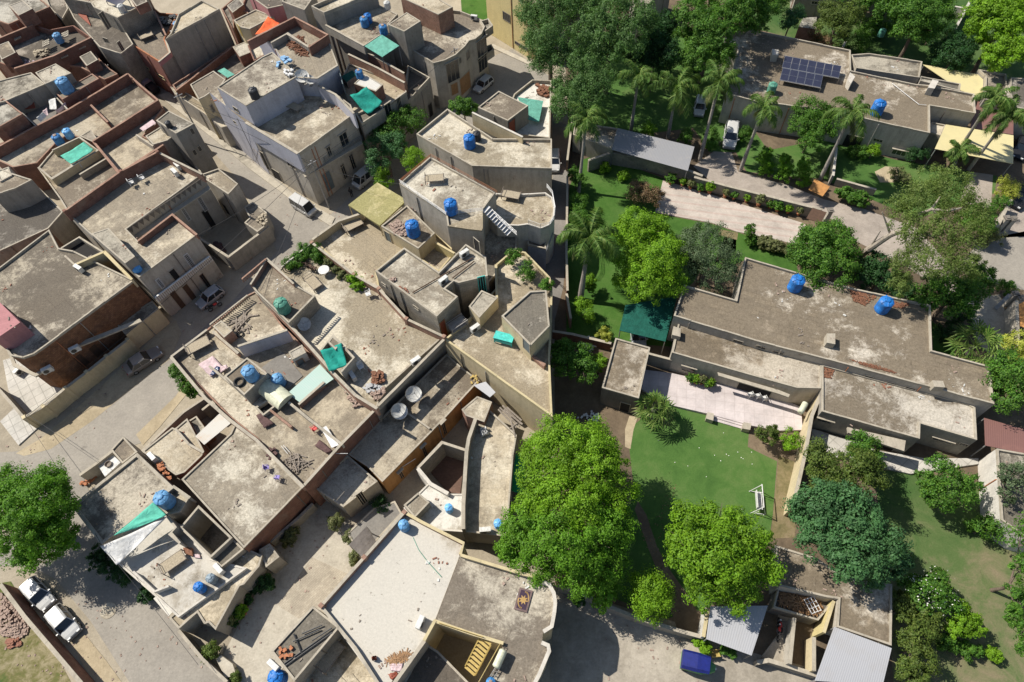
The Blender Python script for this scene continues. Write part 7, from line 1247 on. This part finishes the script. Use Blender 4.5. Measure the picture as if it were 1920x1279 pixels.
shrub('dark shrubs in the shade below the white tarpaulin',41,'720,430,60,1.3 800,490,66,1.4 880,520,60,1.3 690,370,50,1.3','leaf_dark',50); shrub('round dark bush at the lane edge by the grey cement sheet',41,'1020,670,42,1','leaf_dark',51); shrub('yellow green plant at the courtyard gate',41,'1480,1060,55,1','leaf_olive',52); shrub('yellowish plant at the bottom edge by the courtyard gate',41,'1640,1260,50,.6','leaf_olive',53); shrub('row of shaded potted greenery along the courtyard wall',41,'1650,850,26,.5 1690,800,26,.5 1750,690,30,.5 1800,620,26,.5','leaf_dark',54); shrub('weedy yellow plants at the courtyard edge by the dark tent',42,'560,150,45,1 660,260,40,.8 700,400,48,.9','leaf_drab',55); shrub('dry pale shrub in the shaded side of the courtyard',42,'250,240,50,.9 220,290,35,.7','leaf_drab',56); shrub('dark shrub at the lower left of the courtyard',42,'40,570,60,1 90,590,40,.9','leaf_dark',57); shrub('grassy shrub in the gap below the small square roof',32,'890,1230,60,.8','leaf_dark',58)
m=[('770,225,28,5 735,245,32,5 752,225,22,5.2','street tree against the curved corner house front','leaf_mid',61),('720,280,34,4.5 705,305,24,4 740,275,26,4.6','grey green street tree beside the lilac building','leaf_grey',62)]
for s,l,lf,i in m: tree('street_tree',l,s,lf if i==61 else 'leaf_blue',i,size=.28,nleaf=60,trunk=.16)
tree('street_tree','rounded street tree behind the flat roof with two tanks','862,200,20,4.5 878,200,18,4.3','leaf_mid',63,size=.28,nleaf=60,trunk=.12); shrub('bright yellow green bush behind the round house rail',12,'1105,1110,66,5 1085,1150,50,4.4','leaf_bright',64); shrub('yellowish bush beside the mossy porch roof',22,'900,90,60,3 880,130,45,2.6','leaf_yellow',65)
# tall trees along the top
tree('eucalyptus_tree','tall drooping eucalyptus beside the pale yellow building',"1005,20,38,12 1045,15,40,12.5 1030,70,42,12 1000,75,24,9 1020,110,28,10 1060,100,32,11 1050,-40,45,12",'leaf_euc',71,per=4.2,size=.34,nleaf=65,droop=.8,gap=.03,trunk=.3,aspect=.4)
tree('eucalyptus_tree','grey green eucalyptus standing over the dark lane',"1090,140,40,10 1065,190,34,9 1115,165,36,9.5 1095,195,30,8.5 1055,160,24,8 1135,140,26,9",'leaf_euc',72,per=4.2,size=.33,nleaf=65,droop=.7,gap=.03,trunk=.26,aspect=.4)
tree('eucalyptus_tree','dark tall tree between the eucalyptus and the top garden',"1110,55,42,12 1150,30,42,12.5 1180,70,36,11.5 1140,90,34,11 1200,35,38,12 1165,-20,44,12 1100,5,38,12",'leaf_euc',73,per=3.6,size=.36,nleaf=60,droop=.5,trunk=.3,aspect=.45,gap=.05)
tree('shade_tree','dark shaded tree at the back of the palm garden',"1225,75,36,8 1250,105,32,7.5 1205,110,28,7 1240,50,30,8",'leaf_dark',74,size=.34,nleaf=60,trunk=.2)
tree('shade_tree','tall bright tree left of the solar panel bungalow',"1300,30,38,10.5 1340,60,42,10.5 1315,95,34,9 1375,25,38,10.5 1350,105,28,8.5 1330,-20,42,10.5 1290,70,24,8.5 1400,-5,34,10",'leaf_mid',75,size=.36,nleaf=60,trunk=.28); tree('shade_tree','big leafy tree with yellow flower clumps at the top right corner',"1878,40,42,8 1845,30,34,7.5 1895,92,36,7 1865,108,26,6 1905,20,44,8 1835,65,22,6",'leaf_bright',76,size=.38,nleaf=60,trunk=.28); tree('shade_tree','dark leafy tree at the top right beside the white cross wall',"1718,28,40,7.5 1758,18,34,7 1702,62,26,6 1735,55,26,6 1690,20,24,6.5",'leaf_mid',77,size=.36,nleaf=60,trunk=.24); tree('shade_tree','light green bushy tree behind the solar bungalow',"1565,45,30,5.5 1590,25,26,5.5 1555,22,22,5 1580,65,20,4.5",'leaf_olive',78,size=.3,nleaf=60,trunk=.15); tree('shade_tree','small rounded tree on the strip behind the solar bungalow',"1488,28,20,4.5 1478,45,16,4",'leaf_blue',79,size=.28,nleaf=60,trunk=.12)
shrub('red leaved shrub behind the solar bungalow parapet',14,'400,255,50,1.6 500,280,50,1.5','leaf_brown',80); shrub('green shrubs by the small green tank, left',14,'760,200,60,1.8 720,300,60,1.6','leaf_mid',81); shrub('green shrubs by the small green tank, right',14,'870,180,55,1.8 950,200,50,1.8','leaf_mid',82); shrub('tall narrow plants along the top right wall',14,'1340,190,45,1.8 1400,420,45,2 1420,460,40,2','leaf_mid',83); shrub('tiny clipped bush under the grey gable wall',14,'820,1060,45,1.4','leaf_bright',84); shrub('leafy border under the bungalow windows',14,'700,1060,45,1 740,1075,40,1','leaf_mid',85); shrub('dark creeper at the carport foot by the grey gable',14,'1130,1090,60,1.4','leaf_dark',86)
tree('shade_tree','rounded garden tree in front of the solar bungalow',"1522,212,32,5.5 1550,222,28,5 1508,240,24,4.5 1540,248,26,4.5 1520,265,22,4",'leaf_mid',87,size=.28,nleaf=65,trunk=.16)
for s,l,i in (('60,1180,48,1.2 62,1120,44,2.4 65,1070,30,3.4','leftmost of the three dark conical garden bushes',88),('195,1225,48,1.2 198,1170,44,2.3 200,1120,30,3.3','middle one of the three dark conical garden bushes',89),('325,1260,50,1.2 328,1205,46,2.3 332,1150,32,3.3','rightmost of the three dark conical garden bushes',90)): shrub(l,14,s,'leaf_fresh',i,name='conical_bush',group='conical bushes in the palm garden')
shrub('dark conical bush beside the long grey carport',13,'1228,965,50,2','leaf_mid',91); shrub('bright bush between the carport and the palm',13,'965,915,48,1.6','leaf_bright',92); shrub('border shrubs along the palm garden drive',13,'1390,1020,45,1.2 1410,950,45,1.4 1640,940,45,1.5','leaf_mid',93); shrub('yellow spiky plant by the black saloon at the right edge',24,'1770,160,70,1.5','leaf_lime',94); shrub('clipped flat topped round bush by the gate wall',24,'1720,265,50,1.8','leaf_mid',95); shrub('dark bushes around the right edge fan palm',24,'1420,1080,60,1.2 1330,1180,60,1','leaf_dark',96); shrub('low olive bush around the round flower bed',24,'1000,60,50,1.1 1060,90,40,1','leaf_drab',97); shrub('pink flowering bush beside the right edge paving',24,'1640,500,66,1.2','leaf_drab',98); shrub('clipped bush at the gate end of the right edge road',24,'1750,860,50,1.2','leaf_mid',99); shrub('feathery undergrowth beneath the gum tree',24,'700,700,60,1.5 800,690,60,1.5','leaf_mid',100); shrub('mixed planting on the yellow house terrace corner',23,'10,640,50,7.3 110,740,60,7.4 245,845,40,7.2','leaf_mid',101)
shrub('green planter row along the white railed terrace edge',22,'250,690,50,6.6 300,660,45,6.6 360,590,50,6.7 395,590,45,6.7 430,650,40,6.5','leaf_mid',102,base_z=6.0); shrub('bright potted shrub at the end of the terrace planter line',22,'690,810,40,6.5 725,850,35,6.4','leaf_bright',103,base_z=6.0); shrub('straggling flowers along the terrace dividing wall',22,'500,690,30,6.3 560,730,28,6.3 610,770,28,6.3 650,790,28,6.3','leaf_drab',104,base_z=6.0)
tree('shade_tree','dark tree over the grey house at the very top',"1640,-10,34,6.5 1665,15,26,6 1610,-20,30,6",'leaf_mid',110,size=.34,nleaf=60,trunk=.18); tree('shade_tree','dark crowded tree at the top between the bright tree and the small rounded one',"1430,15,34,8 1455,-15,34,8 1415,45,24,7",'leaf_mid',111,size=.34,nleaf=60,trunk=.2); tree('shade_tree','shaded tree behind the yellow sheet roof at the top right',"1790,110,28,4.5 1810,85,26,5 1775,90,22,4.5",'leaf_dark',112,size=.32,nleaf=55,trunk=.14)
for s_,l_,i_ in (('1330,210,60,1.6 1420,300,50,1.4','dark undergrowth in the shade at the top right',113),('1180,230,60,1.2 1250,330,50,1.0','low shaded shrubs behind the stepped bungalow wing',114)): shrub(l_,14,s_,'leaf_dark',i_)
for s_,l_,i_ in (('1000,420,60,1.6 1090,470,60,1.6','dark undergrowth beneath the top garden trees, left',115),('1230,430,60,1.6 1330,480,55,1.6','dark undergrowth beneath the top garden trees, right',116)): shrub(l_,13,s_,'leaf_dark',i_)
# palms
royal_palm('royal palm farthest left in the upper palm garden',(1196,152),(1183,245),8.5,1,3.3); royal_palm('royal palm second from the left in the upper palm garden',(1268,172),(1252,259),8.0,2,3.5); royal_palm('royal palm beside the drive with the white off-roader',(1346,166),(1312,300),10.0,3,3.4); royal_palm('royal palm right of the white off-roader',(1428,212),(1388,320),9.5,4,3.3); royal_palm('royal palm by the corner of the dark lane',(1098,236),(1085,360),9.5,5,3.3); royal_palm('royal palm leaning over the solar bungalow garden wall',(1592,222),(1538,336),9.0,6,3.5); royal_palm('royal palm tallest at the right edge above the yellow canopy',(1856,193),(1792,290),10,7,3.2); royal_palm('royal palm rightmost beside the white edge house',(1884,228),(1816,318),9,8,3.2); royal_palm('short young palm beside the yellow canopy post',(1796,290),(1790,308),2.2,9,2.4,name='young_palm'); royal_palm('royal palm with a stout trunk on the small lawn by the lane',(1103,458),(1088,562),8.5,10,3.9,15,tr=.28)
fan_palm('bushy fan palm in front of the grey outhouse',(1226,766),2.2,11,2.3,20); fan_palm('wide fan palm at the right edge by the bungalow corner',(1828,648),2.0,12,3.0,24,0)
# pots along the driveway wall
PL=['first','second','third','fourth','fifth','sixth','seventh','eighth','ninth','tenth','eleventh','twelfth','thirteenth','fourteenth','fifteenth']
for i,(k,s) in enumerate(((23,'1115,130'),(23,'1200,145'),(23,'1255,165'),(23,'1320,185'),(23,'1390,195'),(23,'1500,225'),(23,'1560,240'),(23,'1650,260'),(23,'1735,285'),(23,'1815,300'),(23,'1868,322'),(24,'80,290'),(24,'135,322'),(24,'212,338'),(24,'285,352'))): putp('pot%d'%(i%3),mk_pot(['leaf_mid','leaf_yellow','leaf_drab'][i%3],200+i%3,.5+.12*(i%3)),k,s,.02,'%s potted plant from the left along the driveway wall'%PL[i],i*40,1.15 if i%4 else 1.5,'potted plants along the driveway wall')
for s,l in (('1730,300,60','x'),): pass
# ------------------------------------------------------------------ loose litter nobody could count
rng=random.Random(77); m=MB(); mi=[]
for poly,zr in ROOFS:
    c=np.mean(poly,axis=0); A=abs(sum(poly[i][0]*poly[(i+1)%len(poly)][1]-poly[(i+1)%len(poly)][0]*poly[i][1] for i in range(len(poly))))/2
    if zr<2.5 or A<8: continue
    for cl in range(int(A/22)+1):
        i=rng.randrange(len(poly)); w=rng.uniform(.35,.86); q=c+((poly[i]*(1-(u:=rng.random()))+poly[(i+1)%len(poly)]*u)-c)*w; mat=rng.choice([0,0,0,2,2,1,3])
        for k in range(rng.randint(1,7)):
            s=rng.uniform(.07,.22); f0=len(m.F); m.box((q[0]+rng.gauss(0,.4),q[1]+rng.gauss(0,.4),zr+s*.2),(s*rng.uniform(.7,2.2),s*rng.uniform(.5,1),s*.4),rng.uniform(0,3)); mi+=[mat]*(len(m.F)-f0)
o=build('roof_litter',m.V,m.F,None,None,mats=['stone_rubble','brick_red','wood_grey','ac_white'],mi=mi); tag(o,'small stones, brick chips and scraps strewn over the flat roofs','litter',kind='stuff')
m=MB()
for s in ('30,870 300,640','400,640 560,450','560,420 300,190','130,1150 230,1290','350,1080 420,1200','600,430 900,180','1060,1120 1280,1230','420,1180 620,960','30,1120 110,1270'):
    a,b=[P(q,.02) for q in t(0,s)]
    for k in range(60): u=rng.random(); q=a+(b-a)*u; sz=rng.uniform(.05,.16); m.box((q[0]+rng.gauss(0,2.2),q[1]+rng.gauss(0,2.2),.03),(sz*rng.uniform(.8,2),sz,.04),rng.uniform(0,3))
o=m.build('street_litter','stone_rubble',None); tag(o,'pebbles and scraps scattered along the lanes and yards','litter',kind='stuff')

m=MB(); qs=[P(p) for p in t(0,'1200,840 1260,780 1390,815 1440,870 1430,990 1330,960')]; c=np.mean(qs,axis=0)
for k in range(22):
    i=rng.randrange(len(qs)); u=rng.random(); q=c+((qs[i]*(1-u)+qs[(i+1)%len(qs)]*u)-c)*math.sqrt(rng.random()); m.box((q[0],q[1],.03),(rng.uniform(.05,.10),.06,.03),rng.uniform(0,3))
o=m.build('fallen_petals','petal',None); tag(o,'tiny white petals and scraps dotted over the front lawn','petals',kind='stuff')
m=MB()
for s,w in (('1270,900 1195,1000 1230,1060',60),('1500,540 1640,500 1700,560',90),('1690,1120 1760,1220 1850,1240',90),('1090,640 1160,660 1120,720',50)):
    qs=[P(p) for p in t(0,s)]
    for k in range(w):
        q=sum((qq*r for qq,r in zip(qs,np.random.default_rng(k+w).dirichlet((1,1,1)))),np.zeros(3)); sz=rng.uniform(.06,.15); m.box((q[0],q[1],.025),(sz,sz*.6,.02),rng.uniform(0,3))
o=m.build('leaf_litter','leaf_brown',None); tag(o,'dry leaves scattered under the garden trees','leaves',kind='stuff')
